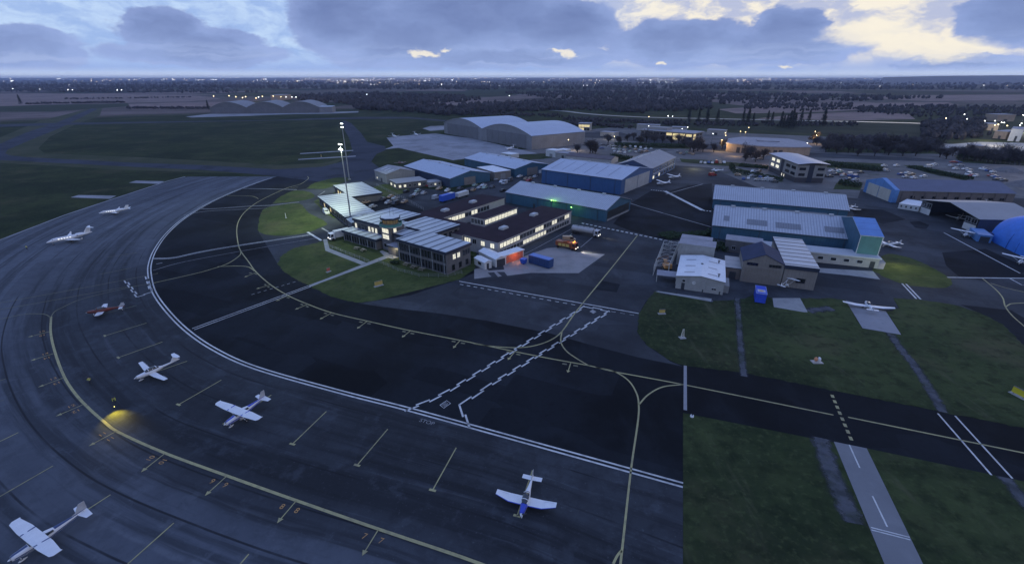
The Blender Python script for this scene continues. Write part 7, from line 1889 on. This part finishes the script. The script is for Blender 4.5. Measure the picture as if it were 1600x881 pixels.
sign((592, 447), -.9, 'amber taxiway sign board on the terminal lawn', 2.4, 1.2, SGO)
sign((1034, 490.5), -1.5, 'small amber sign board at the tip of the right hand grass', 1.5, .9, SGO)
sp_ = P2(1590, 619)
sign((1590, 619), atan2(-sp_.y, -sp_.x) - .45, 'bright yellow taxiway sign board on dark plinth at the right edge', 2.3, 1.2, SGY)
sign((502, 245.5), .3, 'amber sign board on the far grass beside the dark taxiway', 3.0, 1.5, SGO)
sign((513.5, 425), -.5, 'small red sign box on the lawn left of the long path', 1.1, 1.0, mat('sign_red', (.50, .13, .10), .5, .1, 1, coords='obj'))
p = P2(1276, 566); o = empty('wind_marker', (p.x, p.y, Z6), 'orange and white spherical marker on a plate in the right hand grass', 'marker')
mb = MB(); mb.box((0, 0, .05), (2.2, 1.4, .1)); mb.build('plate', STEEL, o)
for k, (x, m_) in enumerate(((-.35, mat('marker_orange', (.6, .25, .12), .5, .1, 2, coords='obj')), (.35, AW))): mb = MB(); mb.loft([[(x + .38 * c_ * cos(a), .38 * c_ * sin(a), .75 + .55 * s__) for a in [2 * pi * t / 10 for t in range(10)]] for c_, s__ in ((.3, -.9), (.9, -.45), (1, 0), (.9, .45), (.3, .9))]); mb.build('half_drum', m_, o, smooth=True)
mb = MB(); mb.tube((0, 0, 0), (0, 0, 1.5), .05, n=6); mb.build('post', DSTEEL, o)
p = P2(1066, 528); o = empty('a_frame_marker', (p.x, p.y, Z6), 'tall white A frame marker standing in the right hand grass', 'marker', rz=.2)
mb = MB()
for s in (1, -1): mb.box8([(.42 * s - .09, -.1, 0), (.42 * s + .09, -.1, 0), (.42 * s + .09, .1, 0), (.42 * s - .09, .1, 0)], [(.1 * s - .07, -.08, 2.2), (.1 * s + .07, -.08, 2.2), (.1 * s + .07, .08, 2.2), (.1 * s - .07, .08, 2.2)], 0, 0)
mb.box((0, 0, 2.25), (.36, .2, .12)); mb.box((0, 0, .8), (.7, .1, .14)); mb.build('frame', mat('marker_white', (.5, .49, .40), .6, .1, 2, coords='obj'), o); mb = MB(); mb.box((0, 0, .04), (1.5, 1.2, .08)); mb.build('plate', STEEL, o)
p = P2(447, 341); o = empty('wind_tee', (p.x, p.y, Z6), 'thin white post marker on the upper lit lawn', 'marker'); mb = MB(); mb.tube((0, 0, 0), (0, 0, 2.2), .14, .1, 8); mb.build('post', AW, o); mb = MB(); mb.box((0, 0, .05), (.7, .7, .1)); mb.build('plate', STEEL, o)
p = P2(1081, 651); o = empty('ground_light', (p.x, p.y, Z6), 'small white edge marker at the corner of the lower right grass', 'marker'); mb = MB(); mb.tube((0, 0, 0), (0, 0, .3), .35, .3, 10); mb.build('disc', AW, o); mb = MB(); mb.tube((0, 0, .3), (0, 0, .45), .12, n=8); mb.build('lamp', GLASS, o)
WOODT = mat('bench_timber', (.24, .20, .15), .8, .15, 2, coords='obj'); ptab = None
PT = [((558, 390), 'far end of'), ((567, 393), 'right of')]
for k, (px_, lab) in enumerate((((558, 389.5), 'picnic table on the lawn in front of the low front range, left one'), ((568, 392.5), 'picnic table on the lawn in front of the low front range, right one'), ((635.5, 414.5), 'picnic table before the terminal facade, leftmost of three'), ((646.5, 419), 'picnic table before the terminal facade, middle of three'), ((659, 422.5), 'picnic table before the terminal facade, rightmost of three'))):
    p = P2(*px_)
    if ptab is None:
        ptab = empty('picnic_table', (0, 0, 0), lab, 'picnic table', 'picnic tables on the terminal lawn')
        mb = MB(); mb.box((0, 0, .75), (2.0, .85, .06)); mb.build('tabletop', WOODT, ptab)
        for s in (1, -1):
            mb = MB(); mb.box((0, .8 * s, .45), (2.0, .3, .05)); mb.build('bench', WOODT, ptab)
            mb = MB(); mb.tube((.7 * s, -.85, 0), (.7 * s, -.2, .72), .05, n=5); mb.tube((.7 * s, .85, 0), (.7 * s, .2, .72), .05, n=5); mb.build('leg', WOODT, ptab)
        o = ptab
    else: o = copy_tree(ptab)
    o.location = (p.x, p.y, Z6); o.rotation_euler = (0, 0, atan2(tu.y, tu.x) + (.3, -.2, .1, 0, .2)[k]); o['label'] = lab

def fence(px, h, label):
    ps = [P2(*p) for p in px]; o = empty('wire_fence', (ps[0].x, ps[0].y, 0), label, 'fence'); l_ = tuple(o.location); wr = MB(); po = MB()
    for a, b in zip(ps[:-1], ps[1:]):
        n_ = max(2, int((b - a).length / 2.6))
        for k in range(n_ + 1): q = a.lerp(b, k / n_); po.tube((q.x, q.y, 0), (q.x, q.y, h), .05, n=5)
        for j in range(4): wr.tube((a.x, a.y, h * (.3 + .22 * j)), (b.x, b.y, h * (.3 + .22 * j)), .022, n=4)
    po.build('posts', STEEL, o, l_); wr.build('wires', STEEL, o, l_)


fence([(513, 386), (540, 397), (577, 411)], 1.3, 'thin wire fence along the short path on the terminal lawn')
fence([(592, 411), (622, 424), (655, 433), (700, 433), (722, 428)], 1.3, 'thin wire fence round the grass below the terminal facade')
fence([(589, 291), (640, 317), (662, 329)], 1.6, 'wire fence between the service road and the terminal back car park')
fence([(1143, 270), (1222, 286)], 1.8, 'wire fence in front of the clipped hedge of the vehicle compound')
fence([(1472, 246), (1520, 251), (1600, 261)], 1.8, 'wire fence below the bare trees by the sand heaps')

# ------------------------------------------------------------------ trees
BARK = mat('dark_bark', (.030, .027, .028), .95, .2, 1.5, coords='obj'); TWIG = mat('bare_twigs', (.050, .044, .044), 1, .3, .8, coords='obj'); NEEDLE = mat('dark_conifer', (.012, .020, .013), 1, .35, .8, coords='obj'); LEAF = mat('hedge_leaf', (.022, .040, .014), 1, .45, .6, coords='obj')


def bare_tree(seed, h):
    rn = random.Random(seed); r = empty('bare_tree', (0, 0, 0), 'tree', 'tree'); tr_ = MB(); tw = MB()

    def branch(p, d, L, rad, lv):
        e = p + d * L; (tr_ if lv < 2 else tw).tube(p, e, rad, rad * .6, 5 if lv < 2 else 3, cap=False)
        if lv >= 4: return
        for k in range(rn.randint(3, 4) if lv else 9):
            nd = (d * rn.uniform(.5, 1.0) + Vector((rn.uniform(-1, 1), rn.uniform(-1, 1), rn.uniform(-.35, .75))) * .85).normalized()
            branch(p.lerp(e, rn.uniform(.28 if lv == 0 else .4, 1.0)), nd, L * rn.uniform(.7, 1.0) * (1 if lv == 0 else .8), max(.035, rad * .6), lv + 1)
        if lv >= 2:
            for k in range(9):
                q = e + Vector((rn.uniform(-1, 1), rn.uniform(-1, 1), rn.uniform(-.6, 1))) * L * .7; s_ = L * .14
                a = Vector((rn.uniform(-1, 1), rn.uniform(-1, 1), rn.uniform(-1, 1))) * L * .8; b = a.cross(Vector((.3, .5, .8))).normalized() * s_ * .5
                tw.poly([q, q + a + b, q + a - b])
    branch(Vector((0, 0, 0)), Vector((0, 0, 1)), h * .28, h * .036, 0)
    tr_.build('trunk', BARK, r); tw.build('crown', TWIG, r); return r


def conifer(seed, h):
    rn = random.Random(seed); r = empty('conifer_tree', (0, 0, 0), 'tree', 'tree'); mb = MB(); mb.tube((0, 0, 0), (0, 0, h * .9), h * .02, .03, 6); mb.build('trunk', BARK, r); mb = MB()
    for k in range(420):
        t = rn.random() ** .8; z = h * (.08 + .92 * t); rad = h * .2 * (1 - t) ** .85 * rn.uniform(.35, 1.1) + .05; a = rn.uniform(0, 2 * pi)
        p = Vector((rad * cos(a), rad * sin(a), z - rad * .3)); d_ = Vector((cos(a), sin(a), -.35)) * h * .05; s = Vector((-sin(a), cos(a), rn.uniform(-.3, .3))) * h * .03
        mb.poly([p - d_ + s * .3, p - s * 1.2, p + d_ * 1.2, p + s * 1.2])
    mb.build('crown', NEEDLE, r); return r


def bush(seed, L, W_, H, name='hedge', m=None, n=None):
    rn = random.Random(seed); mb = MB(); n = n or int(90 + L * W_ * 8)
    for k in range(n):
        x, y = rn.uniform(-L / 2, L / 2), rn.uniform(-W_ / 2, W_ / 2); z = H * (rn.random() ** .6) * rn.uniform(.75, 1.12)
        a = Vector((rn.gauss(0, 1), rn.gauss(0, 1), rn.gauss(0, .7))).normalized() * .42; b = a.orthogonal().normalized() * .32
        q = Vector((x, y, z)); mb.poly([q - a, q + b, q + a, q - b])
    return mb


TP = [bare_tree(3, 11), bare_tree(8, 13), bare_tree(21, 9), bare_tree(33, 12)]; CPN = [conifer(2, 13), conifer(5, 16)]; used = set(); rt_ = random.Random(9)


def tree(px, kind, label, group, sc_=1.0):
    src = TP[kind] if kind < 4 else CPN[kind - 4]
    o = src if kind not in used else copy_tree(src); used.add(kind)
    p = P2(*px); o.location = (p.x, p.y, 0); o.rotation_euler = (0, 0, rt_.uniform(0, 6)); s = sc_ * rt_.uniform(.85, 1.15); o.scale = (s, s, s); tag(o, label, 'tree', group)


TR = [(1078, 236, 1), (1083, 240, 3), (1128, 233, 0), (1167, 246, 1), (1164, 252, 2), (1172, 246, 2), (926, 239, 0), (930, 241, 2), (922, 240, 3), (902, 239, 2), (1048, 226, 2), (1060, 225, 0), (1035, 224, 2), (1010, 222, 3), (990, 219, 0), (980, 221, 2), (1285, 232, 0), (1295, 236, 1), (1307, 240, 1), (1312, 236, 3), (1325, 239, 0), (1333, 236, 1), (1345, 240, 3), (1356, 238, 0), (1370, 238, 1), (1382, 240, 3), (1392, 236, 0), (1403, 239, 2), (1415, 238, 1), (1425, 240, 0), (1436, 236, 3), (1448, 238, 0), (1468, 246, 1), (1488, 244, 0), (1511, 248, 1), (1532, 252, 2), (1553, 256, 1), (1575, 254, 0), (1592, 258, 1), (1522, 252, 3), (1563, 255, 2), (1585, 257, 3), (1543, 255, 0), (1455, 232, 3), (1430, 231, 2), (1410, 229, 0), (1390, 229, 3), (1370, 228, 1), (1350, 228, 0), (1330, 228, 2), (1310, 229, 0), (1298, 228, 3), (1345, 231, 0), (1360, 233, 2), (1378, 233, 1), (1396, 232, 3), (1418, 234, 0), (1440, 229, 2), (1462, 236, 1), (1478, 249, 2), (1499, 247, 3), (1318, 234, 2), (1302, 233, 1), (1290, 238, 3), (1340, 244, 2), (1366, 244, 0), (1388, 243, 2), (1410, 244, 3), (1430, 244, 1), (1505, 250, 0), (1516, 246, 2), (1538, 249, 1), (1558, 250, 0), (1570, 249, 3), (1598, 253, 2), (1605, 259, 0), (1115, 238, 2), (1098, 238, 0), (1090, 236, 3), (1068, 230, 1), (1022, 226, 3), (1000, 227, 1), (966, 226, 2), (950, 225, 0), (1180, 253, 3), (1192, 250, 0), (1276, 228, 2), (1270, 224, 1)]


def tzone(x, y):
    if x < 1000: return 'around the crowded yard'
    if x < 1150: return 'before the modern office'
    if x < 1280: return 'left of the three storey office'
    if x < 1460: return 'in the belt behind the right car parks'
    return 'along the sand heap edge'


cnt = {}
for x, y, k in sorted(TR):
    z_ = tzone(x, y); cnt[z_] = cnt.get(z_, 0) + 1
    tree((x, y), k, f'bare winter tree, {ORD[cnt[z_] - 1]} from the left {z_}', 'bare trees ' + z_, 1.1)
TC = [(1228, 199, 4), (1232, 200, 5), (1236, 199, 5), (1223, 200, 4), (1240, 200, 4), (1219, 198, 5), (1176, 194, 4), (1168, 194, 5), (1160, 193, 4), (1120, 193, 4), (1104, 192, 5), (1091, 192, 4), (1076, 190, 5), (1205, 195, 4), (1198, 194, 4), (1250, 195, 4), (1285, 197, 5), (1262, 195, 4), (33, 163.5, 5), (326, 172, 5)]
TC = [t for t in TC]
cnt = 0
for x, y, k in sorted(TC):
    cnt += 1
    tree((x, y), k, f'dark conifer, {ORD[cnt - 1]} from the left in the line along the canal' if x > 400 else ('lone dark conifer on the ploughed field at the far left' if x < 100 else 'lone dark conifer left of the distant triple hangar'), 'conifers along the canal' if x > 400 else None, 1.25)
    if x < 400: cnt -= 1
for i, (a, b, w_, h_, lab) in enumerate((((1143, 268), (1222, 283), 2.5, 2.0, 'clipped hedge round the vehicle compound'), ((1141, 262), (1145, 268), 2.5, 3.5, 'tall end of the clipped hedge at the compound corner'), ((1288, 258), (1378, 268), 7, 3.0, 'wide dark hedge right of the three storey office'), ((1310, 288), (1345, 293), 5, 2.6, 'dark bushes in front of the blue door portal'), ((1155, 260), (1200, 264), 5, 2.0, 'green bank hedge left of the three storey office'), ((1422, 262), (1515, 281), 6, 1.6, 'green island hedge between the far right car parks'), ((955, 246), (985, 251), 6, 3, 'yellow green bushes behind the royal blue hangar'), ((1100, 385), (1140, 392), 6, 2.2, 'dark bush between the flat roofed store and the small store'), ((1068, 371), (1112, 366), 4, 1.8, 'low dark hedge beside the zebra striped lane'), ((1035, 372), (1062, 368), 6, 1.4, 'dark shrub bed behind the lattice cage'), ((725, 408), (735, 412), 3, 2.6, 'dark shrub at the right end of the terminal wall'), ((612, 411), (622, 413), 1.6, .9, 'small dark shrub by the terminal door path'), ((960, 228), (1075, 231), 8, 3, 'dark hedge in front of the modern office'), ((1495, 248), (1600, 256), 9, 4, 'dark hedge bank below the bare trees on the right'))):
    A_, B_ = P2(*a), P2(*b); d_ = B_ - A_; c_ = (A_ + B_) / 2
    o = empty('hedge', (c_.x, c_.y, 0), lab, 'hedge', rz=atan2(d_.y, d_.x)); mb = bush(40 + i, d_.length, w_, h_); mb.build('foliage', LEAF, o)
    mb = MB(); [mb.tube((d_.length * (k / 6 - .5) * .9, 0, 0), (d_.length * (k / 6 - .5) * .9, 0, h_ * .7), .06, n=4) for k in range(7)]; mb.build('stems', BARK, o)

# woods and hedgerows that read as one mass
WOODM = mat('winter_woodland', (.034, .030, .032), 1, .55, .02)


def wood(name, areas, n, h0, h1, seed, m=WOODM):
    rn = random.Random(seed); mb = MB()
    for (pts, share) in areas:
        k = max(4, int(n * share)); xs = [p[0] for p in pts]; ys = [p[1] for p in pts]
        G_ = [P2(*p) for p in pts]; x0, x1 = min(g.x for g in G_), max(g.x for g in G_); y0, y1 = min(g.y for g in G_), max(g.y for g in G_)
        c = 0; tries = 0
        while c < k and tries < k * 30:
            tries += 1; x, y = rn.uniform(x0, x1), rn.uniform(y0, y1); ins = False
            for i in range(len(G_)):
                a, b = G_[i], G_[i - 1]
                if (a.y > y) != (b.y > y) and x < (b.x - a.x) * (y - a.y) / (b.y - a.y) + a.x: ins = not ins
            if not ins: continue
            c += 1; h = rn.uniform(h0, h1) * (1.25 if rn.random() < .06 else 1); w_ = h * rn.uniform(.30, .62)
            rings = [[(x + w_ * f * cos(t * 1.2566 + c) * rn.uniform(.7, 1.2), y + w_ * f * sin(t * 1.2566 + c) * rn.uniform(.7, 1.2), h * z * rn.uniform(.92, 1.08)) for t in range(5)] for f, z in ((.6, .05), (1.1, .40), (.95, .74), (.35, 1.0))]
            mb.loft(rings, 0, False); mb.poly(rings[-1])
    return tag(mb.build(name, m), kind='stuff')


wood('woodland', [([(440, 152), (560, 147), (700, 150), (760, 156), (700, 162), (560, 165), (470, 158)], .22), ([(540, 162), (650, 160), (700, 168), (880, 160), (1110, 163), (1110, 172), (1000, 178), (890, 172), (700, 182), (660, 178), (560, 172)], .34),
                  ([(0, 139), (300, 139), (420, 146), (300, 146), (0, 144)], .12), ([(780, 146), (1000, 143), (1300, 150), (1480, 154), (1300, 160), (1110, 164), (900, 158)], .32)], 3700, 5, 11, 1)
wood('woodland', [([(1340, 170), (1400, 166), (1600, 168), (1700, 172), (1700, 182), (1500, 182), (1440, 184), (1340, 176)], .35), ([(1455, 188), (1535, 188), (1545, 212), (1500, 220), (1440, 216), (1440, 196)], .3), ([(1290, 218), (1440, 221), (1470, 234), (1420, 238), (1300, 230)], .15), ([(1160, 162), (1330, 164), (1330, 169), (1160, 172)], .2)], 1100, 3.5, 7, 2)
wood('hedgerow', [([(40, 162.5), (195, 160), (195, 161), (40, 163.6)], .16), ([(200, 169.4), (330, 169.2), (330, 170.4), (200, 170.6)], .16), ([(100, 155), (300, 152), (300, 153), (100, 156)], .08), ([(880, 184), (1040, 192), (1040, 196), (880, 188)], .1), ([(1040, 190), (1340, 194), (1340, 198), (1040, 197)], .16), ([(890, 190), (1000, 200), (1000, 203), (890, 196)], .1), ([(1250, 172), (1480, 166), (1480, 168), (1250, 174)], .12), ([(700, 176), (880, 180), (880, 184), (700, 180)], .12)], 1700, 1.5, 4.5, 3)
wood('far_woodland', [([(0, 126.5), (1600, 126.5), (1600, 129), (0, 129)], .25), ([(0, 130), (700, 129.5), (1600, 131), (1600, 134), (0, 134)], .35), ([(0, 135), (500, 136), (900, 137), (1600, 137), (1600, 140.5), (700, 141), (0, 137.5)], .4)], 3000, 9, 20, 4)
# low hill on the right horizon
mb = MB(); hp = [(1380, 121), (1420, 120), (1460, 118.6), (1500, 117.9), (1545, 117.4), (1590, 117.2), (1650, 117.6), (1750, 119), (1850, 121)]
D_ = 4800.0
ax_ = [((x - CX) / FPX / (cp - (121 - CY) / FPX * sp), (HOR - y) / FPX / (cp - (121 - CY) / FPX * sp) ** 2 * 1.0) for x, y in hp]
rows = []
for f_, g_ in ((.0, 0), (.35, .6), (.6, 1), (1.0, .9), (1.6, 0)):
    rows.append([(a * (D_ + 2500 * f_), D_ + 2500 * f_, max(-1, CH + D_ * e_ if g_ else -1) * g_ if g_ else -1) for a, e_ in ax_])
for r0, r1_ in zip(rows[:-1], rows[1:]):
    for i in range(len(hp) - 1): mb.poly([r0[i], r0[i + 1], r1_[i + 1], r1_[i]])
tag(mb.build('hill', mat('hazed_hill_land', (.085, .09, .095), 1, .3, .002)), kind='structure')  # hill colour lightened to stand in for distance haze
# lights of far towns
rn = random.Random(77); gens = [(MB(), mat('far_town_light_white', (1, 1, 1), .5, 0, emit=(1, .98, .95), es=12)), (MB(), mat('far_town_light_warm', (1, .8, .6), .5, 0, emit=(1.0, .78, .5), es=10))]
pts_ = []
for k in range(230):                  # streets and hamlets: short strings of lamps
    x = rn.uniform(-40, 1640); y = 122.2 + abs(rn.gauss(0, 1)) * 3.6 if rn.random() < .8 else rn.uniform(124, 137)
    if rn.random() < .22: x = rn.gauss(600, 90); y = 122.6 + abs(rn.gauss(0, 1)) * 5.5
    A_ = P2(x, y); a_ = rn.uniform(0, pi); dd = hypot(A_.x, A_.y) * .012; wm_ = rn.random() < .5
    for j in range(rn.choice((1, 2, 3, 4, 6, 8))):
        q = A_ + Vector((cos(a_), sin(a_))) * dd * j * rn.uniform(.7, 1.3); pts_.append((q, wm_ if rn.random() < .8 else not wm_))
for q, wm_ in pts_:
    if q.y < 1500: continue
    p = Vector((q.x, q.y, 6)); mb = gens[1 if wm_ else 0][0]
    d_ = hypot(p.x, p.y); s = d_ * rn.uniform(.00016, .00046)
    o_ = [(s, 0, 0), (0, s, 0), (-s, 0, 0), (0, -s, 0)]; zt = (p.x, p.y, 6 + s * 1.2); zb = (p.x, p.y, 6 - s * 1.2); rg_ = [(p.x + a, p.y + b, 6) for a, b, c in o_]
    for i in range(4): mb.poly([rg_[i], rg_[(i + 1) % 4], zt]); mb.poly([rg_[(i + 1) % 4], rg_[i], zb])
for mb, m in gens: tag(mb.build('town_lights', m), kind='stuff')
# sand heaps
for (x, y, r_, lab) in ((1574, 268, 9, 'grey sand heap on the pale ground at the far right'), (1596, 290, 8, 'pale sand heap at the right edge beside the slate blue roof')):
    p = P2(x, y); o = empty('sand_heap', (p.x, p.y, 0), lab, 'sand heap'); mb = MB(); rn2 = random.Random(int(x))
    rings = [[(r_ * f * cos(t * .4488) * rn2.uniform(.85, 1.15), r_ * f * .8 * sin(t * .4488) * rn2.uniform(.85, 1.15), z_) for t in range(14)] for f, z_ in ((1, 0), (.75, 1.2), (.4, 2.5), (.08, 3.2))]
    mb.loft(rings, 0, True); mb.build('heap', mat('heap_sand', (.15, .14, .14), 1, .25, .8, coords='obj'), o, smooth=True)
# haze over the whole country
hz_ = MB(); hz_.box((0, 6500, 41.5), (40000, 17000, 87))
ho = hz_.build('haze', [])
hm = bpy.data.materials.new('haze'); hm.use_nodes = True; t = NT(hm.node_tree); t.n.clear(); pv = t.node('ShaderNodeVolumePrincipled'); pv.inputs['Color'].default_value = (.62, .72, 1.0, 1); pv.inputs['Density'].default_value = HAZE = 6.5e-5; pv.inputs['Anisotropy'].default_value = .2
t.l.new(pv.outputs[0], t.node('ShaderNodeOutputMaterial').inputs['Volume']); ho.data.materials.append(hm); tag(ho, kind='stuff')
